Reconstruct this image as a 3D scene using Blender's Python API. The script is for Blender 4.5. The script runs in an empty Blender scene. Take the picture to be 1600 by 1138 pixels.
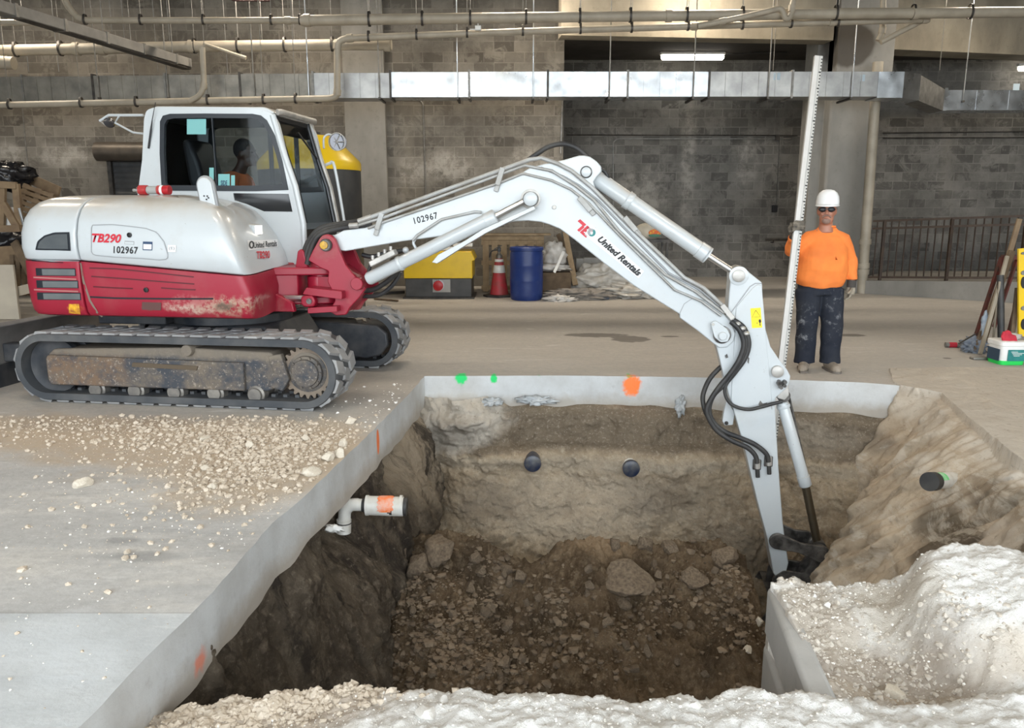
import bpy, bmesh, math, random
from mathutils import Vector, Matrix, noise as MN
from mathutils.bvhtree import BVHTree
from mathutils.geometry import tessellate_polygon
S=bpy.context.scene; COL=S.collection
# ---------------- camera, daylight, exposure ----------------
F=1230.;CX=800.;CY=569.;H=1.62;PT=math.atan(244/1230.)
cp,sp=math.cos(PT),math.sin(PT)
cam=bpy.data.cameras.new('camera'); cam.sensor_width=36; cam.lens=36*F/1600; cam.clip_start=.05; cam.clip_end=200
camo=bpy.data.objects.new('camera',cam); COL.objects.link(camo); camo.location=(0,0,H); camo.rotation_euler=(math.pi/2-PT,0,0); S.camera=camo
w=bpy.data.worlds.new('daylight'); S.world=w; w.use_nodes=True
bg=w.node_tree.nodes['Background']; bg.inputs[0].default_value=(.88,.95,1,1); bg.inputs[1].default_value=6.7
# portal at the open side of the building, behind the photographer
pl=bpy.data.lights.new('opening_portal','AREA'); pl.shape='RECTANGLE'; pl.size=32; pl.size_y=9.6; pl.cycles.is_portal=True
po=bpy.data.objects.new('opening_portal',pl); COL.objects.link(po); po.location=(0,-4.9,1.2); po.rotation_euler=(math.pi/2,0,0)
S.view_settings.view_transform='Standard'; S.view_settings.look='None'; S.view_settings.gamma=1; S.view_settings.use_curve_mapping=False
S.view_settings.exposure=0.0
S.cycles.use_denoising=True
S.cycles.max_bounces=6; S.cycles.diffuse_bounces=4; S.cycles.glossy_bounces=3; S.cycles.transparent_max_bounces=8
S.cycles.sample_clamp_indirect=6
# warm hall lamps in the back row; the front rows are added fill light
LAMPS_AND_FILL=[(-9,14.6),(-4.2,14.6),(.2,14.6),(3.4,14.6),(8.6,14.6),(-7,8.5),(-1,8.5),(6,8.5),(-3,4.5),(3,4.5)]
for k,(x,y) in enumerate(LAMPS_AND_FILL):
    l=bpy.data.lights.new('ceiling_and_fill_light','AREA');l.shape='RECTANGLE';l.size=1.25;l.size_y=.2;l.energy=95 if y>14 else 52;l.color=(1,.87,.70)
    lo=bpy.data.objects.new('ceiling_and_fill_light',l);COL.objects.link(lo);lo.location=(x,y,5.70)
# ---------------- geometry of the view (used to measure real positions) ----------------
def ray(px,py):
    a=(px-CX)/F;b=-(py-CY)/F
    return Vector((a,cp+b*sp,-sp+b*cp))
def G(px,py,z=0.):
    d=ray(px,py);t=(z-H)/d[2];return Vector((d[0]*t,d[1]*t,z))
def W(px,py,Y):
    d=ray(px,py);t=Y/d[1];return Vector((d[0]*t,Y,H+d[2]*t))
MO=(-2.65,7.42);MA=math.radians(-8);mc,ms=math.cos(MA),math.sin(MA)
def ML(px,py,ly):
    d=ray(px,py);t=(ly+(-ms)*MO[0]+mc*MO[1])/((-ms)*d[0]+mc*d[1])
    X=d[0]*t-MO[0];Y=d[1]*t-MO[1]
    return Vector((mc*X+ms*Y,ly,H+d[2]*t))
def XZ(pts,ly): return [(lambda v:(v.x,v.z))(ML(x,y,ly)) for x,y in pts]
# ---------------- objects ----------------
def tag(o,label=None,cat=None,group=None,kind=None):
    if label:o['label']=label
    if cat:o['category']=cat
    if group:o['group']=group
    if kind:o['kind']=kind
    return o
def empty(name,loc=(0,0,0),rz=0,parent=None):
    o=bpy.data.objects.new(name,None); COL.objects.link(o); o.location=loc; o.rotation_euler=(0,0,rz); o.empty_display_size=.1
    if parent:o.parent=parent
    return o
class MB:
    """collects shapes and links them as one mesh object"""
    def __init__(s): s.v=[];s.f=[]
    def add(s,v,f,M=None):
        n=len(s.v)
        s.v+=[tuple(M@Vector(p)) if M else tuple(p) for p in v]
        s.f+=[tuple(i+n for i in q) for q in f]; return s
    def box(s,a,b,M=None):
        x0,y0,z0=a;x1,y1,z1=b
        return s.add([(x0,y0,z0),(x1,y0,z0),(x1,y1,z0),(x0,y1,z0),(x0,y0,z1),(x1,y0,z1),(x1,y1,z1),(x0,y1,z1)],
          [(0,3,2,1),(4,5,6,7),(0,1,5,4),(1,2,6,5),(2,3,7,6),(3,0,4,7)],M)
    def cbox(s,c,d,M=None):
        return s.box([c[i]-d[i]/2 for i in range(3)],[c[i]+d[i]/2 for i in range(3)],M)
    def bar(s,p,q,w,h,up=(0,0,1)):
        p=Vector(p);q=Vector(q);d=(q-p);L=d.length;d.normalize();u=Vector(up)
        if abs(d.dot(u))>.98:u=Vector((0,1,0))
        r=d.cross(u).normalized();u=r.cross(d)
        M=Matrix((( *[d[i] for i in range(1)],r[0],u[0],p[0]),(d[1],r[1],u[1],p[1]),(d[2],r[2],u[2],p[2]),(0,0,0,1)))
        return s.box((0,-w/2,-h/2),(L,w/2,h/2),M)
    def prism(s,pts,y0,y1,ax='y',M=None):
        """outline in (x,z) pushed along y (or in (x,y) pushed along z)"""
        n=len(pts)
        if ax=='y': v=[(x,y0,z) for x,z in pts]+[(x,y1,z) for x,z in pts]
        elif ax=='z': v=[(x,y,y0) for x,y in pts]+[(x,y,y1) for x,y in pts]
        else: v=[(y0,x,z) for x,z in pts]+[(y1,x,z) for x,z in pts]
        f=[tuple(range(n)),tuple(range(2*n-1,n-1,-1))]+[(i,i+n,(i+1)%n+n,(i+1)%n) for i in range(n)]
        return s.add(v,f,M)
    def ringplate(s,outer,inner,y0,y1,M=None):
        """plate in xz with a hole; outer and inner have the same count"""
        n=len(outer);v=[(x,y,z) for y in(y0,y1) for x,z in outer]+[(x,y,z) for y in(y0,y1) for x,z in inner]
        f=[]
        for i in range(n):
            j=(i+1)%n
            f+=[(i,j,2*n+j,2*n+i),(n+j,n+i,3*n+i,3*n+j),(j,i,n+i,n+j),(2*n+i,2*n+j,3*n+j,3*n+i)]
        return s.add(v,f,M)
    def tube(s,pts,r,n=12,cap=True,flat=1.):
        P=[Vector(p) for p in pts];R=r if isinstance(r,(list,tuple)) else [r]*len(P)
        v=[];f=[];pu=None
        for i,p in enumerate(P):
            d=(P[min(i+1,len(P)-1)]-P[max(i-1,0)]).normalized()
            if pu is None:
                pu=Vector((0,0,1)) if abs(d.z)<.9 else Vector((0,1,0))
            a=d.cross(pu)
            if a.length<1e-4:a=d.cross(Vector((1,0,0)))
            a.normalize();b=a.cross(d).normalized();pu=b
            for k in range(n):
                t=2*math.pi*k/n;v.append(p+(a*math.cos(t)+b*math.sin(t)*flat)*R[i])
        for i in range(len(P)-1):
            for k in range(n):
                q=(k+1)%n;f.append((i*n+k,i*n+q,(i+1)*n+q,(i+1)*n+k))
        if cap: f+=[tuple(range(n-1,-1,-1)),tuple(range((len(P)-1)*n,len(P)*n))]
        return s.add(v,f)
    def lathe(s,prof,n=32,M=None,cap=True):
        """profile of (r,z)"""
        v=[];f=[]
        for r,z in prof:
            for k in range(n):
                t=2*math.pi*k/n;v.append((r*math.cos(t),r*math.sin(t),z))
        for i in range(len(prof)-1):
            for k in range(n):
                q=(k+1)%n;f.append((i*n+k,i*n+q,(i+1)*n+q,(i+1)*n+k))
        if cap: f+=[tuple(range(n-1,-1,-1)),tuple(range((len(prof)-1)*n,len(prof)*n))]
        return s.add(v,f,M)
    def ball(s,c,r,n=16,M=None):
        r=r if isinstance(r,(tuple,list,Vector)) else (r,r,r)
        v=[];f=[];m=n//2
        for i in range(1,m):
            a=math.pi*i/m
            for k in range(n):
                t=2*math.pi*k/n;v.append((c[0]+r[0]*math.sin(a)*math.cos(t),c[1]+r[1]*math.sin(a)*math.sin(t),c[2]+r[2]*math.cos(a)))
        t0=len(v);v+=[(c[0],c[1],c[2]+r[2]),(c[0],c[1],c[2]-r[2])]
        for i in range(m-2):
            for k in range(n):
                q=(k+1)%n;f.append((i*n+k,(i+1)*n+k,(i+1)*n+q,i*n+q))
        for k in range(n):
            q=(k+1)%n;f+=[(t0,k,q),(t0+1,(m-2)*n+q,(m-2)*n+k)]
        return s.add(v,f,M)
    def cyl(s,p,q,r,n=20): return s.tube([p,q],r,n)
    def build(s,name,mat=None,parent=None,smooth=40,bev=0,seg=2,sub=0,solid=0):
        me=bpy.data.meshes.new(name);me.from_pydata(s.v,[],s.f);me.validate()
        bm=bmesh.new();bm.from_mesh(me);bmesh.ops.recalc_face_normals(bm,faces=bm.faces);bm.to_mesh(me);bm.free()
        if smooth and len(me.polygons):
            me.polygons.foreach_set('use_smooth',[True]*len(me.polygons))
            if smooth<180: me.set_sharp_from_angle(angle=math.radians(smooth))
        o=bpy.data.objects.new(name,me);COL.objects.link(o)
        if mat:me.materials.append(mat)
        if parent:o.parent=parent
        if solid:
            m=o.modifiers.new('solid','SOLIDIFY');m.thickness=solid;m.offset=0
        if bev:
            m=o.modifiers.new('bevel','BEVEL');m.width=bev;m.segments=seg;m.limit_method='ANGLE';m.angle_limit=math.radians(35)
        if sub:
            m=o.modifiers.new('sub','SUBSURF');m.levels=sub;m.render_levels=sub
        return o
def copy_tree(o,parent=None):
    c=o.copy();COL.objects.link(c)
    if parent:c.parent=parent
    for ch in list(o.children):copy_tree(ch,c)
    return c
def circ(cx,cz,r,n=24,a0=0,a1=360,rz=None):
    full=abs(a1-a0)>=360
    m=n if full else n-1
    return [(cx+r*math.cos(math.radians(a0+(a1-a0)*i/m)),cz+(rz or r)*math.sin(math.radians(a0+(a1-a0)*i/m))) for i in range(n)]
def spline(pts,n=8):
    P=[Vector(p) for p in pts];out=[]
    for i in range(len(P)-1):
        a=P[max(i-1,0)];b=P[i];c=P[i+1];d=P[min(i+2,len(P)-1)]
        for k in range(n):
            t=k/n;out.append(.5*((2*b)+(c-a)*t+(2*a-5*b+4*c-d)*t*t+(3*b-a-3*c+d)*t**3))
    out.append(P[-1]);return out
def blend(name,mb,mat,parent,voxel=.01,it=4,noise=None):
    """one continuous skin grown over overlapping limbs"""
    me=bpy.data.meshes.new('tmp');me.from_pydata(mb.v,[],mb.f)
    bm=bmesh.new();bm.from_mesh(me);bmesh.ops.recalc_face_normals(bm,faces=bm.faces);bm.to_mesh(me);bm.free()
    o=bpy.data.objects.new('tmp',me);COL.objects.link(o)
    m=o.modifiers.new('r','REMESH');m.mode='VOXEL';m.voxel_size=voxel;m.use_smooth_shade=True
    m=o.modifiers.new('s','SMOOTH');m.factor=.6;m.iterations=it
    dg=bpy.context.evaluated_depsgraph_get();me2=bpy.data.meshes.new_from_object(o.evaluated_get(dg))
    bpy.data.objects.remove(o)
    if noise:
        amp,sc=noise
        for v in me2.vertices:
            v.co+=v.normal*amp*MN.noise(v.co*sc)
    me2.name=name;me2.materials.clear();me2.materials.append(mat)
    me2.polygons.foreach_set('use_smooth',[True]*len(me2.polygons))
    r=bpy.data.objects.new(name,me2);COL.objects.link(r)
    if parent:r.parent=parent
    return r
# ---------------- materials ----------------
class N:
    def __init__(s,name):
        s.m=bpy.data.materials.new(name);s.m.use_nodes=True;s.t=s.m.node_tree
        s.b=s.t.nodes['Principled BSDF'];s.out=s.t.nodes['Material Output']
        tc=s.n('ShaderNodeTexCoord');s.P=tc.outputs['Object']
    def n(s,t,**k):
        x=s.t.nodes.new(t)
        for a,b in k.items():setattr(x,a,b)
        return x
    def set(s,i,v):
        if isinstance(v,bpy.types.NodeSocket):s.t.links.new(v,i)
        elif v is not None:
            i.default_value=v if not (isinstance(v,tuple) and len(v)==3 and i.type=='RGBA') else (*v,1)
    def noise(s,scale,detail=4,rough=.55,vec=None,dist=0,out='Fac'):
        x=s.n('ShaderNodeTexNoise');s.set(x.inputs['Vector'],vec or s.P);x.inputs['Scale'].default_value=scale;x.inputs['Detail'].default_value=detail
        x.inputs['Roughness'].default_value=rough;x.inputs['Distortion'].default_value=dist;return x.outputs[out]
    def mapr(s,v,a,b,c=0.,d=1.,smooth=False):
        x=s.n('ShaderNodeMapRange');x.interpolation_type='SMOOTHSTEP' if smooth else 'LINEAR'
        s.set(x.inputs[0],v)
        for i,q in zip((1,2,3,4),(a,b,c,d)):x.inputs[i].default_value=q
        return x.outputs[0]
    def mix(s,f,a,b,mode='MIX'):
        x=s.n('ShaderNodeMix',data_type='RGBA',blend_type=mode);s.set(x.inputs[0],f);s.set(x.inputs[6],a);s.set(x.inputs[7],b);return x.outputs[2]
    def math(s,op,a,b=None):
        x=s.n('ShaderNodeMath',operation=op);s.set(x.inputs[0],a)
        if b is not None:s.set(x.inputs[1],b)
        return x.outputs[0]
    def scale(s,v,vec=None):
        x=s.n('ShaderNodeMapping');s.set(x.inputs[0],vec or s.P);x.inputs[3].default_value=v;return x.outputs[0]
    def spot(s,c,r,soft=.35,wob=.5,wscale=6.):
        """a blot of its own shape: 1 inside, 0 outside"""
        nz=s.n('ShaderNodeTexNoise');s.set(nz.inputs['Vector'],s.P);nz.inputs['Scale'].default_value=wscale;nz.inputs['Detail'].default_value=3
        m=s.n('ShaderNodeVectorMath',operation='SUBTRACT');s.set(m.inputs[0],nz.outputs['Color']);m.inputs[1].default_value=(.5,.5,.5)
        m2=s.n('ShaderNodeVectorMath',operation='MULTIPLY');s.set(m2.inputs[0],m.outputs[0]);m2.inputs[1].default_value=tuple(wob*2*q for q in r)
        a=s.n('ShaderNodeVectorMath',operation='ADD');s.set(a.inputs[0],s.P);s.set(a.inputs[1],m2.outputs[0])
        b=s.n('ShaderNodeVectorMath',operation='SUBTRACT');s.set(b.inputs[0],a.outputs[0]);b.inputs[1].default_value=tuple(c)
        d=s.n('ShaderNodeVectorMath',operation='DIVIDE');s.set(d.inputs[0],b.outputs[0]);d.inputs[1].default_value=tuple(r)
        l=s.n('ShaderNodeVectorMath',operation='LENGTH');s.set(l.inputs[0],d.outputs[0])
        return s.mapr(l.outputs['Value'],1.-soft,1.+soft,1.,0.,True)
    def bump(s,h,strength=.3,dist=.02,prev=None):
        x=s.n('ShaderNodeBump');x.inputs['Strength'].default_value=strength;x.inputs['Distance'].default_value=dist;s.set(x.inputs['Height'],h)
        if prev is not None:s.set(x.inputs['Normal'],prev)
        return x.outputs[0]
    def fin(s,col=None,rough=None,metal=None,normal=None,spec=None,coat=None):
        s.set(s.b.inputs['Base Color'],col);s.set(s.b.inputs['Roughness'],rough);s.set(s.b.inputs['Metallic'],metal)
        if normal is not None:s.set(s.b.inputs['Normal'],normal)
        if spec is not None:s.b.inputs['Specular IOR Level'].default_value=spec
        if coat is not None:s.b.inputs['Coat Weight'].default_value=coat
        return s.m
def plain(name,c,rough=.5,metal=0,c2=None,scale=6,bump=0,lo=.35,hi=.65,spec=None,bs=None,detail=5,coat=None):
    m=N(name);col=c
    if c2 is not None: col=m.mix(m.mapr(m.noise(scale,detail),lo,hi),c,c2)
    nr=m.bump(m.noise(bs or scale*4,4),bump,.01) if bump else None
    return m.fin(col,rough,metal,nr,spec,coat)
def painted(name,c,dirt,amt=.35,rough=.35,scale=3,chips=None,chipamt=.62):
    """paint with grime in patches and small chips"""
    m=N(name);f=m.mapr(m.noise(scale,6,.65),.62-amt*.35,.85-amt*.1)
    col=m.mix(f,c,dirt);r=m.mapr(f,0,1,rough,.75)
    if chips is not None:
        col=m.mix(m.mapr(m.noise(14,5,.7),chipamt,chipamt+.02),col,chips)
    return m.fin(col,r,0,m.bump(m.noise(30,3),.04,.005))
# ---------------- setting materials ----------------
def m_floor():
    m=N('floor_concrete')
    st=m.noise(1.0,6,.6,m.scale((.35,1.6,1)));fine=m.noise(9,5,.6)
    col=m.mix(m.mapr(st,.35,.68),(.40,.40,.395),(.60,.595,.58))
    col=m.mix(m.mapr(m.noise(1.3,8,.7,m.scale((.5,2.2,1)),.5),.50,.66,0,.75),col,(.66,.635,.59))
    col=m.mix(m.mapr(m.noise(1.9,8,.7,m.scale((.4,2.6,1)),.3),.56,.72,0,.6),col,(.27,.275,.285))
    far=m.mapr(m.noise(.6,7,.7,m.scale((.5,1.3,1))),.35,.7)
    tan=m.mix(far,(.41,.375,.33),(.50,.46,.41))
    sx=m.n('ShaderNodeSeparateXYZ');m.set(sx.inputs[0],m.P)
    wob=m.math('MULTIPLY',m.noise(.8,3),1.6)
    yy=m.math('ADD',sx.outputs[1],wob)
    col=m.mix(m.mapr(yy,5.6,7.6,0,1,True),col,tan)
    col=m.mix(m.mapr(fine,.35,.75,0,.35),col,(.34,.33,.32))
    col=m.mix(m.mapr(m.noise(2.4,8,.75,m.scale((.5,1.6,1))),.56,.72,0,.45),col,(.27,.245,.215))
    col=m.mix(m.mapr(m.noise(60,2,.5),.66,.72,0,.4),col,(.72,.69,.64))
    col=m.mix(m.mapr(m.noise(3.1,9,.8,m.scale((.35,1.5,1)),.6),.58,.66,0,.5),col,(.74,.73,.70))
    col=m.mix(m.mapr(m.noise(18,6,.75),.35,.65,0,.22),col,(.22,.215,.21))
    # dusty brown patch where spoil was dropped beside the track
    for c,r in (((-2.2,5.35,0),(1.5,.62,.5)),((-1.55,4.85,0),(.62,.7,.5)),((-3.6,5.7,0),(1.2,.4,.4))):
        col=m.mix(m.math('MULTIPLY',m.spot(c,r,.35,.55,3.5),m.mapr(m.noise(14,6,.7),.3,.6,.6,1)),col,(.46,.375,.28))
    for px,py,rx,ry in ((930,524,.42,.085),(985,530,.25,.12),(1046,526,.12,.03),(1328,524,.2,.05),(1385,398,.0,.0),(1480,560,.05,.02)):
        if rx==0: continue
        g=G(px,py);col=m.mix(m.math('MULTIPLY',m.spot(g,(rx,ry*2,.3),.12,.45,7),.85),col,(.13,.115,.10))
    for px,py,rx,ry in ((230,870,.16,.03),(190,845,.1,.02),(60,1000,.2,.1),(120,1040,.15,.08)):
        g=G(px,py);col=m.mix(m.math('MULTIPLY',m.spot(g,(rx,ry*2,.3),.4,.6,4),.45),col,(.2,.2,.2) if py<900 else (.7,.72,.74))
    gj=G(200,958).y;col=m.mix(m.mapr(sx.outputs[1],gj-.01,gj+.0,.40,0),col,(.60,.66,.70));jl=m.math('ABSOLUTE',m.math('SUBTRACT',sx.outputs[1],gj));col=m.mix(m.mapr(jl,.002,.006,.35,0),col,(.2,.2,.2))
    # cut face of the slab: cleaner, paler, with soil stuck low down
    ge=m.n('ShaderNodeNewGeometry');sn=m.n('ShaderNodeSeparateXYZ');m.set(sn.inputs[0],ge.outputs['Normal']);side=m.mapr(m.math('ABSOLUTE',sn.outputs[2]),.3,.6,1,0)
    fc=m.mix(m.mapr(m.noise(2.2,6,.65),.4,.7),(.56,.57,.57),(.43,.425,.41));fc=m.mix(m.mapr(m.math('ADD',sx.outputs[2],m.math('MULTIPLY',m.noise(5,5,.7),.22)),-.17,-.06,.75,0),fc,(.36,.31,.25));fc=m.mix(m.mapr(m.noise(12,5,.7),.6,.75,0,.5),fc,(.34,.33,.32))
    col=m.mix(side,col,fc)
    # green and orange sprayed survey marks on the edge
    for px,py,r,c in ((720,592,.06,(.02,.62,.16)),(771,594,.035,(.02,.6,.15)),(844,583,.035,(.05,.45,.12)),(985,587,.03,(.05,.45,.12)),(988,604,.085,(.95,.22,.05))):
        g=W(px,py,7.5);col=m.mix(m.spot((g.x,g.y,g.z),(r,.2,r*1.25),.25,.45,28),col,c)
    g=G(590,665);col=m.mix(m.spot((g.x,g.y,-.13),(.3,.045,.10),.1,.12,10),col,(.85,.2,.06))
    col=m.mix(m.math('MULTIPLY',m.spot((-1.33,2.98,-.235),(.2,.05,.045),.5,.7,22),.8),col,(.75,.22,.13))
    b=m.bump(m.noise(26,6,.65),.25,.012);b=m.bump(st,.2,.02,b)
    return m.fin(col,m.mapr(st,.3,.7,.62,.85),0,b)
def m_block(name,c1,c2,cm,warm=None,bsz=(.406,.203)):
    m=N(name)
    sx=m.n('ShaderNodeSeparateXYZ');m.set(sx.inputs[0],m.P);cb=m.n('ShaderNodeCombineXYZ')
    m.set(cb.inputs[0],m.math('ADD',sx.outputs[0],sx.outputs[1]));m.set(cb.inputs[1],sx.outputs[2])
    b=m.n('ShaderNodeTexBrick');m.set(b.inputs[0],cb.outputs[0]);b.inputs['Scale'].default_value=1
    b.inputs['Brick Width'].default_value=bsz[0];b.inputs['Row Height'].default_value=bsz[1];b.inputs['Mortar Size'].default_value=.011
    b.inputs['Mortar Smooth'].default_value=.35;b.inputs['Bias'].default_value=0
    m.set(b.inputs['Color1'],c1);m.set(b.inputs['Color2'],c2);m.set(b.inputs['Mortar'],cm)
    blot=m.noise(1.1,6,.65);smear=m.noise(2.6,8,.75,None,.8)
    b2=m.n('ShaderNodeTexWhiteNoise',noise_dimensions='2D');fl=m.n('ShaderNodeVectorMath',operation='FLOOR');dv=m.n('ShaderNodeVectorMath',operation='DIVIDE');m.set(dv.inputs[0],cb.outputs[0]);dv.inputs[1].default_value=(bsz[0],bsz[1],1);m.set(fl.inputs[0],dv.outputs[0]);m.set(b2.inputs[0],fl.outputs[0])
    bc=m.mix(m.mapr(b2.outputs[0],.72,.95,0,.45),b.outputs['Color'],(c1[0]*.45,c1[1]*.45,c1[2]*.45))
    col=m.mix(m.mapr(smear,.49,.57,0,.85),bc,(cm[0]*.9,cm[1]*.9,cm[2]*.9))           # mortar smeared over the blocks
    col=m.mix(m.mapr(blot,.38,.68,0,.62),col,(c1[0]*.62,c1[1]*.62,c1[2]*.62))
    col=m.mix(m.mapr(m.noise(.8,4,.6,m.scale((1,1,.22))),.58,.78,0,.55),col,(cm[0]*1.12,cm[1]*1.08,cm[2]))
    col=m.mix(m.mapr(m.noise(7,5,.7),.55,.8,0,.5),col,(c1[0]*.5,c1[1]*.5,c1[2]*.5))
    for px,py,r in ((700,262,(.55,.5,.30)),(830,258,(.5,.5,.35)),(640,270,(.3,.5,.25)),(100,245,(.5,.5,.22)),(20,240,(.25,.5,.2)),(1165,250,(.25,3,.5)),(1075,250,(.18,3,1.3)),(1000,300,(.6,3,.5))):
        g=W(px,py,16.6 if px<880 else 18.9);col=m.mix(m.math('MULTIPLY',m.spot(g,r,.5,.7,2.6),m.mapr(m.noise(4,7,.75),.42,.58,.1,.75)),col,(.40,.375,.335))
    nb=m.bump(m.mapr(b.outputs['Fac'],0,1,1,0),.35,.01);nb=m.bump(m.noise(22,5,.7),.3,.01,nb)
    return m.fin(col,.9,0,nb,.2)
def m_soil(name,cols,scale=3,bs=1.0,strata=None):
    m=N(name);a,b,c=cols
    col=m.mix(m.mapr(m.noise(scale,7,.65),.36,.62),a,b)
    col=m.mix(m.mapr(m.noise(scale*4.3,6,.7),.5,.68,0,.8),col,c)
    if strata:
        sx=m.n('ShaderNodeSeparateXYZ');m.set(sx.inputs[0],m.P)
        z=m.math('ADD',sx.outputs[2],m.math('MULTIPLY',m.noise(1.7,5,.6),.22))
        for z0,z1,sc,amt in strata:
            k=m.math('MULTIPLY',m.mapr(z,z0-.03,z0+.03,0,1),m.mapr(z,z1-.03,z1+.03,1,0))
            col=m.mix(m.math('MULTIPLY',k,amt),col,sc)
    m.colr=col
    nb=m.bump(m.noise(scale*3,8,.7),.7*bs,.05);nb=m.bump(m.noise(scale*16,6,.7),.5*bs,.012,nb)
    m.nb=nb
    return m
M={}
M['floor']=m_floor()
M['block']=m_block('block_wall',(.12,.108,.092),(.235,.215,.185),(.25,.23,.198))
M['block2']=m_block('block_wall_far',(.12,.115,.105),(.24,.23,.21),(.27,.255,.235))
def m_conc(name,c,c2,spots=()):
    m=N(name);col=m.mix(m.mapr(m.noise(1.4,6,.6,m.scale((1,1,.5))),.36,.68),c,c2)
    col=m.mix(m.mapr(m.noise(8,6,.7),.55,.8,0,.4),col,(c[0]*.5,c[1]*.5,c[2]*.5))
    for cc,r,k in spots: col=m.mix(m.math('MULTIPLY',m.spot(cc,r,.12,.3,2.2),.85),col,k)
    return m.fin(col,.85,0,m.bump(m.noise(14,6,.65),.25,.01),.25)
M['conc']=m_conc('cast_concrete',(.21,.20,.18),(.29,.275,.25))
M['conc_shade']=m_conc('unlit_shade_concrete',(.05,.045,.04),(.075,.068,.06))  # near-black so the recess looks unlit: shade put into the colour
g=W(1322,75,15.75)
M['column']=m_conc('column_concrete',(.22,.215,.20),(.285,.275,.255),[((g.x,g.y,g.z+.05),(.5,.5,.42),(.07,.06,.05))])
M['beam']=m_conc('beam_concrete',(.22,.195,.155),(.36,.32,.25))
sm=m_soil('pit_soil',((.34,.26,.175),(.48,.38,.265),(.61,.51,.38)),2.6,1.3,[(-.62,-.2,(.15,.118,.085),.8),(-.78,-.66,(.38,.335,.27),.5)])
c=sm.colr
for cc,r in (((-.55,7.4,-.32),(.5,.7,.40)),((-.3,7.4,-.12),(.5,.5,.1))): c=sm.mix(sm.math('MULTIPLY',sm.spot(cc,r,.2,.4,5),.85),c,(.56,.51,.44))
for cc,r in (((.6,7.2,-1.25),(.9,.6,.35)),((2.6,7.2,-.55),(.7,.5,.16))): c=sm.mix(sm.math('MULTIPLY',sm.spot(cc,r,.4,.6,5),.45),c,(.50,.44,.36))
c=sm.mix(sm.mapr(sm.noise(38,4,.7),.54,.68,0,.35),c,(.66,.58,.47));c=sm.mix(sm.mapr(sm.noise(27,5,.75),.57,.68,0,.6),c,(.17,.135,.10))
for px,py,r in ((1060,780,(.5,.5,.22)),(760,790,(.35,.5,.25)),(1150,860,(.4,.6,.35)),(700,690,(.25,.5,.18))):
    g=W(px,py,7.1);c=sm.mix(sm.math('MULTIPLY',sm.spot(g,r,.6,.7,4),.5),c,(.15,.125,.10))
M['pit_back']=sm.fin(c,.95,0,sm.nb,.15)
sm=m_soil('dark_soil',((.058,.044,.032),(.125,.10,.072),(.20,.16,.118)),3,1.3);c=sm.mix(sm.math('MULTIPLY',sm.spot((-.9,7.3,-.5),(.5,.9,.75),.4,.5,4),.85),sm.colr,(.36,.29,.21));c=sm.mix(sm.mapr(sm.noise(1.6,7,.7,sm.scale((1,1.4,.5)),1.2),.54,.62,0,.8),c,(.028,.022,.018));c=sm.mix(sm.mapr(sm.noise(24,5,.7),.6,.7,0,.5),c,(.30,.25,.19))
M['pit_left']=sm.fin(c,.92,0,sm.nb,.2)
sm=m_soil('loose_dirt',((.11,.074,.044),(.215,.152,.095),(.32,.24,.155)),3.4,1.6)
c=sm.mix(sm.math('MULTIPLY',sm.spot((.72,6.2,-1.12),(.3,.25,.14),.35,.6,8),.7),sm.colr,(.45,.32,.2))
c=sm.mix(sm.mapr(sm.noise(1.5,6,.7),.50,.62,0,.55),c,(.055,.042,.03));c=sm.mix(sm.mapr(sm.noise(34,4,.7),.58,.7,0,.5),c,(.40,.32,.23))
M['dirt']=sm.fin(c,.95,0,sm.nb,.15)
sm=m_soil('white_sand',((.70,.685,.655),(.80,.79,.765),(.60,.57,.52)),4,.8)
c=sm.mix(sm.mapr(sm.noise(30,6,.75),.56,.66,0,.5),sm.colr,(.42,.38,.32))
for cc,r,k in (((-.95,2.55,-.2),(.55,.3,.4),(.42,.34,.26)),((1.42,2.72,-.1),(.36,.20,.4),(.33,.27,.21)),((1.30,3.05,-.08),(.16,.3,.3),(.46,.40,.33)),((1.62,3.1,0),(.16,.22,.3),(.5,.45,.38)),((2.1,2.62,0),(.4,.12,.3),(.55,.48,.40)),((.3,2.62,-.3),(1.2,.1,.3),(.5,.42,.33))):
    c=sm.mix(sm.math('MULTIPLY',sm.spot(cc,r,.4,.7,6),.85),c,k)
M['sand']=sm.fin(c,.95,0,sm.nb,.15)
M['ground']=plain('outside_ground',(.42,.39,.34),.95,0,(.5,.46,.4))
M['rock']=plain('limestone',(.62,.54,.43),.92,0,(.74,.68,.58),9,.5)
M['rock_dirt']=plain('dirty_rock',(.13,.096,.066),.95,0,(.25,.19,.13),7,.7)
M['rock_white']=plain('white_limestone',(.85,.83,.79),.92,0,(.7,.66,.6),9,.5)
M['gravel']=plain('tan_gravel',(.46,.38,.29),.95,0,(.64,.56,.46),16,.3)
# ---------------- floor slab with the cut-out ----------------
def jag(pts,step=.06,amp=.008,seed=0):
    out=[]
    for a,b in zip(pts[:-1],pts[1:]):
        a=Vector(a);b=Vector(b);n=max(1,int((b-a).length/step));nr=Vector((-(b-a).y,(b-a).x)).normalized()
        for i in range(n):
            p=a.lerp(b,i/n);out.append(p+nr*(amp*2*MN.noise(Vector((p.x*7,p.y*7,seed)))))
    out.append(Vector(pts[-1]));return out
g2=lambda x,y:tuple(G(x,y).xy)
LE=[(-1.36,.9),(-1.36,1.6),g2(125,1138),g2(172,1085),g2(228,1028),g2(333,925),g2(425,818),g2(469,782),g2(500,752),g2(578,677),g2(640,615),g2(663,588)]
BE=[g2(663,588),g2(880,587),g2(1100,590),g2(1242,594),g2(1349,598),g2(1412,603)]
RE=[g2(1412,603),(3.85,6.8),(3.62,6.0),(3.38,5.0),(3.3,4.2),(3.3,.9)]
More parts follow.
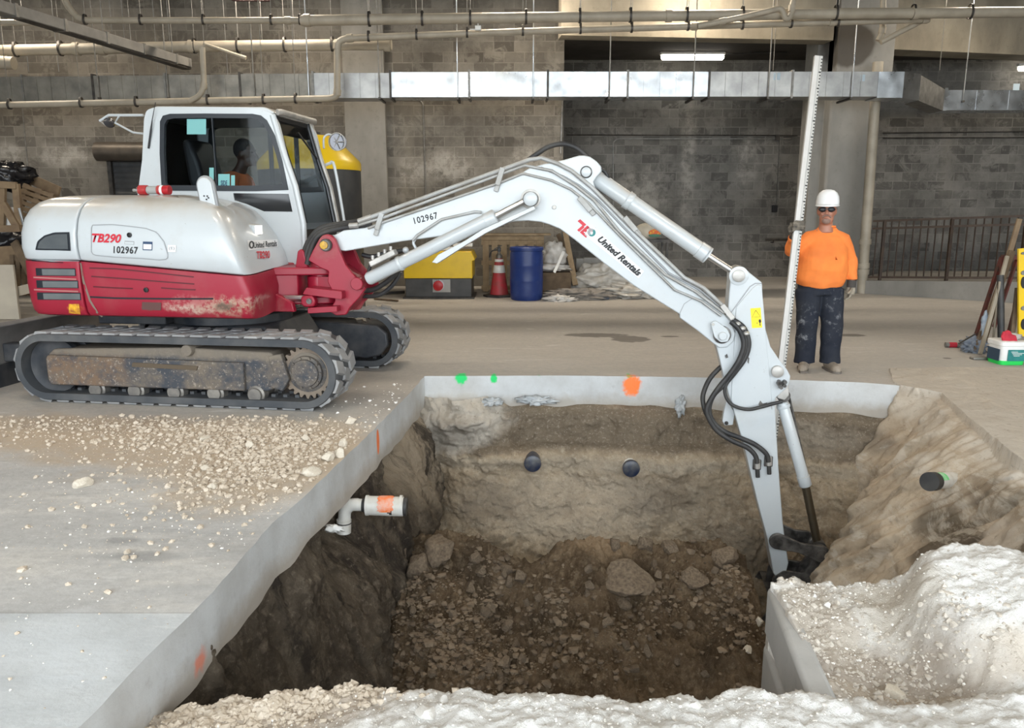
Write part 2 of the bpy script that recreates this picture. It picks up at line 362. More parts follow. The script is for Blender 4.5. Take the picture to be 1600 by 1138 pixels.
hole=jag(LE,.05,.004)[:-1]+jag(BE,.07,.005,3)[:-1]+jag(RE,.3,.03,5)
TH=.31
outer=[(-13,-5),(15,-5),(15,19),(-13,19)]
polys=[[Vector((x,y,0)) for x,y in outer],[Vector((p[0],p[1],0)) for p in hole]]
tri=tessellate_polygon(polys);mb=MB();allp=polys[0]+polys[1]
mb.add([tuple(p) for p in allp],tri)
nb=len(mb.v);n=len(hole)
# edge faces, rows with roughness low down
rows=[0,-.012,-.1,-.2,-TH+.03,-TH]
for j,z in enumerate(rows):
    for i,p in enumerate(hole):
        q=.006*MN.noise(Vector((p[0]*5,p[1]*5,z*9)))
        zz=z+(.05*MN.noise(Vector((p[0]*3,p[1]*3,8))) if j>=4 else 0)
        mb.v.append((p[0]+q*(j>1),p[1]+q*(j>1),zz))
for j in range(len(rows)-1):
    for i in range(n-1): mb.f.append((nb+j*n+i,nb+j*n+i+1,nb+(j+1)*n+i+1,nb+(j+1)*n+i))
k=len(mb.v)
mb.add([(x*1.0,y,-TH) for x,y in [(-13,-5),(-1.9,-5),(-1.9,9),(-13,19)]],[(0,1,2,3)])
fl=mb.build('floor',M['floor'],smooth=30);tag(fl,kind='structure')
o=MB().box((-30,-40,-1.6),(30,-5.02,-.35)).build('outside_ground',M['ground']);tag(o,kind='structure')
# soil face helper
def sheet(name,fn,nu,nv,mat,kind='structure'):
    mb=MB()
    for j in range(nv+1):
        for i in range(nu+1): mb.v.append(tuple(fn(i/nu,j/nv)))
    for j in range(nv):
        for i in range(nu):
            a=j*(nu+1)+i;mb.f.append((a,a+1,a+nu+2,a+nu+1))
    o=mb.build(name,mat,smooth=180)
    if kind:tag(o,kind=kind)
    return o
def fbm(v,o=4,r=.5):
    s=0;a=1;v=Vector(v)
    for _ in range(o): s+=a*MN.noise(v);v=v*2.03;a*=r
    return s
def lerp1(x,xs,ys):
    if x<=xs[0]:return ys[0]
    for a,b,c,d in zip(xs[:-1],xs[1:],ys[:-1],ys[1:]):
        if x<=b:return c+(d-c)*(x-a)/(b-a)
    return ys[-1]
bx=[p[0] for p in BE];by=[p[1] for p in BE]
def back(u,v):
    x=-1.35+u*5.9;z=-.2-v*2.5
    y0=lerp1(x,bx,by)
    off=lerp1(-z,[.2,.32,.4,.66,.70,.80,.95,1.3,1.8,2.7],[.16,.12,0,-.04,-.14,-.22,-.26,-.33,-.5,-1.0])
    off+=.10*fbm((x*1.3,z*1.6,3),4)+.035*fbm((x*7,z*7,1),4,.6)+.012*fbm((x*26,z*26,2),3,.7)
    # soft spoil spilled over the corner on the left
    off-=(.26+.16*fbm((x*4,z*4,7),4))*math.exp(-(((x+.50+.35*(z+.4))/.46)**2+((z+.40)/.36)**2))
    off-=.14*math.exp(-(((x+.55)/.3)**2+((z+.10)/.2)**2));off+=.22*math.exp(-(((x+.75)/.16)**2+((z+1.15)/.35)**2))
    return (x+.04*fbm((x*3,z*3,9)),y0+off,z)
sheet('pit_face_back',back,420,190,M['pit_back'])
ly_=[p[1] for p in LE];lx_=[p[0] for p in LE]
def left(u,v):
    y=1.9+u*5.9;z=-.22-v*2.5
    x0=lerp1(y,ly_,lx_)
    off=lerp1(-z,[.2,.34,.5,1,1.8,2.7],[-.14,-.08,.0,.10,.26,.55])
    off+=.13*fbm((y*1.5,z*.7,5),4)+.06*fbm((y*5,z*2.5,6),4,.6)+.014*fbm((y*22,z*22,2),3,.7)
    off-=.36*math.exp(-(((y-6.45)/.34)**2+((z+.55)/.2)**2))      # hollow under the slab
    off-=.42*math.exp(-(((y-5.3)/.42)**2+((z+.62)/.30)**2))
    return (x0+off,y+.03*fbm((y*3,z*3,9)),z)
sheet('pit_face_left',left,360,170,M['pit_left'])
ry=[p[1] for p in RE][::-1];rx=[p[0] for p in RE][::-1]
def right(u,v):
    y=2.9+u*5.0
    x0=lerp1(y,ry,rx)+ (0 if y<7.25 else (y-7.25)*.4)
    prof=[(-2.2,.035),(-.7,.03),(-.35,.015),(-.12,-.015),(.05,-.06),(.22,-.20),(.5,-.5),(.8,-.85),(1.0,-1.25),(1.15,-1.8),(1.35,-2.7)]
    sc_=lerp1(y,[4.5,5.5,6.4,7.3],[1.15,1.1,.72,.45])
    t=v*(len(prof)-1);i=min(int(t),len(prof)-2);f=t-i
    d=prof[i][0]*(1-f)+prof[i+1][0]*f;d=d*(sc_ if d>0 else 1);z=prof[i][1]*(1-f)+prof[i+1][1]*f
    k=min(1,max(0,(d+.5)))
    slump=.20*math.sin(y*2.1+.6)*k+ .2*fbm((y*.9,z*.7,8),3)*k
    d+=slump+k*(.15*fbm((y*1.8,z*1.1+y*.8,11),4)+.11*abs(fbm((y*4+z*3,z*2,4),3))+.012*fbm((y*20,z*20,3),3,.7))
    z+=.02*fbm((x0*2+d*3,y*2,2),4)
    z+=.16*math.exp(-((y-4.3)/.8)**2)*math.exp(-((d-.35)/.35)**2)
    z-=.35*math.exp(-((y-4.0)/.55)**2)*math.exp(-((d-.75)/.3)**2)
    if d<.04: z=max(min(z,.02),.010+.006*fbm((x0*3+d*3,y*3,2),3))
    return (x0-d,y,z)
BK=sheet('pit_face_right',right,300,220,None)
TR=BVHTree.FromPolygons([v.co.copy() for v in BK.data.vertices],[tuple(p.vertices) for p in BK.data.polygons])
def see(T_,px,py):
    h=T_.ray_cast(Vector((0,0,H)),ray(px,py).normalized());return h[0]
sm=m_soil('bank_sand',((.39,.31,.225),(.52,.43,.325),(.30,.23,.165)),1.3,.6);c=sm.colr
for px,py,r,k,a,so in ((1500,860,(.30,.45,.22),(.075,.058,.042),.85,.4),(1590,900,(.3,.5,.25),(.085,.065,.045),.85,.4),(1470,820,(.14,.3,.12),(.10,.08,.055),.6,.5),(1450,650,(.5,.6,.12),(.55,.49,.41),.7,.5),(1560,700,(.35,.5,.14),(.58,.52,.44),.8,.5),(1590,740,(.12,.2,.08),(.66,.61,.54),.8,.3),(1560,840,(.22,.3,.14),(.52,.45,.37),.85,.25),(1440,725,(.16,.3,.07),(.56,.50,.42),.7,.25),(1540,770,(.10,.3,.12),(.16,.13,.10),.6,.6),(1590,790,(.12,.3,.1),(.20,.17,.13),.6,.6),(1370,690,(.12,.3,.1),(.20,.16,.12),.6,.5),(1330,850,(.2,.3,.3),(.30,.235,.165),.6,.5)):  # darkest blots paint the shade inside the bank's hollow into the colour
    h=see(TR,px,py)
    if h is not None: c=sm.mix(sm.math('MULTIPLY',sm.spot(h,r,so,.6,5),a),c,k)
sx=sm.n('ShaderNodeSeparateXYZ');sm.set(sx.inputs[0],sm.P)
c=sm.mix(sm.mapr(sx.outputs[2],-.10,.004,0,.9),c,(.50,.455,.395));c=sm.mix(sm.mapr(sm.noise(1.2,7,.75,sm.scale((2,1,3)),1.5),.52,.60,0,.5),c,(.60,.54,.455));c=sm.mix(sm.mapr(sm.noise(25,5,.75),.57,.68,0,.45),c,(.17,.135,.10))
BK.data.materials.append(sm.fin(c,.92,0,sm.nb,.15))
def pfl(u,v):
    x=-1.5+u*6;y=2.2+v*5.6
    return (x,y,-2.3+.12*fbm((x*1.5,y*1.5,1),4)+.02*fbm((x*15,y*15,1),3))
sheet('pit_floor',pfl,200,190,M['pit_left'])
# loose dirt pile
rxs=[G(px,850,-1.15).x for px in (560,600,640,700,745,790,830,870,930,1000,1040,1120,1180,1205)]
rz_=[W(700,py,6.15).z for py in (960,890,852,830,838,872,884,852,845,858,850,852,885,950)]
def pile_h(x,y):
    r=lerp1(x,rxs,rz_)
    if x>rxs[-1]: r-=(x-rxs[-1])*1.6
    if x<rxs[0]: r-=(rxs[0]-x)*1.3
    dy=6.15-y
    h=r-(.42*dy+.10*max(0,dy-.6)**2 if dy>0 else .75*-dy)
    h+=.15*fbm((x*2.1,y*2.1,4),4)*min(1,abs(dy)*2+.25)+.085*(.4-abs(fbm((x*4.5,y*4.5,7),4,.55)))+.024*fbm((x*20,y*20,5),4,.75)
    h+=.03*max(0,fbm((x*9,y*9,1),2)-.1)
    return h
def pile(u,v):
    x=-1.15+u*3.1;y=3.0+v*4.2
    return (x,y,max(pile_h(x,y),-2.5))
o=sheet('dirt_pile',pile,330,420,M['dirt'],None);tag(o,'large heap of loose brown excavated dirt filling the bottom of the pit','dirt pile')
# white sand / crushed limestone in the foreground
def rimy(x):
    return lerp1(x,[-1.4,-.6,-.3,.2,.8,1.13,1.17,1.25,1.75,1.85,2.2,2.6,3.6],[2.68,2.68,2.52,2.46,2.47,2.46,3.33,3.34,3.30,3.22,3.2,3.16,3.2])+.035*fbm((x*4,0,3),4,.7)
def sand_h(x,y):
    h=lerp1(x,[-1.4,-1.1,-.7,-.3,.2,1.,1.2,3.5],[-.27,-.22,-.15,-.07,-.04,-.05,-.05,-.02])
    h+= .10*max(0,(2.45-y))*(1 if x>-.7 else .2)
    if x>1.1:
        s=min(1,max(0,(y-2.42)/.12))
        dep=-.14*s*math.exp(-((x-1.5)/.45)**2)*math.exp(-((y-2.72)/.3)**2)
        m_=1/(1+math.exp(-(x-1.72-.10*math.sin(y*6))/.028))
        mound=m_*(.19+.05*math.sin(y*2.0+x))*min(1,max(0,(y-2.50-.12*(x-1.8))/.25))
        h+=dep+mound
    h+=.035*fbm((x*2.3,y*2.3,5),4)+.020*fbm((x*9,y*9,6),4,.6)+.007*fbm((x*34,y*34,2),3,.7)
    return h
def sand(u,v):
    x=-1.46+u*6.0;y=.7+v*3.05
    r=rimy(x);h=sand_h(x,min(y,r))
    if y>r:
        e=y-r; side=.05*fbm((x*8,y*20,h),3)
        h-= min(1.6, e*16); y=r+min(e,.1)*.8+side*.4+ e*.12
    return (x,y,h)
o=sheet('sand_heap',sand,520,300,M['sand'],None);tag(o,'white crushed limestone and sand heaped along the near edge of the pit','sand heap')
# concrete footing showing on the left face of the near right spur
mb=MB();pts=[(1.035,2.40),(1.165,3.33),(1.35,3.36),(1.9,3.2),(1.9,2.3)]
mb.prism(pts,-2.3,-.36,'z').prism([(1.035,2.40),(1.165,3.33),(1.25,3.33),(1.14,2.40)],-.31,-.075,'z');o=mb.build('concrete_footing',m_conc('footing_concrete',(.34,.335,.32),(.46,.45,.43)),bev=.02);tag(o,'grey concrete footing with a smooth vertical side under the white sand spur','footing')
# ---------------- walls, ceiling ----------------
def wall(name,a,b,mat): 
    o=MB().box(a,b).build(name,mat);return tag(o,kind='structure')
XW=W(879,300,16.6).x
wall('wall_left_back',(-13.3,16.6,-.3),(XW,16.9,6.3),M['block'])
wall('wall_back_return',(XW-.3,16.9,-.3),(XW,18.9,6.3),M['block'])
wall('wall_back',(XW-.3,18.9,-.3),(15.3,19.2,6.3),M['block2'])
wall('wall_left',(-13.3,-5,-.3),(-13,16.6,6.3),M['block'])
wall('wall_right',(15,-5,-.3),(15.3,18.9,6.3),M['block'])
wall('ceiling',(-13.3,-4.2,6.0),(15.3,18.9,6.3),M['conc'])
wall('ceiling_recess',(XW-.3,16.9,4.92),(6.6,18.9,5.2),M['conc_shade'])
wall('ceiling_recess_right',(6.6,18.35,4.92),(15,18.9,5.2),M['conc_shade'])
wall('wall_front',(-13.3,-5.3,-.3),(-11,-5,6.3),M['conc']);wall('wall_front_right',(12.5,-5.3,-.3),(15.3,-5,6.3),M['conc'])
# smooth cast concrete pier in the left wall
a=W(544,300,16.5);b=W(606,300,16.5);o=wall('trim_pier',(a.x,16.45,0),(b.x,16.6,5.9),M['conc'])
# cast beams above the recess
def beam(name,p,q,zb,th=.45):
    a=G(*p,zb);b=G(*q,zb);d=(b-a).normalized();n=Vector((-d.y,d.x,0))*th
    pts=[(a.x,a.y),(b.x,b.y),(b.x+n.x,b.y+n.y),(a.x+n.x,a.y+n.y)]
    o=MB().prism(pts,zb,5.99,'z').build(name,M['beam']);return tag(o,kind='structure')
beam('trim_beam_left',(877,55),(1302,63),4.70,.4)
beam('trim_beam_right',(1372,76),(1700,90),4.70,.6)
wall('trim_slab_soffit',(XW,15.95,4.85),(6.4,17.4,5.9),M['conc_shade'])
# column
a=W(1291,300,15.75);b=W(1363,300,15.75)
o=MB().prism([(a.x,15.75),(b.x,15.75),(b.x,16.7),(a.x-.25,16.7),(a.x-.25,16.05),(a.x-.04,16.05),(a.x-.04,15.79)],0,5.98,'z').box((a.x-.04,15.6,4.05),(b.x+.12,16.6,5.98)).build('trim_column',M['column'],bev=.015);tag(o,kind='structure')
# low kerb wall of the ramp behind the railing
RA=Vector((W(1352,464,15.1).x,15.1));RB=Vector((W(1620,480,13.4).x,13.4))
d=(RB-RA).normalized();nn=Vector((-d.y,d.x))
def rp(t,off=0):
    p=RA.lerp(RB,t)+nn*off;return p
E1=RA-d*.3;E2=RB+d*3
mb=MB();zz1,zz2=.24,.52
mb.add([(E1.x,E1.y,-.05),(E2.x,E2.y,-.05),(E2.x+nn.x*3,E2.y+nn.y*3,-.05),(E1.x+nn.x*3,E1.y+nn.y*3,-.05),(E1.x,E1.y,zz1),(E2.x,E2.y,zz2),(E2.x+nn.x*3,E2.y+nn.y*3,zz2),(E1.x+nn.x*3,E1.y+nn.y*3,zz1)],[(0,3,2,1),(4,5,6,7),(0,1,5,4),(1,2,6,5),(2,3,7,6),(3,0,4,7)])
o=mb.build('ramp',M['conc']);tag(o,kind='structure')
# ---------------- services under the ceiling ----------------
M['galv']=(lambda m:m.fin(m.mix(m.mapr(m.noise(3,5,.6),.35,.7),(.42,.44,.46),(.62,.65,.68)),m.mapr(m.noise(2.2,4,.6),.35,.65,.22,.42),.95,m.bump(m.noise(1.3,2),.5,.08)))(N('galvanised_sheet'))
M['galv_dull']=plain('galvanised_dull',(.17,.165,.155),.5,.6,(.28,.27,.25),8);M['galv_half_refl']=plain('galvanised_half_reflection',(.30,.30,.30),.45,.85,(.45,.45,.44),3)  # the half-tone copy paints a weaker daylight reflection on some duct sections
M['galv_dim_refl']=plain('galvanised_dim_reflection',(.20,.19,.17),.5,.75,(.33,.31,.27),3)  # darker copy painting the missing daylight reflection on the left duct sections
M['pvc_tan']=plain('dusty_beige_pvc',(.33,.29,.225),.5,0,(.42,.37,.295),3)
M['pvc_white']=plain('white_pvc',(.72,.71,.67),.35,0,(.6,.57,.5),9,lo=.5,hi=.75)
M['rubber']=plain('black_rubber',(.018,.018,.02),.55,0,(.05,.048,.045),5)
M['steel_dark']=plain('dark_steel',(.045,.042,.04),.5,.5,(.09,.08,.07),8)
M['wood']=plain('pallet_wood',(.27,.19,.11),.85,0,(.38,.28,.17),7)
M['wood_dark']=plain('weathered_wood',(.10,.07,.045),.9,0,(.17,.12,.075),6)
M['yellow']=plain('yellow_paint',(.82,.55,.015),.32,0,(.70,.45,.02),4,lo=.5,hi=.8)
M['charcoal']=plain('charcoal_paint',(.045,.047,.05),.5,0,(.075,.075,.075),4)
M['white_plastic']=plain('white_plastic',(.80,.80,.78),.4,0,(.68,.67,.63),6,lo=.5,hi=.8)
M['black']=plain('black_plastic',(.012,.012,.014),.4)
M['red']=painted('red_paint',(.40,.012,.02),(.30,.16,.12),.30,.35,3,(.55,.40,.30),.76)
M['film']=plain('clear_wrap_over_bags',(.46,.42,.36),.22,0,(.62,.60,.56),5,.8,bs=14)
M['blue']=plain('blue_barrel_plastic',(.012,.035,.17),.38,0,(.03,.06,.21),7,lo=.5,hi=.8)
E_=N('lit_tube');E_.set(E_.b.inputs['Emission Color'],(1,.93,.80));E_.b.inputs['Emission Strength'].default_value=14;M['tube']=E_.fin((.9,.9,.85),.4)
HI=5.99
# unseen fittings: hall lamps along the back, added fill lamps further forward
for k,(x,y) in enumerate(LAMPS_AND_FILL):
    r=empty('ceiling_or_fill_fitting',(x,y,5.8));tag(r,'unseen warm ceiling fitting, hall lamp in the back row, added fill in front rows','light','ceiling lights of the hall')
    MB().box((-.66,-.14,-.02),(.66,.14,.19)).build('housing',M['white_plastic'],r,bev=.01)
    MB().box((-.62,-.1,-.05),(.62,.1,-.02)).build('diffuser',M['tube'],r)
# lit batten fitting in the recess
p=W(1033,89,17.9);q=W(1131,92,17.9)
r=empty('batten_light',((p.x+q.x)/2,17.9,p.z));tag(r,'glowing fluorescent batten light hung under the dark soffit above the duct','light')
hl=(q.x-p.x)/2
MB().tube([(-hl,0,0),(-hl+.03,0,0),(hl-.03,0,0),(hl,0,0)],[.03,.065,.065,.03],14).build('diffuser',M['tube'],r)
MB().box((-hl-.02,-.06,.04),(hl+.02,.06,.10)).build('housing',M['white_plastic'],r,bev=.01)
MB().tube([(hl+.02,0,.07),(hl+.45,-.0,.07),(hl+.70,-.0,4.90-p.z),(hl+1.35,0,4.90-p.z)],.012,6).build('cable',M['rubber'],r)
for sx in(-.5,.5): MB().cyl((sx,0,.1),(sx,0,4.92-p.z),.01,6).build('bracket',M['steel_dark'],r)
l=bpy.data.lights.new('batten_light_glow','AREA');l.shape='RECTANGLE';l.size=1.3;l.size_y=.1;l.energy=14;l.color=(1,.85,.62)
lo=bpy.data.objects.new('batten_light_glow',l);COL.objects.link(lo);lo.location=(r.location.x,17.9,r.location.z+.13);lo.rotation_euler=(math.pi,0,0)
p=W(1600,107,18.4);r=empty('batten_light',(p.x+.55,18.4,p.z));tag(r,'fluorescent batten light at the right edge of the picture under the dark soffit','light')
MB().tube([(-hl,0,0),(-hl+.03,0,0),(hl-.03,0,0),(hl,0,0)],[.03,.06,.06,.03],14).build('diffuser',M['tube'],r)
MB().box((-hl-.02,-.06,.04),(hl+.02,.06,.10)).build('housing',M['white_plastic'],r,bev=.01)
MB().box((-.02,-.02,.1),(.02,.02,4.92-p.z)).build('bracket',M['steel_dark'],r)
# --- galvanised duct, made of sections with dark flanges
DY=14.55
duct=empty('air_duct',(0,DY,3.9));tag(duct,'long rectangular galvanised air duct running across the wall, bright in the middle','duct')
zt=W(800,112,DY).z-3.9;zb=W(800,151,DY).z-3.9
jx=[-300,-180,-60,35,145,258,375,489,610,733,856,981,1108,1238,1372]
X_=[W(j,130,DY).x for j in jx]
for i,(a,b) in enumerate(zip(X_[:-1],X_[1:])):
    mb=MB();n=5;zd=-.085*(1-min(1,max(0,(a+9)/7.5)))
    mb.box((a+.004,0,zb+zd),(b-.004,.5,zt+zd))
    for k in range(1,n):
        xx=a+(b-a)*k/n;mb.box((xx-.010,-.016,zb+zd+.005),(xx+.010,0,zt+zd-.005))
    mb.build('duct_section',M['galv_dim_refl'] if i<7 else (M['galv_half_refl'] if i in(7,12,13) else M['galv']),duct)  # tone per section imitates where daylight reflects in the duct
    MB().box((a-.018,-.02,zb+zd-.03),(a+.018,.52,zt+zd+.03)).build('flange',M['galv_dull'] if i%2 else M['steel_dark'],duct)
# fold and reducer towards the right, then the lower run
a=X_[-1];b=W(1412,130,DY).x;c=W(1436,130,DY+.3).x;d_=W(1482,130,DY+1.1).x
mb=MB();mb.box((a,0,zb-.02),(b,.5,zt)).prism([(b,0),(c,.25),(c,.75),(b,.5)],zb-.03,zt,'z');mb.build('duct_elbow',M['galv'],duct)
mb=MB();y1=1.2
mb.add([(c,.25,zb-.04),(c,.75,zb-.04),(d_,y1+.5,zb-.10),(d_,y1,zb-.10),(c,.25,zt-.02),(c,.75,zt-.02),(d_,y1+.5,zt-.13),(d_,y1,zt-.13)],[(0,1,2,3),(7,6,5,4),(0,3,7,4),(1,5,6,2),(0,4,5,1),(3,2,6,7)])
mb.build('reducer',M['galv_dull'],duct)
e=W(1760,130,DY+1.2).x
MB().box((d_,y1,zb-.10),(d_+.06,y1+.5,zt-.10)).build('flange',M['galv'],duct)
mb=MB();mb.box((d_+.06,y1,zb-.09),(e,y1+.5,zt-.14))
for k in range(1,6): mb.box((d_+k*.62-.006,y1-.006,zb-.08),(d_+k*.62+.006,y1,zt-.15))
mb.build('duct_section',M['galv'],duct)
g=W(1214,118,DY);MB().box((g.x-.06,-.004,zt-.14),(g.x+.06,0,zt-.02)).build('sticker',plain('pale_blue_label',(.45,.55,.62),.5),duct)
g=W(1348,121,DY);MB().box((g.x-.04,-.004,zt-.16),(g.x+.04,0,zt-.05)).build('sticker',bpy.data.materials['pale_blue_label'],duct)
g=W(1588,136,DY+1.2);MB().box((g.x-.06,y1-.004,g.z-3.9-.06),(g.x+.06,y1,g.z-3.9+.06)).build('sticker',bpy.data.materials['pale_blue_label'],duct)
# --- pipes
def pipe(name,label,pts,Y,r,mat,cat='pipe',colls=(),n=14,rnd=True,bands=True):
    P=[W(x,y,Y) if len(q)==0 else W(x,y,q[0]) for x,y,*q in pts]
    out=[P[0]]
    for i in range(1,len(P)-1):           # rounded bends
        a,b,c=P[i-1],P[i],P[i+1];k=min(.16,(a-b).length*.45,(c-b).length*.45)
        if (a-b).normalized().dot((c-b).normalized())>-.995:
            s_=b+(a-b).normalized()*k;e_=b+(c-b).normalized()*k
            for t in(0,.25,.5,.75,1):out.append(s_*(1-t)**2+b*2*t*(1-t)+e_*t*t)
        else: out.append(b)
    out.append(P[-1])
    rt=empty(name,tuple(P[0]));tag(rt,label,cat)
    o=MB().tube([p-P[0] for p in out],r,n).build('pipe_run',mat,rt)
    for x,y,*q in colls:
        p=W(x,y,q[0] if q else Y);j=min(range(len(out)-1),key=lambda i:(out[i]-p).length+(out[i+1]-p).length)
        d=(out[j+1]-out[j]).normalized();c=out[j]+d*max(0,min((out[j+1]-out[j]).length,(p-out[j]).dot(d)))-P[0]
        MB().tube([c-d*.05,c+d*.05],r*1.22,n).build('coupling',mat,rt)
    return rt
T=M['pvc_tan']
pipe('drain_pipe','slim beige pipe bending down from the ceiling at top left and running right',[(96,-30),(101,4),(124,32),(470,32)],14.0,.052,T,colls=[(124,32),(450,32)])
pipe('drain_pipe','thickest beige drain pipe, running straight across the top right of the wall',[(470,32),(820,27.5),(1240,22),(1720,18)],14.0,.085,T,colls=[(480,32),(1045,25),(1430,20)])
pipe('drain_pipe','short slim beige pipe at the far left top, beyond the sloping tray',[(-300,37),(62,35)],14.3,.052,T)
pipe('drain_pipe','thick beige pipe that runs left from an open end above the duct',[(-300,88),(0,79),(300,73),(520,70),(612,70)],14.9,.095,T,colls=[(120,77),(160,76),(280,74),(605,70)])
pipe('drain_pipe','beige pipe rising through two bends from below the duct to the ceiling',[(-300,171),(0,164.5),(300,158),(516,154),(527,150),(527,66),(540,60),(820,49),(1085,41),(1452,30)],14.2,.056,T,colls=[(527,142),(527,76),(548,60),(1085,41),(1300,34),(1445,30)])
pipe('drain_pipe','short beige drop pipe left of the cab roof, curving into the run below the duct',[(316,74),(319,135),(312,150),(296,158)],14.1,.046,T,colls=[(318,134)])
pipe('drain_pipe','thin beige branch pipe slanting off the thick pipe toward the wall',[(318,68),(382,90)],14.7,.028,T,colls=[(380,90)])
pipe('drain_pipe','beige pipe with a curled trap climbing out of the top of the picture',[(1090,41),(1160,27),(1218,13),(1224,18),(1226,29),(1233,29),(1237,20),(1237,12),(1243,-12)],13.85,.046,T,colls=[(1128,34),(1237,13)])
pipe('drain_pipe','short beige vertical stub with an elbow beside the column top',[(1381,-25),(1379,50),(1372,64)],14.6,.05,T,colls=[(1379,48)])
pipe('drain_pipe','beige diagonal branch pipe below the long run at the column top',[(1376,66),(1440,33)],14.35,.046,T)
pipe('drain_pipe','stubby fat beige pipe end at the left edge under the thick pipe',[(-300,70),(22,99)],14.6,.11,T)
g=G(1345,461);rx_=g.x
pipe('riser_pipe','tall beige standpipe leaning on the right side of the concrete column',[(1372,97,15.2),(1346,459,15.2)],15.2,.092,T,colls=[(1352,378,15.2),(1349,415,15.2),(1349,425,15.2)])
pipe('sprinkler_pipe','thin red pipe crossing the top of the wall at left',[(352,-10),(362,1),(418,1)],14.4,.013,plain('dark_red_pipe',(.045,.004,.005),.6),colls=[(418,2)])
# conduits
C_=M['galv_dull']
pipe('conduit','thin grey conduit dropping down the block wall behind the boom',[(560,155),(656,156),(661,162),(667,372)],16.586,.013,C_,'conduit',n=6)
pipe('conduit','thin grey conduit dropping down the wall at the far left',[(35,168),(46,290)],16.586,.013,C_,'conduit',n=6)
pipe('conduit','pale conduit turning off the double line and dropping behind the arm cylinder',[(958,336),(958,222),(965,217),(1236,217)],18.885,.014,C_,'conduit',n=6)
pipe('conduit','upper black conduit of the pair along the recessed block wall',[(885,211),(1246,212)],18.883,.016,M['steel_dark'],'conduit',n=6)
pipe('conduit','upper black conduit on the wall right of the standpipe',[(1380,208),(1720,204)],18.883,.016,M['steel_dark'],'conduit',n=6)
pipe('conduit','lower black conduit on the wall right of the standpipe',[(1380,216),(1720,214)],18.883,.016,M['steel_dark'],'conduit',n=6)
rt=pipe('conduit','grey conduit dropping to a black switch box left of the worker',[(1219,214),(1214,322)],18.884,.015,C_,'conduit',n=6)
p=W(1214,326,18.7)-rt.location;MB().cbox((p.x,0,p.z),(.12,.09,.16)).build('switch_box',M['black'],rt,bev=.008)
p=W(1219,214,18.7)-rt.location;MB().cbox((p.x,0,p.z),(.1,.08,.12)).build('junction_box',M['steel_dark'],rt)
pipe('conduit','grey conduit down the corner where the left block wall ends',[(879,152),(876,240)],16.577,.022,C_,'conduit',n=6)
# small white junction box over the pipes
p=W(747,44,14.0);o=MB().cbox((p.x,p.y,p.z),(.1,.08,.07)).cyl((p.x-.14,p.y,p.z-.02),(p.x-.04,p.y,p.z-.02),.012,6).cyl((p.x,p.y,p.z+.03),(p.x,p.y,p.z+.1),.01,6).build('junction_box',M['white_plastic'],bev=.006);tag(o,'small white electrical box between the two ceiling pipes','junction box')
# --- hangers (threaded rod and clevis ring)
def hanger(px,py,Y,r,label,group,th=.006,mat=None):
    p=W(px,py,Y);rt=empty('pipe_hanger',tuple(p));tag(rt,label,'hanger',group)
    MB().cyl((0,0,r+.03),(0,0,HI-p.z),th,6).build('threaded_rod',mat or M['galv_dull'],rt)
    v=[];a=MB();R=r+.008;n=20
    vs=[];fs=[]
    for k in range(n):
        t=2*math.pi*k/n
        for x_ in(-.018,.018):
            for q in(R,R+.008):vs.append((x_,q*math.cos(t)*.98,q*math.sin(t)*1.06+ (.03 if math.sin(t)>.7 else 0)))
    for k in range(n):
        b=4*k;c=4*((k+1)%n)
        fs+=[(b,c,c+1,b+1),(b+2,b+3,c+3,c+2),(b+1,c+1,c+3,b+3),(b,b+2,c+2,c)]
    a.add(vs,fs).build('clevis',M['steel_dark'],rt,smooth=60)
for x in (133,220,318,424,469): hanger(x,32,14.0,.052,'dark clevis hanger on the slim beige pipe, top left','hangers of the slim upper pipe')
for x,y in ((577,31),(660,30),(735,29),(822,27.5),(906,26),(985,25),(1073,24),(1160,23),(1306,21),(1427,20),(1516,19.5)): hanger(x,y,14.0,.085,'dark clevis hanger gripping the thickest beige pipe across the top','hangers of the thickest pipe')
for x,y in ((25,78.5),(95,77),(304,73),(372,72),(445,71),(519,70)): hanger(x,y,14.9,.095,'dark clevis hanger on the thick beige pipe above the left duct','hangers of the left thick pipe')
for x,y in ((15,164),(127,161.5),(213,160),(325,157),(412,156),(462,155)): hanger(x,y,14.2,.056,'clevis hanger on the beige pipe below the left duct','hangers of the pipe below the duct')
for x,y in ((576,58),(651,55),(730,52),(817,49),(907,46),(987,44),(1075,41),(1160,39),(1236,36.5),(1309,34)): hanger(x,y,14.2,.056,'pale clevis hanger on the lower of the two long ceiling pipes','hangers of the lower long pipe')
# duct support straps: rods either side of the duct down to a small bar
for x in (155,263,398,483,593,715,833,952,1083,1200,1330,1505):
    Yd=DY-.04 if x<1450 else DY+1.16
    p=W(x,152 if x<1450 else 157,Yd);rt=empty('duct_support',tuple(p));tag(rt,'thin vertical rod and strap carrying the galvanised duct','hanger','duct support rods')
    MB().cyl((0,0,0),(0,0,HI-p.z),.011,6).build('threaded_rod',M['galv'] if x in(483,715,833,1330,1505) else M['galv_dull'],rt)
    MB().box((-.02,-.02,-.035),(.02,.60,0)).build('strap',M['steel_dark'],rt)
# extra thin wires that hang beside them
for x,y in ((10,110),(45,112),(92,112),(175,50),(195,66),(247,112),(268,100),(356,118),(372,60),(410,70),(460,68),(597,112),(1208,110),(1108,38),(1468,110)):
    p=W(x,y,14.95);o=MB().cyl((p.x,p.y,p.z),(p.x,p.y,HI),.006,5).build('hanging_rod',M['galv_dull']);tag(o,'thin bare threaded rod hanging from the ceiling','rod','bare threaded rods')
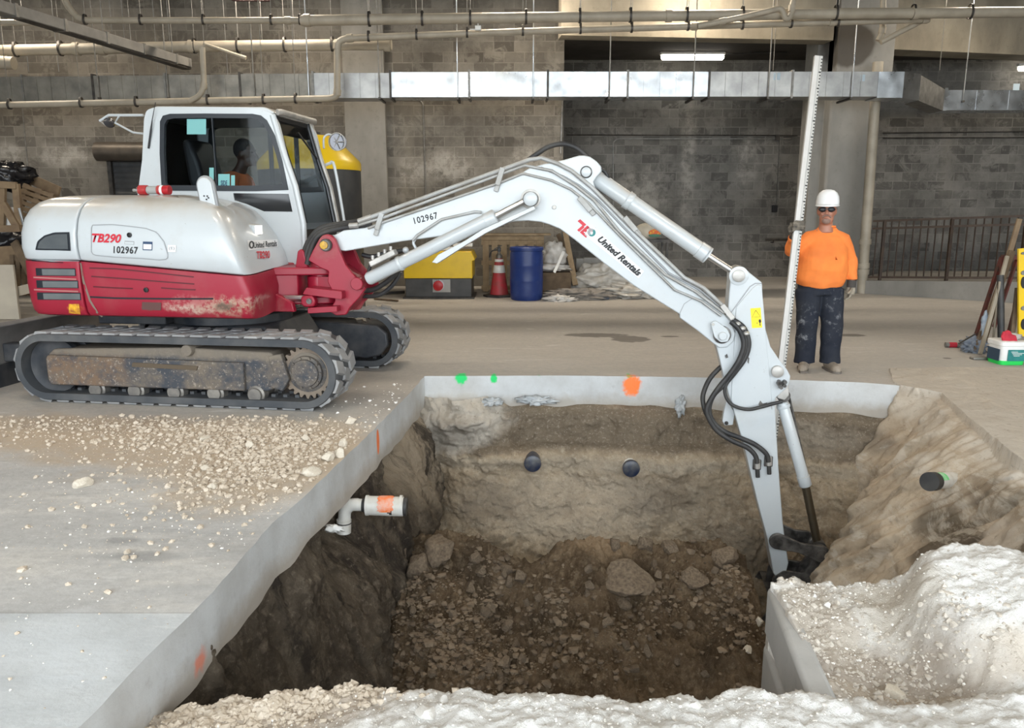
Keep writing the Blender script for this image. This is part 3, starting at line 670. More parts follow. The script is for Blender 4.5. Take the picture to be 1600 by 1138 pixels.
# sloping tray, top left
a=G(292,99,4.15);b=G(-60,-6,4.15);d=(b-a);b2=a+d*2.2
r=empty('cable_tray',tuple(a));tag(r,'long grey boxed tray slanting toward the viewer across the top left corner','cable tray')
MB().bar((0,0,0),b2-a,.2,.15).build('trough',plain('grey_tray',(.20,.19,.18),.55,.2,(.26,.25,.23),5),r,bev=.01)
MB().bar((0,0,-.095),b2-a,.16,.03).build('cover',M['steel_dark'],r)
for k in range(12):
    c=(b2-a)*(.04+k*.085);c2=c+d.normalized()*.05
    MB().bar(c,c2,.215,.17).build('strap',M['galv_dull'],r)
    if k%2==0: MB().cyl(c+Vector((0,0,.07)),(c.x,c.y,HI-a.z),.008,6).build('hanging_rod',M['galv_dull'],r)
# roller shutter
a=W(150,222,16.3);b=W(330,222,16.3);zt_=a.z;zb_=W(150,252,16.3).z
r=empty('roller_shutter',(a.x,16.3,0));tag(r,'dark roller shutter with a round housing on the wall behind the cab','shutter')
wd=b.x-a.x;rr=(zt_-zb_)/2
MB().cyl((0,0,zt_-rr),(wd,0,zt_-rr),rr,24).build('housing',plain('shutter_brown',(.075,.062,.05),.45,.3,(.11,.09,.07),4),r)
mb=MB();n=24
pf=[]
for k in range(n*4+1):
    z=zt_-2*rr-(zt_-2*rr-.02)*k/(n*4);pf.append((.18+.018*abs(math.sin(k*math.pi/4)),z))
mb.v=[(x_,y_,z) for y_,z in pf for x_ in(.2,wd-.05)];mb.f=[(2*k,2*k+1,2*k+3,2*k+2) for k in range(len(pf)-1)]
mb.build('curtain',M['charcoal'],r,smooth=20)
for x_ in (.12,wd-.05): MB().box((x_,.1,0),(x_+.08,.22,zt_-2*rr+.05)).build('guide_rail',M['steel_dark'],r)
# handrail bracket on the recessed wall
p=W(1196,374,18.7);q=W(1245,374,18.7);r=empty('handrail',tuple(p));tag(r,'short black handrail on the wall behind the worker','handrail')
MB().cyl((0,0,0),(q.x-p.x,0,0),.03,10).build('rail',M['steel_dark'],r);MB().tube([(.2,0,0),(.2,.04,-.08),(.2,.2,-.08)],.015,8).build('bracket',M['steel_dark'],r)
# --- iron railing on the ramp kerb
r=empty('iron_railing',(RA.x,RA.y,0));tag(r,'dark brown iron railing with thin upright bars along the ramp','railing')
ir=plain('brown_iron',(.045,.03,.022),.5,.3,(.07,.045,.03),8)
Ls=(RB-RA).length;K=E1
def kz(s): # kerb top height at distance s from RA
    return zz1+(zz2-zz1)*((s+.3)/((E2-E1).length))
dd=Vector((d.x,d.y,0))
dR=(RB-RA).normalized();off=Vector((-dR.y,dR.x))*.10
def P_(s,z): return Vector((dR.x*s+off.x,dR.y*s+off.y,kz(s)+z))
L2=Ls+2.2
for zz in (.06,.98,1.12): MB().bar(P_(0,zz),P_(L2,zz),.03,.04).build('rail',ir,r)
s_=0.08;i=0
while s_<L2:
    if i%9==1: MB().bar(P_(s_,0),P_(s_,1.12),.05,.05,(1,0,0)).build('post',ir,r)
    else: MB().bar(P_(s_,.06),P_(s_,1.12),.018,.018,(1,0,0)).build('baluster',ir,r)
    s_+=.125;i+=1
# ---------------- things along the back wall ----------------
p=W(484,260,12.3);R_=.76
r=empty('storage_tank',(p.x,12.3+.0,0));tag(r,'large round tank with yellow sloped top and charcoal side behind the cab','tank')
zc0=W(560,266,12.3).z;zc1=W(560,252,12.0).z;zc2=W(484,212,12.2).z
MB().lathe([(R_*.98,0),(R_,.03),(R_,zc0)],48).build('tank_body',M['charcoal'],r)
MB().lathe([(R_*1.012,zc0-.01),(R_*1.012,zc1-.02),(R_*.98,zc1+.02),(.40,zc2-.02),(.34,zc2),(0.01,zc2+.02)],48).build('tank_top',M['yellow'],r)
MB().lathe([(.18,zc2),(.18,zc2+.06),(.02,zc2+.07)],24).build('lid',M['charcoal'],r)
# yellow machine with the red button
g=G(634,467);g1=G(736,469);wdt=g1.x-g.x
r=empty('mixer_cabinet',(g.x,g.y,0));tag(r,'low yellow and charcoal machine box with a red stop button on the floor','machine')
hh=W(634,408,g.y).z;hm=W(634,435,g.y).z
MB().box((0,0,.03),(wdt,.9,hm)).build('base_cabinet',M['charcoal'],r,bev=.01)
MB().box((-.05,-.03,0),(wdt+.05,.93,.03)).build('foot_plate',M['steel_dark'],r)
MB().prism([(-.02,hm),(wdt+.02,hm),(wdt+.02,hh),(wdt+.07,hh+.02),(wdt+.0,hh+.17),(.05,hh+.17),(-.07,hh+.02),(-.02,hh)],-.03,.93).build('hood',M['yellow'],r,bev=.012)
px_=W(690,452,g.y).x-g.x
MB().box((px_-.16,-.02,.12),(px_+.16,0,hm-.02)).build('control_plate',plain('brushed_plate',(.34,.33,.31),.4,.5),r)
pb=(px_-.05,0,(hm+.12)/2)
M_=Matrix.Translation(Vector(pb))@Matrix.Rotation(math.pi/2,4,'X')
MB().lathe([(.10,.02),(.10,.05),(.05,.05),(.05,.09)],20,M_).build('button_collar',M['galv'],r)
MB().lathe([(.085,.09),(.09,.10),(.09,.13),(.06,.145)],20,M_).build('stop_button',M['red'],r)
# white tubs on it
for k,(x_,z_,w_,h_) in enumerate(((700,388,30,7),(722,391,30,6))):
    p=W(x_,395,g.y+.3);o=MB().box((p.x-.16,p.y-.12,hh+.175+k*.07),(p.x+.2,p.y+.16,hh+.24+k*.07)).build('tray',M['white_plastic'],bev=.015);tag(o,('lower','upper')[k]+' white plastic tray stacked on the yellow machine','tray')
# cone with extinguisher
g=G(780,463);r=empty('traffic_cone',tuple(g));tag(r,'red traffic cone with white band beside the blue drum','traffic cone')
MB().lathe([(.30,0),(.30,.03),(.26,.04)],8).build('base',M['rubber'],r)
cr_=plain('cone_red',(.52,.03,.05),.55,0,(.35,.06,.06),8)
MB().lathe([(.175,.035),(.165,.1),(.075,.68),(.06,.70)],24).build('cone_body',cr_,r)
MB().lathe([(.118,.44),(.092,.58)],24,cap=False).build('reflective_band',M['white_plastic'],r,solid=.006)
MB().lathe([(.084,.64),(.077,.69)],24,cap=False).build('reflective_band',M['white_plastic'],r,solid=.006)
r2=empty('extinguisher_head',(g.x,g.y,.70));tag(r2,'black valve head with lever sticking out of the traffic cone top','valve')
MB().lathe([(.055,0),(.06,.06),(.03,.1),(.022,.13)],16).build('neck',M['galv_dull'],r2);MB().box((-.03,-.02,.13),(.035,.02,.2)).build('valve_body',M['black'],r2,bev=.006);MB().bar((-.09,0,.17),(.05,0,.24),.025,.015).build('lever',M['black'],r2)
MB().tube(spline([(-.03,0,.16),(-.14,0,.13),(-.18,0,.02)],5),.012,8).build('hose',M['rubber'],r2)
# blue drum
g=G(823,471);r=empty('plastic_drum',(g.x,g.y+.3,0));tag(r,'blue plastic drum standing by the pallets under the boom','drum')
s=.295
MB().lathe([(s*.9,0),(s*.97,.03),(s*.98,.10),(s,.3),(s*1.0,.33),(s*1.015,.35),(s,.37),(s,.6),(s*1.015,.62),(s,.64),(s,.82),(s*.96,.86),(s*.96,.875),(s*1.02,.88),(s*1.02,.93),(s*.98,.94),(s*.9,.93),(s*.88,.91),(.02,.915)],48).build('drum_body',M['blue'],r)
for a in (-.12,.12): MB().lathe([(.03,.91),(.03,.93),(.02,.935)],12,Matrix.Translation((a,0,0))).build('bung',M['blue'],r)
# upright pallets
def pallet(name,label,loc,wd,ht,rz=0,tilt=0,slats=7,mat=None,group=None,rx=None):
    r=empty(name,loc,rz);r.rotation_euler=(tilt,0,rz);tag(r,label,'pallet',group);mat=mat or M['wood']
    rnd=random.Random(len(label))
    for k in range(slats):
        x=wd*(k+.5)/slats;w_=wd/slats*.68+rnd.uniform(-.01,.01)
        MB().box((x-w_/2,0,0),(x+w_/2,.018,ht-.0)).build('slat',mat,r,bev=.003)
    for z in (.03,ht/2,ht-.12): MB().box((0,.018,z),(wd,.11,z+.09)).build('stringer',mat,r,bev=.004)
    MB().box((0,-.02,ht-.03),(wd,.0,ht+.06)).build('top_board',mat,r,bev=.004)
    return r
p=W(752,440,15.35);pallet('wooden_pallet','wooden pallet stood upright behind the traffic cone and blue drum',(p.x,15.35,.02),1.22,1.02,0,-.1)
p=W(800,372,15.7);o=MB().box((p.x-.7,15.38,1.095),(p.x+.75,15.66,1.135)).build('wood_board',M['wood'],bev=.004);tag(o,'long board lying across the top of the upright pallet','board')
def stick(name,label,cat,p,q,w_,t_,mat,up=(0,1,0)):
    o=MB().bar(p,q,w_,t_,up).build(name,mat,bev=.004);return tag(o,label,cat)
stick('timber_stud','pale timber stud leaning right of the blue drum','timber',W(883,362,15.0),W(899,446,14.6),.10,.05,M['wood'])
stick('timber_stud','darker timber stud leaning against the wall behind the boom','timber',W(872,366,15.4),W(905,440,15.2),.09,.05,M['wood_dark'])
stick('plastic_strip','white plastic strip leaning on the rubbish right of the drum','strip',W(881,393,14.6),W(866,426,14.3),.05,.012,M['white_plastic'])
def lump(name,label,cat,c,r,mat,amp=.2,sc=4,flat=1,sub=3,group=None,seed=0,kind=None):
    bm=bmesh.new();bmesh.ops.create_icosphere(bm,subdivisions=sub,radius=1)
    for v in bm.verts:
        n_=v.co.copy();k=1+amp*fbm(n_*sc*.4+Vector((seed,seed*2,0)),3)
        v.co=Vector((n_.x*r[0],n_.y*r[1],n_.z*r[2]))*k
    me=bpy.data.meshes.new(name);bm.to_mesh(me);bm.free();me.polygons.foreach_set('use_smooth',[True]*len(me.polygons));me.materials.append(mat)
    o=bpy.data.objects.new(name,me);COL.objects.link(o);o.location=c;return tag(o,label,cat,group,kind)
BG=plain('crumpled_poly',(.55,.52,.48),.3,0,(.72,.70,.67),9,.8,bs=20)
p=W(867,398,14.9);lump('plastic_bag','crumpled translucent white bag hanging right of the blue drum','bag',p,(.23,.15,.24),BG,.6,8,seed=3)
p=W(868,425,14.7);o=MB().box((p.x-.3,14.5,0),(p.x+.28,14.9,p.z)).build('wooden_crate',M['wood_dark'],bev=.01);tag(o,'dark wooden crate on the floor under the white bag','crate')
p=W(864,419,14.7);lump('plastic_bag','flat crumpled clear bag lying on the dark crate','bag',(p.x,14.65,p.z+.02),(.26,.17,.07),BG,.6,8,seed=5)
p=W(945,445,14.6);lump('wrapped_load','low stack of cement bags under clear shrink wrap behind the boom','wrapped bags',(p.x,14.9,.28),(.62,.35,.30),M['film'],.35,5,sub=5,seed=2)
p=W(1000,452,14.4);lump('wrapped_load','slumped grey bag pile in torn wrap, right end of the wrapped stack','wrapped bags',(p.x-.1,14.5,.10),(.55,.3,.15),M['film'],.6,7,sub=5,seed=8)
p=W(862,452,14.4);lump('rubble_heap','small heap of grey rubble and torn wrap right of the drum','rubble',(p.x+.5,14.3,.05),(.65,.3,.12),plain('grey_rubble',(.22,.20,.175),.95,0,(.30,.27,.24),9,.8),.45,10,sub=5,seed=4)
p=W(878,458,14.0);lump('plastic_sheet','crumpled clear sheet on the floor right of the drum','sheet',(p.x-.05,13.9,.03),(.25,.15,.06),BG,.8,9,sub=4,seed=6)
p=W(946,452,14.3);o=MB().box((p.x-.3,14.1,.0),(p.x+.05,14.3,.06)).build('slate_board',plain('dark_slate',(.06,.07,.09),.6),bev=.01);tag(o,'dark blue grey board lying at the foot of the wrapped bags','board')
k=0
for (x0,x1,y0,y1,lb) in ((912,946,403,419,'pale concrete block on top beside the boom, behind the wrapped bags'),(900,918,404,432,'grey concrete block on end left of the pale block'),(936,972,402,418,'pale block half hidden by the boom underside'),(902,940,420,436,'pale lower block directly above the wrapped bags')):
    a=W(x0,y1,15.5);b=W(x1,y0,15.5);o=MB().box((a.x,15.5+.02*k,a.z if k==0 else 0),(b.x,15.75,b.z)).build('concrete_block',plain('pale_block%s'%'abcd'[k],(.34+.03*k,.33+.03*k,.31+.02*k),.9,0,(.28,.27,.25),8),bev=.01);tag(o,lb,'block');k+=1
# small table with a bag on it
p=W(1018,374,15.6);r=empty('work_table',(p.x,15.8,0));tag(r,'black steel table seen between boom and arm cylinder','table')
MB().box((-.32,-.3,p.z-.06),(.36,.3,p.z)).build('tabletop',M['steel_dark'],r)
for a,b in((-.28,-.26),(.3,-.26),(-.28,.26),(.3,.26)): MB().box((a-.02,b-.02,0),(a+.02,b+.02,p.z-.06)).build('leg',M['steel_dark'],r)
o=lump('cement_bag','cream bag with an orange and green emblem on the black table','bag',(p.x-.03,15.75,p.z+.15),(.29,.2,.17),plain('cream_bag',(.66,.60,.48),.7,0,(.56,.5,.4),5),.15,4,seed=1)
MB().prism(circ(.08,-.02,.12,20,rz=.065),-.215,-.195).build('emblem',plain('emblem_orange',(.75,.13,.03),.6,0,(.8,.45,.05),22,lo=.5,hi=.52),o)
MB().prism(circ(.08,-.075,.12,20,rz=.028),-.218,-.20).build('emblem',plain('emblem_green',(.06,.20,.12),.6),o)
# floor clutter left of the yellow machine
stick('metal_tube','thin dark tube lying on the floor left of the yellow machine','tube',G(560,463)+Vector((0,0,.03)),G(632,459)+Vector((0,0,.03)),.05,.05,M['steel_dark'])
stick('metal_tube','rusty thin rod lying on the floor in front of the yellow machine','tube',G(585,469)+Vector((0,0,.02)),G(622,472)+Vector((0,0,.02)),.03,.03,M['wood_dark'])
# ---------------- timber heap, far left ----------------
WD=M['wood_dark'];WL=plain('brown_timber',(.17,.115,.07),.85,0,(.24,.17,.10),6)
def frame(name,label,x0,y0,x1,y1,Y,slats,mat,ang=0,horiz=False,lean=.15):
    a=W(x0,y1,Y);b=W(x1,y0,Y);w_=b.x-a.x;h_=b.z-a.z
    r=empty(name,((a.x+b.x)/2,Y,(a.z+b.z)/2));r.rotation_euler=(-lean,ang,0);tag(r,label,'pallet')
    for k in range(slats):
        if horiz:
            z=-h_/2+h_*(k+.5)/slats;MB().box((-w_/2,0,z-h_/slats*.36),(w_/2,.02,z+h_/slats*.36)).build('slat',mat,r,bev=.003)
        else:
            x=-w_/2+w_*(k+.5)/slats;MB().box((x-w_/slats*.34,0,-h_/2),(x+w_/slats*.34,.02,h_/2)).build('slat',mat,r,bev=.003)
    for s_ in (-.42,0,.42):
        if horiz: MB().box((s_*w_-.04,.02,-h_/2),(s_*w_+.04,.1,h_/2)).build('stringer',mat,r)
        else: MB().box((-w_/2,.02,s_*h_-.04),(w_/2,.1,s_*h_+.04)).build('stringer',mat,r)
    return r
frame('wooden_pallet','slatted dark pallet tilted in the timber heap beside the excavator rear',30,292,72,352,12.4,7,WL,.35,True)
frame('wooden_pallet','broken dark pallet standing low in the timber heap, beside the cream board',18,398,66,462,12.2,6,WD,0,False)
frame('wooden_pallet','dark pallet at the back of the timber heap, left edge',-60,340,45,460,13.2,8,WD,0,True)
stick('timber_plank','long brown plank slanting down across the heap top','timber',W(22,268,12.9),W(93,300,12.6),.16,.04,WL)
stick('timber_plank','second brown plank below the slanting one, ending over the engine hood','timber',W(45,300,12.7),W(92,318,12.4),.14,.05,WL)
for k,(a,b,lb) in enumerate((((4,290),(2,362),'upright brown post at the left edge of the heap'),((25,287),(31,358),'upright brown post right of the white sheet'),((-10,288),(26,290),'short cross rail joining the two brown posts at the top'),((5,318),(30,360),'brown diagonal brace between the two posts'),((-10,358),(32,357),'lower cross rail joining the two brown posts'))):
    stick('timber_post',lb,'timber',W(*a,11.9-.02*k),W(*b,11.9-.02*k),.1,.06,WL)
stick('timber_plank','long dark plank slanting behind the pallet to the floor','timber',W(22,378,12.0),W(50,432,11.8),.12,.04,WD)
stick('timber_plank','flat plank lying across the lower heap','timber',W(-20,402,12.35),W(56,397,12.35),.3,.05,WL)
stick('timber_plank','loose dusty plank end sticking out under the engine hood','timber',W(18,458,11.6),W(54,449,11.6),.14,.05,plain('dusty_plank',(.36,.31,.24),.9))
stick('steel_tube','bent shiny tube poking from the heap','tube',W(30,325,11.7),W(37,352,11.7),.03,.03,M['galv'])
stick('steel_tube','short shiny tube end level with the hood window','tube',W(37,352,11.7),W(54,356,11.7),.03,.03,M['galv'])
a=W(-30,468,11.5);b=W(20,414,11.5);o=MB().box((a.x,11.5,0.01),(b.x,11.54,b.z)).build('cream_board',plain('cream_board',(.52,.47,.38),.8,0,(.45,.40,.33),3));tag(o,'plain cream board leaning upright at the left edge','board')
a=W(8,352,11.98);b=W(24,324,11.98);o=MB().box((a.x,11.955,a.z-.06),(b.x,11.985,b.z)).build('white_sheet',M['white_plastic']);tag(o,'small white sheet wedged between the brown posts','board')
p=W(10,275,12.6);lump('black_bag','shiny black refuse bag on top of the timber heap','bag',p,(.38,.3,.22),plain('black_poly',(.012,.012,.014),.25,0,None,bump=.9,bs=18),.35,7,sub=4,seed=2)
p=W(12,385,12.8);lump('black_bag','black refuse bag sagging in the middle of the timber heap','bag',p,(.6,.4,.35),bpy.data.materials['black_poly'],.35,7,sub=4,seed=9)
# ---------------- tools and frames, right edge ----------------
RUST=plain('red_rust_steel',(.16,.03,.025),.6,.2,(.07,.04,.03),9)
g0=G(1535,540);Yt=G(1560,548).y
r=empty('steel_trestle',(W(1545,548,Yt).x,Yt,0));tag(r,'rusty dark red steel trestle frame standing at the right edge','trestle')
zt_=W(1548,402,Yt).z;w_=W(1650,402,Yt).x-r.location.x
MB().bar((.02,0,zt_),(w_,0,zt_),.045,.05).build('top_rail',RUST,r)
for x_,dx in ((.02,-.12),(w_,.1)):
    MB().bar((x_,0,zt_),(x_+dx*.4,-.25,0.01),.045,.03,(1,0,0)).build('leg',RUST,r);MB().bar((x_,0,zt_),(x_+dx*.4,.28,0.01),.045,.03,(1,0,0)).build('leg',RUST,r)
MB().bar((.2,0,zt_),(.12,.15,.25),.05,.02,(1,0,0)).build('brace',RUST,r);MB().bar((.32,0,zt_),(.26,.1,.1),.06,.02,(1,0,0)).build('brace',RUST,r)
k=0
for a,b,w_,t_,mt,lb in (((1593,342),(1534,548),.055,.03,WL,'long weathered stick leaning across the trestle, topmost end'),((1582,392),(1524,552),.07,.03,WD,'dark board leaning left of the trestle'),((1574,400),(1531,556),.04,.03,plain('grey_stick',(.30,.26,.20),.9),'pale grey stick leaning in front of the trestle'),((1590,450),(1578,556),.05,.03,WD,'dark upright board behind the yellow level'),((1562,440),(1549,552),.02,.02,bpy.data.materials['grey_stick'],'thin pale rod between trestle legs')):
    A=W(*a,Yt-.06-.05*k);B=G(*b)
    stick('leaning_stick',lb,'stick',A,(B.x,B.y,.02),w_,t_,mt);k+=1
A=W(1563,430,Yt-.22);B=W(1565,546,Yt-.3);o=MB().tube([A,A*.5+B*.5,(B.x,B.y,.02)],.035,14).build('black_tube',M['rubber']);tag(o,'thick black ribbed tube standing between the trestle and the bucket','tube')
# spirit level
Yl=Yt-.35;a=W(1592,388,Yl);b=W(1592,527,Yl)
r=empty('spirit_level',(b.x,Yl,b.z));tag(r,'long yellow spirit level standing on end at the right edge','spirit level')
hL=a.z-b.z;r.rotation_euler=(0,math.atan2(a.x-b.x,hL),0);YL=M['yellow']
out=[(0,0),(.11,0),(.11,hL),(0,hL)]
mb=MB();mb.box((0,0,0),(.012,.03,hL)).box((.098,0,0),(.11,.03,hL))
ys=[0,.10,.26,.36,.5,.62,.86,.95,hL]
cuts=[(.08,.30),(.46,.52),(.66,.84),(1.0,1.04)]
mb.box((.012,.008,0),(.098,.022,hL));mb.build('beam',YL,r,bev=.003)
for z_,h_ in ((hL*.08,.12),(hL*.55,.13),(hL*.30,.05),(hL*.70,.05),(hL*.93,.03)):
    MB().prism([(.055+.03*x,z_+h_/2+h_/2*z) for x,z in circ(0,0,1,20)],-.001,.031).build('hand_hole' if h_>.1 else 'vial',M['black'] if h_>.1 else M['galv_dull'],r)
# white and teal bucket with gloves
g=G(1583,572);r=empty('plastic_bucket',(g.x+.02,g.y+.17,0));tag(r,'white square bucket with teal label and green base at the right edge','bucket')
def rsq(s,z,c=.35):
    return [(s*x,s*y,z) for x,y in [(math.copysign(abs(math.cos(t))**c,math.cos(t)),math.copysign(abs(math.sin(t))**c,math.sin(t))) for t in [2*math.pi*(k+.5)/32 for k in range(32)]]]
def loft(rings):
    m=MB();n=len(rings[0])
    for q in rings:m.v+=q
    for j in range(len(rings)-1):
        for i in range(n):m.f.append((j*n+i,j*n+(i+1)%n,(j+1)*n+(i+1)%n,(j+1)*n+i))
    m.f.append(tuple(range(n)));m.f.append(tuple(range((len(rings)-1)*n,len(rings)*n)));return m
loft([rsq(.125,0),rsq(.13,.02),rsq(.138,.2),rsq(.15,.205),rsq(.15,.245),rsq(.14,.25)]).build('tub',M['white_plastic'],r)
loft([rsq(.1285,-.001),rsq(.1325,.02),rsq(.134,.045)]).build('green_band',plain('bright_green',(.02,.62,.10),.5),r)
te=plain('teal_label',(.01,.16,.16),.4,0,(.02,.22,.2),9)
MB().box((-.07,-.143,.045),(.13,-.139,.165)).build('label',te,r);MB().box((-.142,-.11,.04),(-.139,.1,.165)).build('label',plain('navy_label',(.02,.05,.09),.4),r)
mb=MB()
for k in range(4): mb.box((-.04+.01*k,-.1445,.14-.014*k),(.03+.022*((k*7)%4),-.1432,.145-.014*k))
mb.build('label_print',M['white_plastic'],r)
mb=MB()
c=Vector((g.x-.02,g.y+.13,.29));rd=plain('red_glove',(.55,.03,.05),.8,0,(.42,.02,.04),12)
mb.ball(c,(.05,.04,.07)).ball(c+Vector((.01,0,-.03)),(.06,.05,.05))
for k,(dx,dz) in enumerate(((-.055,.045),(-.06,.02),(-.05,-.01),(-.03,-.03))): mb.tube([c,c+Vector((dx,-.02,dz)),c+Vector((dx*1.5+.02,-.03,dz-.03))],[.022,.018,.014],8)
mb.tube([c,c+Vector((.06,-.03,.0)),c+Vector((.08,-.03,-.05))],[.03,.025,.02],8)
o=blend('work_glove',mb,rd,None,.008,3);tag(o,'red work glove draped over the bucket rim','glove')
o=lump('work_glove','grey glove cuff lying behind the red glove on the bucket','glove',(g.x+.07,g.y+.17,.28),(.09,.05,.04),plain('grey_cloth',(.45,.42,.38),.9),.4,6,seed=3)
# small stuff on the floor there
p=G(1482,543);r=empty('caulk_tube',tuple(p+Vector((0,0,.03))),-.12);tag(r,'small white tube with a red label lying on the floor left of the trestle','tube')
MB().cyl((-.04,0,0),(.26,0,0),.03,14).build('tube_body',M['galv_dull'],r);MB().cyl((-.0,0,0),(.085,0,0),.0315,14).build('label',rd,r)
p=G(1520,550);lump('blue_rag','dusty blue grey rag heaped at the foot of the sticks','rag',(p.x,p.y,.06),(.12,.12,.10),plain('blue_grey_cloth',(.14,.17,.22),.9,0,(.25,.27,.3),8),.8,9,sub=4,seed=4)
p=W(1532,505,Yt-.1);lump('blue_rag','pale blue cloth strip hanging on the leaning sticks','rag',(p.x,p.y-.08,p.z),(.035,.04,.14),plain('pale_blue_cloth',(.25,.32,.42),.9,0,(.4,.45,.5),8),.6,9,seed=7)
p=G(1528,562);o=MB().box((p.x-.07,p.y-.04,0),(p.x+.1,p.y+.05,.03)).build('steel_trowel',M['galv_dull'],bev=.01);tag(o,'small dusty metal trowel on the floor beside the bucket','trowel')
stick('thin_rod','thin black rod propped low between the rag and trestle','rod',W(1498,537,Yt-.5),W(1524,522,Yt-.2),.015,.015,M['steel_dark'])
# ---------------- excavator ----------------
def m_white():
    m=N('machine_white')
    d=m.mapr(m.noise(2.2,6,.65),.55,.85,0,.5)
    col=m.mix(d,(.53,.565,.585),(.43,.42,.39))
    col=m.mix(m.mapr(m.noise(42,4,.7),.68,.71,0,.7),col,(.25,.23,.2))
    ge=m.n('ShaderNodeNewGeometry');sx=m.n('ShaderNodeSeparateXYZ');m.set(sx.inputs[0],ge.outputs['Normal'])
    col=m.mix(m.math('MULTIPLY',m.mapr(sx.outputs[2],.35,.85),m.mapr(m.noise(5,5),.3,.6,.3,.8)),col,(.44,.39,.33))   # dust lying on upward faces
    return m.fin(col,.28,0,m.bump(m.noise(3,2),.03,.02),.5,.3)
MW=m_white();MR=painted('machine_red',(.30,.010,.030),(.36,.17,.14),.25,.38,2.6,(.50,.36,.30),.73)
m=N('machine_red_scraped');col=m.mix(m.mapr(m.noise(2.5,6),.5,.8,0,.4),(.30,.010,.030),(.33,.12,.11))
for px,py,r,k in ((300,480,(.22,.3,.05),(.50,.36,.30)),(355,478,(.22,.3,.07),(.42,.30,.22)),(355,480,(.10,.3,.035),(.12,.08,.06)),(232,481,(.06,.3,.022),(.13,.07,.06)),(300,470,(.16,.3,.04),(.40,.12,.12)),(118,482,(.055,.3,.025),(.85,.40,.02)),(395,470,(.1,.3,.03),(.45,.25,.22))):
    g=ML(px,py,-1.05);col=m.mix(m.math('MULTIPLY',m.spot(g,r,.5,.9,14),m.mapr(m.noise(22,7,.75),.42,.56,.05,.95)),col,k)
MRS=m.fin(col,.42,0,m.bump(m.noise(14,5),.08,.01))
MBK=plain('machine_black_steel',(.022,.027,.036),.5,.2,(.07,.07,.072),5,.1)
mm=N('muddy_steel');_c=mm.mix(mm.mapr(mm.noise(5,8,.7),.42,.62),(.05,.055,.066),(.16,.13,.10))
g_=ML(130,575,-1.05);_c=mm.mix(mm.math('MULTIPLY',mm.spot(g_,(.42,.3,.2),.4,.5,6),mm.mapr(mm.noise(16,6,.7),.35,.6)),_c,(.17,.11,.07))
_c=mm.mix(mm.mapr(mm.noise(45,4,.7),.58,.66,0,.7),_c,(.36,.31,.26));sz_=mm.n('ShaderNodeSeparateXYZ');mm.set(sz_.inputs[0],mm.P)
_c=mm.mix(mm.mapr(mm.math('ADD',sz_.outputs[2],mm.math('MULTIPLY',mm.noise(9,5),.08)),.43,.47,0,.8),_c,(.21,.175,.135))
MUD=mm.fin(_c,.75,.1,mm.bump(mm.noise(25,5),.5,.01))
TRK=plain('track_rubber',(.045,.05,.057),.75,0,(.10,.10,.10),3,.2,lo=.4,hi=.7)
LUG=plain('track_lug_rubber',(.19,.195,.20),.8,0,(.31,.305,.30),4,.2)
CHR=plain('chrome_rod',(.62,.62,.62),.32,1)
GRS=plain('greasy_black',(.035,.033,.032),.38,.4,(.17,.16,.15),11,.3)
ROD=plain('bronze_dull_rod',(.14,.115,.08),.35,.8)
SEAL=plain('window_seal',(.012,.016,.022),.35)
DUSTC=plain('dusty_metal',(.38,.37,.35),.5,.5,(.55,.53,.5),8)
gm=bpy.data.materials.new('tinted_glass');gm.use_nodes=True;nt=gm.node_tree;nt.nodes.clear()
o_=nt.nodes.new('ShaderNodeOutputMaterial');mx=nt.nodes.new('ShaderNodeMixShader');tr=nt.nodes.new('ShaderNodeBsdfTransparent');gl=nt.nodes.new('ShaderNodeBsdfGlossy');fr=nt.nodes.new('ShaderNodeFresnel')
tr.inputs[0].default_value=(.74,.78,.80,1);gl.inputs[1].default_value=.03;fr.inputs[0].default_value=1.25
nt.links.new(fr.outputs[0],mx.inputs[0]);nt.links.new(tr.outputs[0],mx.inputs[1]);nt.links.new(gl.outputs[0],mx.inputs[2]);nt.links.new(mx.outputs[0],o_.inputs[0]);GLS=gm
EX=empty('excavator',(MO[0],MO[1],0),MA)
tag(EX,'white and red tracked excavator reaching its boom down into the pit','excavator')
def plate(outer,holes,y0,y1):
    polys=[[Vector((x,z,0)) for x,z in outer]]+[[Vector((x,z,0)) for x,z in h] for h in holes]
    tri=tessellate_polygon(polys);al=[p for q in polys for p in q];n=len(al);mb=MB()
    mb.v=[(p.x,y0,p.y) for p in al]+[(p.x,y1,p.y) for p in al]
    mb.f=[tuple(t) for t in tri]+[tuple(i+n for i in t[::-1]) for t in tri]
    s=0
    for q in polys:
        k=len(q)
        for i in range(k):
            a=s+i;b=s+(i+1)%k;mb.f.append((a,b,b+n,a+n))
        s+=k
    return mb
def rnd(pts,k=3,it=None):
    """round the corners of a closed outline"""
    P=[Vector(p) for p in pts]
    for _ in range(k):
        Q=[]
        for i,p in enumerate(P):
            q=P[(i+1)%len(P)];Q+=[p.lerp(q,.25),p.lerp(q,.75)]
        P=Q
    return [tuple(p) for p in P]
def chamf(pts,r):
    P=[Vector(p) for p in pts];Q=[]
    for i,p in enumerate(P):
        a=P[i-1];c=P[(i+1)%len(P)];k=min(r,(a-p).length*.45,(c-p).length*.45)
        s=p+(a-p).normalized()*k;e=p+(c-p).normalized()*k
        Q+=[s*(1-t)**2+p*2*t*(1-t)+e*t*t for t in(0,.25,.5,.75,1)]
    return [tuple(p) for p in Q]
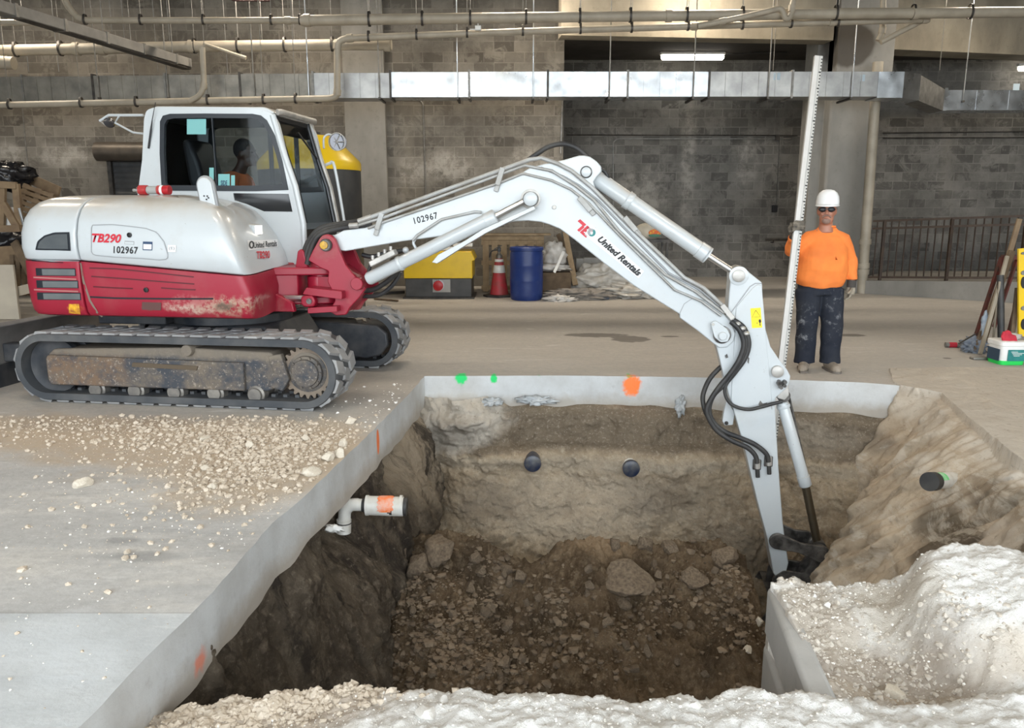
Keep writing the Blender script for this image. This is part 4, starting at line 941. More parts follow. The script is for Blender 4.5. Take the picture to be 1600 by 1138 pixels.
# --- tracks
ZC=.305;XA,XB=-1.135,1.13
def tpath(s,R):
    L=XB-XA;P=2*L+2*math.pi*R;s%=P
    if s<L:return (XA+s,ZC+R,0.)
    s-=L
    if s<math.pi*R:a=s/R;return (XB+R*math.sin(a),ZC+R*math.cos(a),-a)
    s-=math.pi*R
    if s<L:return (XB-s,ZC-R,math.pi)
    s-=L;a=s/R;return (XA-R*math.sin(a),ZC-R*math.cos(a),math.pi-a)
def track(y0,y1,near):
    r=empty('track',parent=EX);r['label']='near rubber track' if near else 'far rubber track'
    R=.265;P=2*(XB-XA)+2*math.pi*R;mb=MB();n=160
    prof=[(y0,-.042),(y0,.012),(y0+.012,.02),(y1-.012,.02),(y1,.012),(y1,-.042)]
    rows=[]
    for i in range(n):
        x,z,a=tpath(P*i/n,R);nx,nz=math.sin(-a),math.cos(a)
        for y,h in prof:mb.v.append((x+nx*h,y,z+nz*h))
    m_=len(prof)
    for i in range(n):
        j=(i+1)%n
        for k in range(m_):mb.f.append((i*m_+k,i*m_+(k+1)%m_,j*m_+(k+1)%m_,j*m_+k))
    mb.build('belt',TRK,r,smooth=50)
    mb=MB();nl=40;w_=(y1-y0)
    for i in range(nl):
        for k,(ya,yb,o_) in enumerate(((y0+.010,y0+w_*.36,0),(y0+w_*.36,y0+w_*.66,.5),(y0+w_*.66,y1-.010,0))):
            x,z,a=tpath(P*(i+o_)/nl,R);M_=Matrix.Translation((x,0,z))@Matrix.Rotation(-a,4,'Y')
            l=.062;sh=.02*(1 if k!=2 else -1)
            mb.add([(-l-sh,ya,.008),(l-sh,ya,.008),(l+sh,yb,.008),(-l+sh,yb,.008),(-l*.82-sh,ya+.008,.036),(l*.82-sh,ya+.008,.036),(l*.82+sh,yb-.008,.036),(-l*.82+sh,yb-.008,.036)],[(0,3,2,1),(4,5,6,7),(0,1,5,4),(1,2,6,5),(2,3,7,6),(3,0,4,7)],M_)
    mb.build('tread_lugs',LUG,r,smooth=0)
    mb=MB()
    for i in range(60):
        x,z,a=tpath(P*i/60,R-.035);M_=Matrix.Translation((x,0,z))@Matrix.Rotation(-a,4,'Y')
        mb.box((-.018,y0+w_*.3,-.03),(.018,y0+w_*.42,0),M_).box((-.018,y0+w_*.58,-.03),(.018,y0+w_*.7,0),M_)
    tag(mb.build('guide_teeth',TRK,r,smooth=0),kind='stuff')
    s=1 if near else -1;yf=y0 if near else y1   # outer face side
    a,b=(yf+s*.035,yf+s*.40)
    ya,yb=min(a,b),max(a,b)
    # side frame with chamfered top
    fr_=[(-1.13,.20),(-1.10,.145),(.80,.145),(.86,.17),(.90,.30),(.90,.42),(.84,.47),(.10,.49),(-.9,.46),(-1.09,.45),(-1.14,.41)]
    MB().prism(fr_,ya+.03,yb-.03).build('track_frame',MUD,r,bev=.012)
    MB().prism([(-1.14,.20),(-1.12,.15),(.62,.15),(.62,.385),(-1.12,.405),(-1.14,.38)],(yf+s*.02) if near else yf-.065,(yf+s*.065) if near else yf-.02).build('side_plate',MUD,r,bev=.012)
    MB().prism([(-.35,.33),(.22,.315),(.235,.35),(-.34,.365)],*((yf+.008,yf+.03) if near else (yf-.03,yf-.008))).build('guard_slot',plain('rust_streak',(.10,.075,.05),.9) if 'rust_streak' not in bpy.data.materials else bpy.data.materials['rust_streak'],r)
    ym=(ya+yb)/2
    M_=Matrix.Translation((XA+.02,ym,ZC))@Matrix.Rotation(math.pi/2,4,'X')
    MB().lathe([(.05,-.14),(.10,-.14),(.12,-.11),(.195,-.11),(.232,-.12),(.232,-.06),(.20,-.05),(.20,.05),(.232,.06),(.232,.12),(.195,.11),(.12,.11),(.05,.14)],36,M_).build('idler_wheel',MBK,r)
    M_=Matrix.Translation((XB,ym-s*.08,ZC))@Matrix.Rotation(math.pi/2,4,'X')
    T_=[]
    for k in range(23*4):
        t=2*math.pi*k/(23*4);T_.append(((.222 if k%4 in(0,1) else .192)*math.cos(t),(.222 if k%4 in(0,1) else .192)*math.sin(t)))
    MB().prism(T_,-.025,.025,'z',M_).build('sprocket',plain('rusty_sprocket',(.16,.12,.09),.7,.3,(.27,.22,.17),6,.3) if 'rusty_sprocket' not in bpy.data.materials else bpy.data.materials['rusty_sprocket'],r)
    M_=Matrix.Translation((XB,ym-s*.08,ZC))@Matrix.Rotation(math.pi/2*s,4,'X')
    h=MB().lathe([(.165,-.05),(.165,.03),(.14,.035),(.135,.06),(.115,.065),(.11,.085),(.03,.09)],32,M_)
    for k in range(10):
        t=2*math.pi*k/10;h.lathe([(.011,.06),(.011,.075),(.002,.076)],6,M_@Matrix.Translation((.125*math.cos(t),.125*math.sin(t),0)))
    h.build('drive_hub',MUD,r)
    for k in range(5):
        x=-.72+k*.355;M2=Matrix.Translation((x,ym,.115))@Matrix.Rotation(math.pi/2,4,'X')
        MB().lathe([(.03,-.19),(.055,-.19),(.058,-.17),(.075,-.16),(.078,-.09),(.055,-.08),(.055,.08),(.078,.09),(.075,.16),(.058,.17),(.055,.19),(.03,.19)],22,M2).build('track_roller',plain('worn_roller',(.16,.15,.14),.5,.5,(.28,.26,.23),9) if 'worn_roller' not in bpy.data.materials else bpy.data.materials['worn_roller'],r)
    M2=Matrix.Translation((.14,ym,.475))@Matrix.Rotation(math.pi/2,4,'X')
    MB().lathe([(.02,-.2),(.045,-.2),(.05,-.19),(.05,.19),(.045,.2),(.02,.2)],18,M2).build('carrier_roller',MUD,r)
    # motor guard
    MB().prism([(.80,.19),(.93,.15),(.99,.25),(.93,.46),(.82,.44),(.86,.3)],yf+s*.06 if near else yf-.12,yf+s*.12 if near else yf-.06).build('motor_guard',MUD,r,bev=.008)
track(-1.1,-.65,True);track(.65,1.1,False)
# far motor cover, smooth and dark
MB().prism([(.55,.19),(1.1,.12),(1.25,.16),(1.33,.26),(1.32,.38),(1.22,.46),(1.05,.47),(.55,.50)],.58,.64).build('drive_cover',MBK,EX,bev=.015)
mb=MB();mb.prism([(-.75,.28),(.75,.28),(.55,.60),(-.55,.60)],-.5,.5)
for sx in(-.62,.45):
    for sy in(-1,1):mb.bar((sx*.7,sy*.3,.45),(sx,sy*.72,.36),.26,.2)
mb.build('centre_frame',MBK,EX,bev=.02)
MB().lathe([(.52,.58),(.55,.6),(.55,.67),(.48,.70),(.48,.76)],40).build('turntable',MBK,EX)
MB().prism([(-1.0,.60),(-.35,.60),(-.35,.75),(-1.0,.75)],-.55,-.2).build('belly_box',MBK,EX,bev=.01)
# dozer blade
bl=plain('blade_grey',(.16,.155,.15),.6,.3,(.26,.25,.24),3,.2)
pf=[(-2.07,.02),(-2.02,.0),(-2.00,.06),(-2.06,.22),(-2.07,.36),(-2.03,.5),(-1.98,.55),(-2.01,.585),(-2.09,.52),(-2.12,.36),(-2.10,.2)]
o=MB().prism(pf,-1.12,1.12).build('dozer_blade',bl,EX,bev=.008)
for y in(-.45,.45):
    MB().bar((-2.03,y,.30),(-.6,y*.8,.30),.13,.17).build('blade_arm',MBK,o,bev=.01)
MB().prism([(-1.995,.0),(-1.97,.0),(-2.0,.2),(-2.03,.2)],-1.12,1.12).build('cutting_edge',MBK,o)
# --- upper body
XF_far=lambda z:lerp1(z,[.73,1.1,1.19,1.315,1.47,1.6,1.68,1.71,1.74],[.56,.56,.55,.506,.41,.27,.08,-.14,-.35])
XF_near=lambda z:lerp1(z,[.73,1.0,1.1,1.18,1.255,1.35,1.5,1.61,1.66,1.70,1.74],[.70,.73,.725,.68,.655,.62,.545,.45,.34,.16,-.2])
def plan(z,ins,mode):
    ys=1.06-ins;R=1.62-ins;xn=XF_near(z);xf=XF_far(z)
    a0=math.asin(min(1,ys/R));arc=[]
    for k in range(17):
        t=math.pi-a0*(-1+2*k/16)  # from +y? order: near side (-y) to far
        arc.append((R*math.cos(t),-R*math.sin(t)))
    arc=[(R*math.cos(math.pi+a0-2*a0*k/16),R*math.sin(math.pi+a0-2*a0*k/16)) for k in range(17)]
    if mode=='rear':
        P=[(-.75,-ys+.05),(-.75,-ys+.008),(-.76,-ys),(-.82,-ys),(-.95,-ys)]+arc+[(-.95,ys),(-.745,ys)]
        return P
    rc=.12
    P=[(xf,.09),(xf+(xn-xf)*.5,-.45),(xn-.0,-ys+rc*1.6),(xn-.0,-ys+.05),(xn-.035,-ys+.0),(xn-rc,-ys),(xn*.3,-ys),(-.3,-ys),(-.66,-ys),(-.725,-ys),(-.735,-ys+.008),(-.735,-ys+.06),(-.735,.09)]
    return P
def soften(P,keep):
    V=[Vector(p) for p in P]
    for _ in range(2):
        Q=[V[0]]
        for a,b in zip(V[:-1],V[1:]):Q+=[a.lerp(b,.25),a.lerp(b,.75)]
        Q.append(V[-1]);V=Q
    return V
def bodyloft(levels,mode,shear):
    rings=[]
    for z,ins,k in levels:
        P=soften(plan(z,ins,mode),None)
        rings.append([(p.x,p.y,z-(.075*max(0,p.x+.745)*k if shear else 0)) for p in P])
    return loft(rings)
RED=[(.73,.09,0),(.745,.04,0),(.78,.015,0),(.86,.0,0),(1.0,-.01,.5),(1.19,-.005,1)]
WHT=[(1.2,.012,1),(1.215,-.005,1),(1.30,-.02,.8),(1.42,-.012,.6),(1.53,.02,.4),(1.61,.07,.2),(1.665,.14,.1),(1.70,.23,0),(1.72,.36,0),(1.73,.55,0)]
MRp=MRS
sk=bodyloft(RED,'front',True).build('side_skirt',MRp,EX,smooth=50,bev=.006)
hd=bodyloft(WHT,'front',True).build('tank_cover',MW,EX,smooth=60)
cw=bodyloft(RED,'rear',False).build('counterweight',MRp,EX,smooth=50,bev=.006)
hr=bodyloft(WHT,'rear',False).build('engine_hood',MW,EX,smooth=60)
MB().prism([(-1.1,.76),(.45,.76),(.45,1.1),(-1.1,1.1)],-.5,1.02).build('deck_frame',MBK,EX)
MB().prism([(-.735,.80),(.60,.80),(.60,1.12),(-.735,1.14)],.09,1.04).build('cab_side_skirt',MR,EX,bev=.02)
def bvh(*obs):
    V=[];P=[]
    for o in obs:
        n=len(V);V+=[v.co.copy() for v in o.data.vertices];P+=[[i+n for i in p.vertices] for p in o.data.polygons]
    return BVHTree.FromPolygons(V,P)
def lray(px,py):
    d=ray(px,py);o=Vector((-MO[0],-MO[1],H))
    f=lambda v:Vector((mc*v[0]+ms*v[1],-ms*v[0]+mc*v[1],v[2]))
    return f(o),f(d).normalized()
BODY=bvh(sk,hd,cw,hr)
def hit(px,py,eps=.004,tree=None):
    o,d=lray(px,py);h=(tree or BODY).ray_cast(o,d)
    if h[0] is None:
        return ML(px,py,-1.0)
    n=h[1] if h[1].dot(d)<0 else -h[1]
    return h[0]+n*eps-d*.001
def resamp(P,n):
    P=[Vector(p) for p in P];L=[0]
    for a,b in zip(P[:-1],P[1:]):L.append(L[-1]+(b-a).length)
    out=[]
    for i in range(n+1):
        t=L[-1]*i/n
        for j in range(len(P)-1):
            if t<=L[j+1]+1e-9:
                f=(t-L[j])/max(1e-9,L[j+1]-L[j]);out.append(P[j].lerp(P[j+1],f));break
    return out
def patch(name,top,bot,mat,parent,n=14,m=6,eps=.004,fn=None,solid=0):
    A=resamp(top,n);B=resamp(bot,n);mb=MB();fn=fn or (lambda x,y:hit(x,y,eps))
    for j in range(m+1):
        for i in range(n+1):
            p=A[i].lerp(B[i],j/m);mb.v.append(tuple(fn(p.x,p.y)))
    for j in range(m):
        for i in range(n):
            a=j*(n+1)+i;mb.f.append((a,a+1,a+n+2,a+n+1))
    return mb.build(name,mat,parent,smooth=180,solid=solid)
def text(name,s,px,py,w_,h_,mat,parent,fn,ang=0,shear=0,bold=.02,lab=None,skew=0,sp=1.):
    cu=bpy.data.curves.new(name,'FONT');cu.body=s;cu.shear=shear;cu.offset=bold;cu.resolution_u=3;cu.space_character=sp
    t=bpy.data.objects.new('tmp',cu);COL.objects.link(t);dg=bpy.context.evaluated_depsgraph_get()
    me=bpy.data.meshes.new_from_object(t.evaluated_get(dg));bpy.data.objects.remove(t)
    xs=[v.co.x for v in me.vertices];ys=[v.co.y for v in me.vertices];x0,x1,y0,y1=min(xs),max(xs),min(ys),max(ys)
    ca,sa=math.cos(math.radians(ang)),math.sin(math.radians(ang))
    for v in me.vertices:
        u=(v.co.x-x0)/(x1-x0)*w_;k=(v.co.y-y0)/(y1-y0)*h_
        q=fn(px+u*ca-k*(-sa)*1.0*(1 if True else 0) if False else px+u*ca+k*sa, py+u*sa-k*ca)
        v.co=q
    me.name=name;me.materials.clear();me.materials.append(mat)
    o=bpy.data.objects.new(name,me);COL.objects.link(o);o.parent=parent
    if lab:o['label']=lab
    return o
INK=plain('black_ink',(.012,.012,.014),.5);RINK=plain('red_ink',(.55,.012,.03),.45);WST=plain('white_sticker',(.80,.80,.80),.4);NAVY=plain('navy_ink',(.02,.05,.12),.5)
GREYL=plain('groove_grey',(.30,.31,.32),.5);DGL=plain('dark_panel_glass',(.07,.08,.09),.2,0,(.10,.11,.115),3)
GRL=plain('radiator_grille',(.12,.135,.14),.5,.3,(.16,.17,.17),4)
def line(name,pts,w_,mat,parent,fn,eps=.003):
    """narrow strip following the surface"""
    P=[Vector(p) for p in pts];T_=[];B_=[]
    for i,p in enumerate(P):
        d=(P[min(i+1,len(P)-1)]-P[max(i-1,0)]).normalized();n=Vector((-d.y,d.x))*w_/2
        T_.append(p+n);B_.append(p-n)
    mb=MB()
    for a,b in zip(T_,B_):mb.v+=[tuple(fn(a.x,a.y)),tuple(fn(b.x,b.y))]
    mb.f=[(2*i,2*i+1,2*i+3,2*i+2) for i in range(len(P)-1)]
    return mb.build(name,mat,parent,smooth=180)
H3=lambda x,y:hit(x,y,.003);H5=lambda x,y:hit(x,y,.006)
# engine hood side window and counterweight grilles
patch('side_window',[(56,389),(59,377),(70,368),(85,363.5),(109,363)],[(56,390.5),(70,391),(85,391),(97,391.5),(111,392)],SEAL,hr,18,6,.005)
patch('window_mesh',[(60,387),(63,378),(72,370.5),(86,366.5),(106,366)],[(60,388),(72,388.5),(86,388.8),(97,389),(107.5,389)],DGL,hr,18,6,.009)
for k,(y0,y1) in enumerate(((419,431),(438,450),(457,468.5))):
    patch('grille_opening',[(56+k,y0),(118+k*4,y0+.5)],[(57+k,y1),(119+k*4,y1+.5)],SEAL,cw,14,3,.003)
    patch('grille_mesh',[(66+k,y0+1.5),(117.5+k*4,y0+2)],[(67+k,y1-1),(118+k*4,y1-.5)],GRL,cw,14,3,.006)
for k,(y0,) in enumerate(((434.5,),(453.5,))):
    line('rib',[(53+k,y0-1),(80,y0+.3),(120+3*k,y0+2)],2.2,plain('dusty_red',(.40,.16,.15),.6) if 'dusty_red' not in bpy.data.materials else bpy.data.materials['dusty_red'],cw,H5)
line('belt_line',[(50,405.5),(80,407.5),(124,410)],3,GREYL,cw,H3)
line('belt_seal',[(50,407.5),(80,409.5),(124,412)],1.2,SEAL,cw,H5)
patch('warning_sticker',[(108,475),(124,475)],[(108,489),(126,491)],painted('yellow_worn_sticker',(.9,.5,.02),(.25,.02,.03),.9,.5,30,(.02,.02,.02),.62),cw,6,5,.004)
# panel on the side cover
pan=[(145,352),(175,351),(205,354),(228,357),(245,363),(257,378),(263,399),(262,405),(250,406.5),(220,404),(180,402),(148,399),(143,395),(143,356),(145,352)]
pc=resamp(pan,60);line('panel_groove',pc,1.3,GREYL,hd,H3)
patch('access_panel',[(145,353.5),(175,352.5),(205,355.5),(228,358.5),(244,364),(255,378),(260,392)],[(145,397),(165,399),(200,401),(225,402.5),(245,404.5),(256,404.5),(261,404)],MW,hd,24,8,.002)
H8=lambda x,y:hit(x,y,.0065)
text('model_lettering','TB290',144,379,46,14,RINK,hd,H8,1.5,.25,.03)
text('fleet_number','102967',178,395.5,38,11,INK,hd,H8,2,0,.02,sp=1.1)
patch('sticker',[(224,377.5),(239,378)],[(223.5,391),(238.5,391.5)],NAVY,hd,4,4,.006);patch('sticker',[(225,381.5),(237.8,382)],[(224.8,389.5),(237.5,390)],WST,hd,4,4,.008)
patch('sticker',[(263,383),(275.5,383.5)],[(262.5,393.5),(275,394)],WST,hd,4,4,.005);text('sticker_print','(E)',264.5,391.5,9,6,GREYL,hd,H8,1)
mb=MB();c=hit(203,367.5,.004);M_=Matrix.Translation(c)@Matrix.Rotation(math.pi/2,4,'X');mb.lathe([(.02,0),(.02,.008),(.012,.01),(.01,.004),(.002,.004)],18,M_).build('lock',INK,hd)
line('handle_recess',[(195,379),(210,380)],5.5,GREYL,hd,H3);line('handle_recess',[(196,379.5),(209.5,380.3)],3.5,MW,hd,H8)
# red door ribs
for pts in ([(140,419),(180,420),(230,425),(303,433)],[(143,432),(200,436),(250,440),(304,444)],[(146,448),(180,450),(208,451)],[(252,450),(280,452),(306,453)]):
    line('pressed_rib',pts,2.0,plain('dark_red_groove',(.09,.004,.01),.5) if 'dark_red_groove' not in bpy.data.materials else bpy.data.materials['dark_red_groove'],sk,H3)
line('door_gap',[(141,464),(180,466),(260,467),(330,467),(399,464)],2.6,SEAL,sk,H3)
line('panel_seam',[(126,411),(131,440),(141,470),(152,488),(160,495)],3.2,plain('seam_grey',(.22,.16,.13),.7),sk,H3)
c=hit(229,453,.003);M_=Matrix.Translation(c)@Matrix.Rotation(math.pi/2,4,'X');MB().lathe([(.02,0),(.02,.01),(.012,.012),(.01,.006),(.002,.006)],18,M_).build('lock',INK,sk)
line('door_catch',[(222,478),(252,479)],12,plain('rusted_catch',(.11,.05,.045),.7),sk,H3)
# front face stickers and lamp
F3=lambda x,y:hit(x,y,.004);F6=lambda x,y:hit(x,y,.007)
patch('name_plate',[(386,376),(433,374.5)],[(388,391.5),(434,386)],WST,hd,8,4,.003)
text('name_lettering','United Rentals',396,388.5,36,9.5,INK,hd,F6,-5,.1,.02)
mb=MB();ring=[]
line('name_emblem',[(392+3*math.cos(t),383+5*math.sin(t)) for t in [2*math.pi*k/14 for k in range(15)]],2.2,INK,hd,F6)
text('model_lettering','TB290',400,405,21,12,RINK,hd,F6,-2,.05,.03)
c=hit(396,357,.0)
lm=MB().prism([(-.07,.0),(.05,-.01),(.05,.085),(-.03,.09),(-.12,.10)],-.07,.07,M=Matrix.Translation(c+Vector((-.01,0,-.05)))).build('work_lamp',MW,hd,bev=.012)
le=N('lamp_lens');le.set(le.b.inputs['Emission Color'],(1,.95,.85));le.b.inputs['Emission Strength'].default_value=2.5;le=le.fin((.9,.9,.9),.2)
MB().box((.045,-.055,-.005),(.056,.055,.07),Matrix.Translation(c+Vector((0,0,-.045)))).build('lens',le,lm,bev=.004)
# oval mirror over the tank cover
mr=empty('rear_view_mirror',parent=EX);c=ML(325,306,-.80)
Mt=Matrix.Translation(c)@Matrix.Rotation(math.radians(-8),4,'Y')
def stad(w_,h_,n=10):
    return [(w_*math.cos(t),h_+w_*math.sin(t)) for t in [math.pi*k/n for k in range(n+1)]]+[(w_*math.cos(t),-h_+w_*math.sin(t)) for t in [math.pi+math.pi*k/n for k in range(n+1)]]
MB().prism(stad(.078,.085),-.02,.02,M=Mt).build('mirror_shell',GREYL,mr,bev=.012)
MB().prism(stad(.064,.083),-.032,-.018,M=Mt).build('mirror_back',MW,mr,bev=.008)
mb=MB()
for dx,dz in((-.015,.0),(.012,-.005),(0,-.03),(.02,-.02)):mb.cyl(Mt@Vector((dx,-.04,dz)),Mt@Vector((dx,-.03,dz)),.006,8)
mb.build('bolt',INK,mr);MB().tube(spline([c+Vector((0,.02,-.05)),c+Vector((.0,.06,-.12)),c+Vector((-.02,.16,-.17))],5),.012,8).build('mirror_arm',INK,mr)
# --- cab
CAB=empty('cab',parent=EX)
co=[(214,312),(222,250),(225,185),(229,172),(242,167.5),(300,167),(385,168),(408,171),(425,177),(434,193),(445,238),(461,291),(475,355),(477,405),(473,420),(350,424),(300,330),(224,322)]
co=XZ(co,.1)
wi=[(253,293),(250,240),(250.5,190),(255,181),(266,178),(320,177.5),(395,178),(408,180.5),(417,188),(430,212),(441,250),(451,297),(400,299),(320,298.5),(256,298)]
wi2=XZ(wi,.1)
sw=XZ([(364,302),(451,303),(457,331),(412,330.5),(385,319),(366,313)],.1)
co=chamf(co,.03)
plate(co,[wi2,sw],.10,.15).build('side_wall',MW,CAB,smooth=30,bev=.006)
cx=sum(p[0] for p in wi2)/len(wi2);cz=sum(p[1] for p in wi2)/len(wi2)
inn=[(cx+(x-cx)*.925,cz+(z-cz)*.87) for x,z in wi2]
MB().ringplate(wi2,inn,.093,.13).build('window_seal',SEAL,CAB)
g=MB().prism(inn,.112,.118).build('side_window',GLS,CAB,smooth=0)
a=ML(331,179,.1);b=ML(338,297,.1);MB().box((a.x,.10,b.z),(b.x,.13,a.z)).build('window_post',SEAL,CAB)
g2_=MB().prism(sw,.112,.12).build('lower_window',plain('dark_glass',(.02,.022,.025),.1),CAB,smooth=0)
BL=plain('pale_teal_sticker',(.17,.42,.42),.5)
PX=lambda x,y:ML(x,y,.108)
for (x0,y0,x1,y1) in ((292,186,322,210),(341,272,359,293),(361,274,367,293),(327,262,334,281)):
    patch('window_sticker',[(x0,y0),(x1,y0)],[(x0,y1),(x1,y1)],BL,CAB,2,2,fn=PX)
PX2=lambda x,y:ML(x,y,.105);text('sticker_print','SIDE',345,290,10,8,NAVY,CAB,PX2)
# far wall
wf=[(x,z) for x,z in wi2];wf2=XZ([(300,335),(440,335),(452,400),(300,400)],.1)
plate([(x,z) for x,z in co],[wf],.98,1.03).build('door_wall',MW,CAB,smooth=30,bev=.006)
MB().ringplate(wf,inn,.97,1.0).build('door_seal',SEAL,CAB);MB().prism(inn,.99,.995).build('door_window',GLS,CAB,smooth=0)
for x in (-.0,.28):MB().box((x,.985,1.77),(x+.045,1.0,2.42)).build('door_post',SEAL,CAB)
# roof, floor, back
zr=2.49
MB().prism(chamf([(-.76,zr-.02),(.44,zr-.05),(.46,zr-.01),(.38,zr+.035),(-.70,zr+.06),(-.76,zr+.02)],.03),.14,.99).build('roof',MW,CAB,smooth=30,bev=.01)
MB().box((-.72,.15,2.43),(.40,.98,2.46)).build('headliner',INK,CAB)
MB().box((-.78,.14,1.05),(-.73,.99,1.75)).build('rear_wall',MW,CAB,bev=.01)
MB().box((-.76,.14,1.75),(-.755,.99,2.45)).build('rear_window',GLS,CAB);MB().box((-.7,.15,1.1),(.65,.98,1.14)).build('cab_floor',INK,CAB)
# front: header, guard tube, windscreen posts, glass
fa=ML(430,180,.13);fb=ML(489,200,.99);fa=Vector((.46,.13,2.46));fb=Vector((.46,1.0,2.46))
MB().box((.40,.13,2.30),(.46,1.0,2.46)).build('visor',INK,CAB,bev=.01)
MB().tube([(.50,.13,2.475),(.52,.16,2.48),(.52,.96,2.48),(.50,1.0,2.475)],.028,12).build('roof_guard',DUSTC,CAB)
pa=[(.46,2.45),(.555,2.09),(.64,1.82),(.70,1.48),(.70,1.16)]
for y in(.115,1.005):MB().tube([(x,y,z) for x,z in pa],.028,10).build('front_pillar',MW if y<.5 else DUSTC,CAB)
mb=MB();mb.v=[(x-.01,y,z) for x,z in pa[:4] for y in(.15,.98)];mb.f=[(2*i,2*i+1,2*i+3,2*i+2) for i in range(3)];mb.build('windscreen',GLS,CAB,smooth=180)
for y in(.19,.94):MB().tube([(x-.01,y,z) for x,z in pa[:4]],.02,8).build('windscreen_seal',SEAL,CAB)
MB().box((.66,.15,1.1),(.70,.98,1.42)).build('front_panel',INK,CAB)
MB().tube([(.53,.50,2.33),(.60,.78,2.10)],.01,6).build('wiper',INK,CAB)
a=ML(509,258,1.06);b=ML(521,257,1.06);c=ML(537,341,1.06);d_=ML(538,352,1.06)
MB().tube(spline([a,(a+b)/2+Vector((0,0,.01)),b+Vector((.01,0,-.02)),c,d_],4),.016,8).build('grab_rail',MW,CAB)
# round far mirror
c=ML(528,222,1.15);r_=empty('round_mirror',parent=CAB)
M_=Matrix.Translation(c)@Matrix.Rotation(math.pi/2,4,'X')@Matrix.Rotation(.5,4,'Y')
MB().lathe([(.005,-.03),(.06,-.025),(.082,0),(.088,.01),(.084,.014),(.005,.012)],26,M_).build('mirror_shell',plain('mirror_silver',(.10,.10,.11),.12,.5),r_)
MB().tube([c+Vector((.088*math.cos(t),-.03,.088*math.sin(t))) for t in [2*math.pi*k/24 for k in range(25)]],.005,6).build('guard_ring',DUSTC,r_)
for t in (0,60,120):
    v=Vector((.088*math.cos(math.radians(t)),0,.088*math.sin(math.radians(t))));MB().cyl(c+v+Vector((0,-.03,0)),c-v+Vector((0,-.03,0)),.004,6).build('guard_wire',DUSTC,r_)
MB().tube(spline([ML(506,232,1.1),ML(506,216,1.12),ML(513,210,1.13),ML(521,214,1.13),ML(524,226,1.14)],5),.011,8).build('mirror_arm',MW,r_)
# rear left mirror frame
r_=empty('side_mirror_frame',parent=CAB)
MB().tube([ML(156,189,.6),ML(170,180,.6),ML(224,180,.6)],.014,8).build('bracket',MW,r_)
MB().tube([ML(187,180,.6),ML(180,192,.6),ML(208,207,.6),ML(224,209,.6)],.011,8).build('bracket',MW,r_)
MB().tube([ML(156,189,.6),ML(165,196,.6),ML(172,196,.6)],.007,8).build('bracket',DUSTC,r_)
c=ML(171,192,.6);MB().ball(c,(.022,.09,.05),14).build('mirror_shell',bpy.data.materials['mirror_silver'],r_)
# aerial
a=ML(232,232,.09);b=ML(238,186,.07);c=ML(243,160,.05)
MB().tube([a,a*.4+b*.6,b,c],[.009,.009,.004,.003],8).build('aerial',INK,CAB)
# seat and console
st=empty('seat',parent=CAB)
MB().box((-.45,.33,1.45),(.08,.83,1.58)).build('seat_cushion',INK,st,bev=.05,seg=4)
MB().prism([(-.45,1.5),(-.33,1.5),(-.43,2.05),(-.52,2.28),(-.60,2.26),(-.56,1.9)],.36,.80).build('seat_back',INK,st,bev=.05,seg=4)
MB().box((-.35,.4,1.14),(0,.75,1.45)).build('seat_base',SEAL,st)
for y in (.26,.86):
    c_=MB().box((-.3,y-.06,1.3),(.1,y+.06,1.68)).build('console',SEAL,CAB,bev=.02)
    MB().tube([(.04,y,1.66),(.08,y,1.82)],[.012,.02],8).build('joystick',INK,c_)
# grease gun lying on the hood
gg=empty('grease_gun',(0,0,0));tag(gg,'red grease gun with a clear grey barrel lying on the hood beside the cab','grease gun')
def wpt(v):return Vector((MO[0]+mc*v.x-ms*v.y,MO[1]+ms*v.x+mc*v.y,v.z))
a=ML(208,298,-.55);b=ML(266,302,-.55);zz=1.73+.04;a.z=b.z=zz;a=wpt(a);b=wpt(b)
gg.location=a;d_=b-a
def seg(t0,t1,r,mt,n,nm): MB().cyl(d_*t0,d_*t1,r,20).build(nm,mt,gg,bev=.003)
seg(0,.14,.014,CHR,14,'nozzle');seg(.12,.2,.028,CHR,14,'collar');seg(.18,.40,.042,M['red'],20,'head');seg(.40,.68,.034,plain('grey_barrel',(.35,.35,.34),.25),20,'barrel');seg(.68,1.,.040,M['red'],20,'cap')
seg(.76,.84,.0405,WST,20,'label_band')
# --- swing bracket and pivot
BRK=empty('swing_bracket',parent=EX)
CYB=-.1   # centre plane of the boom
# chassis fork
fk=[(.40,-.42),(.95,-.24),(1.06,-.20),(1.10,-.10),(1.06,0),(.95,.06),(.40,.16)]
for z0,z1,nm in((1.03,1.10,'upper_fork'),(.77,.84,'lower_fork')):
    MB().prism(chamf(fk,.05),z0,z1,'z').build(nm,MR,BRK,bev=.012)
MB().prism([(.40,-.40),(.72,-.30),(.78,-.26),(.78,.06),(.40,.14)],.80,1.05,'z').build('fork_web',MR,BRK,bev=.01)
MB().prism([(.45,.72),(.80,.72),(.78,.80),(.5,.95),(.45,.95)],-.42,-.36).build('gusset',MR,BRK,bev=.008)
MB().prism([(.74,1.09),(.86,1.09),(.83,1.24),(.80,1.26),(.77,1.24)],-.22,-.17).build('lug',MR,BRK,bev=.01)
MB().cyl((.93,CYB,.74),(.93,CYB,1.14),.095,26).build('swing_pin',MR,BRK)
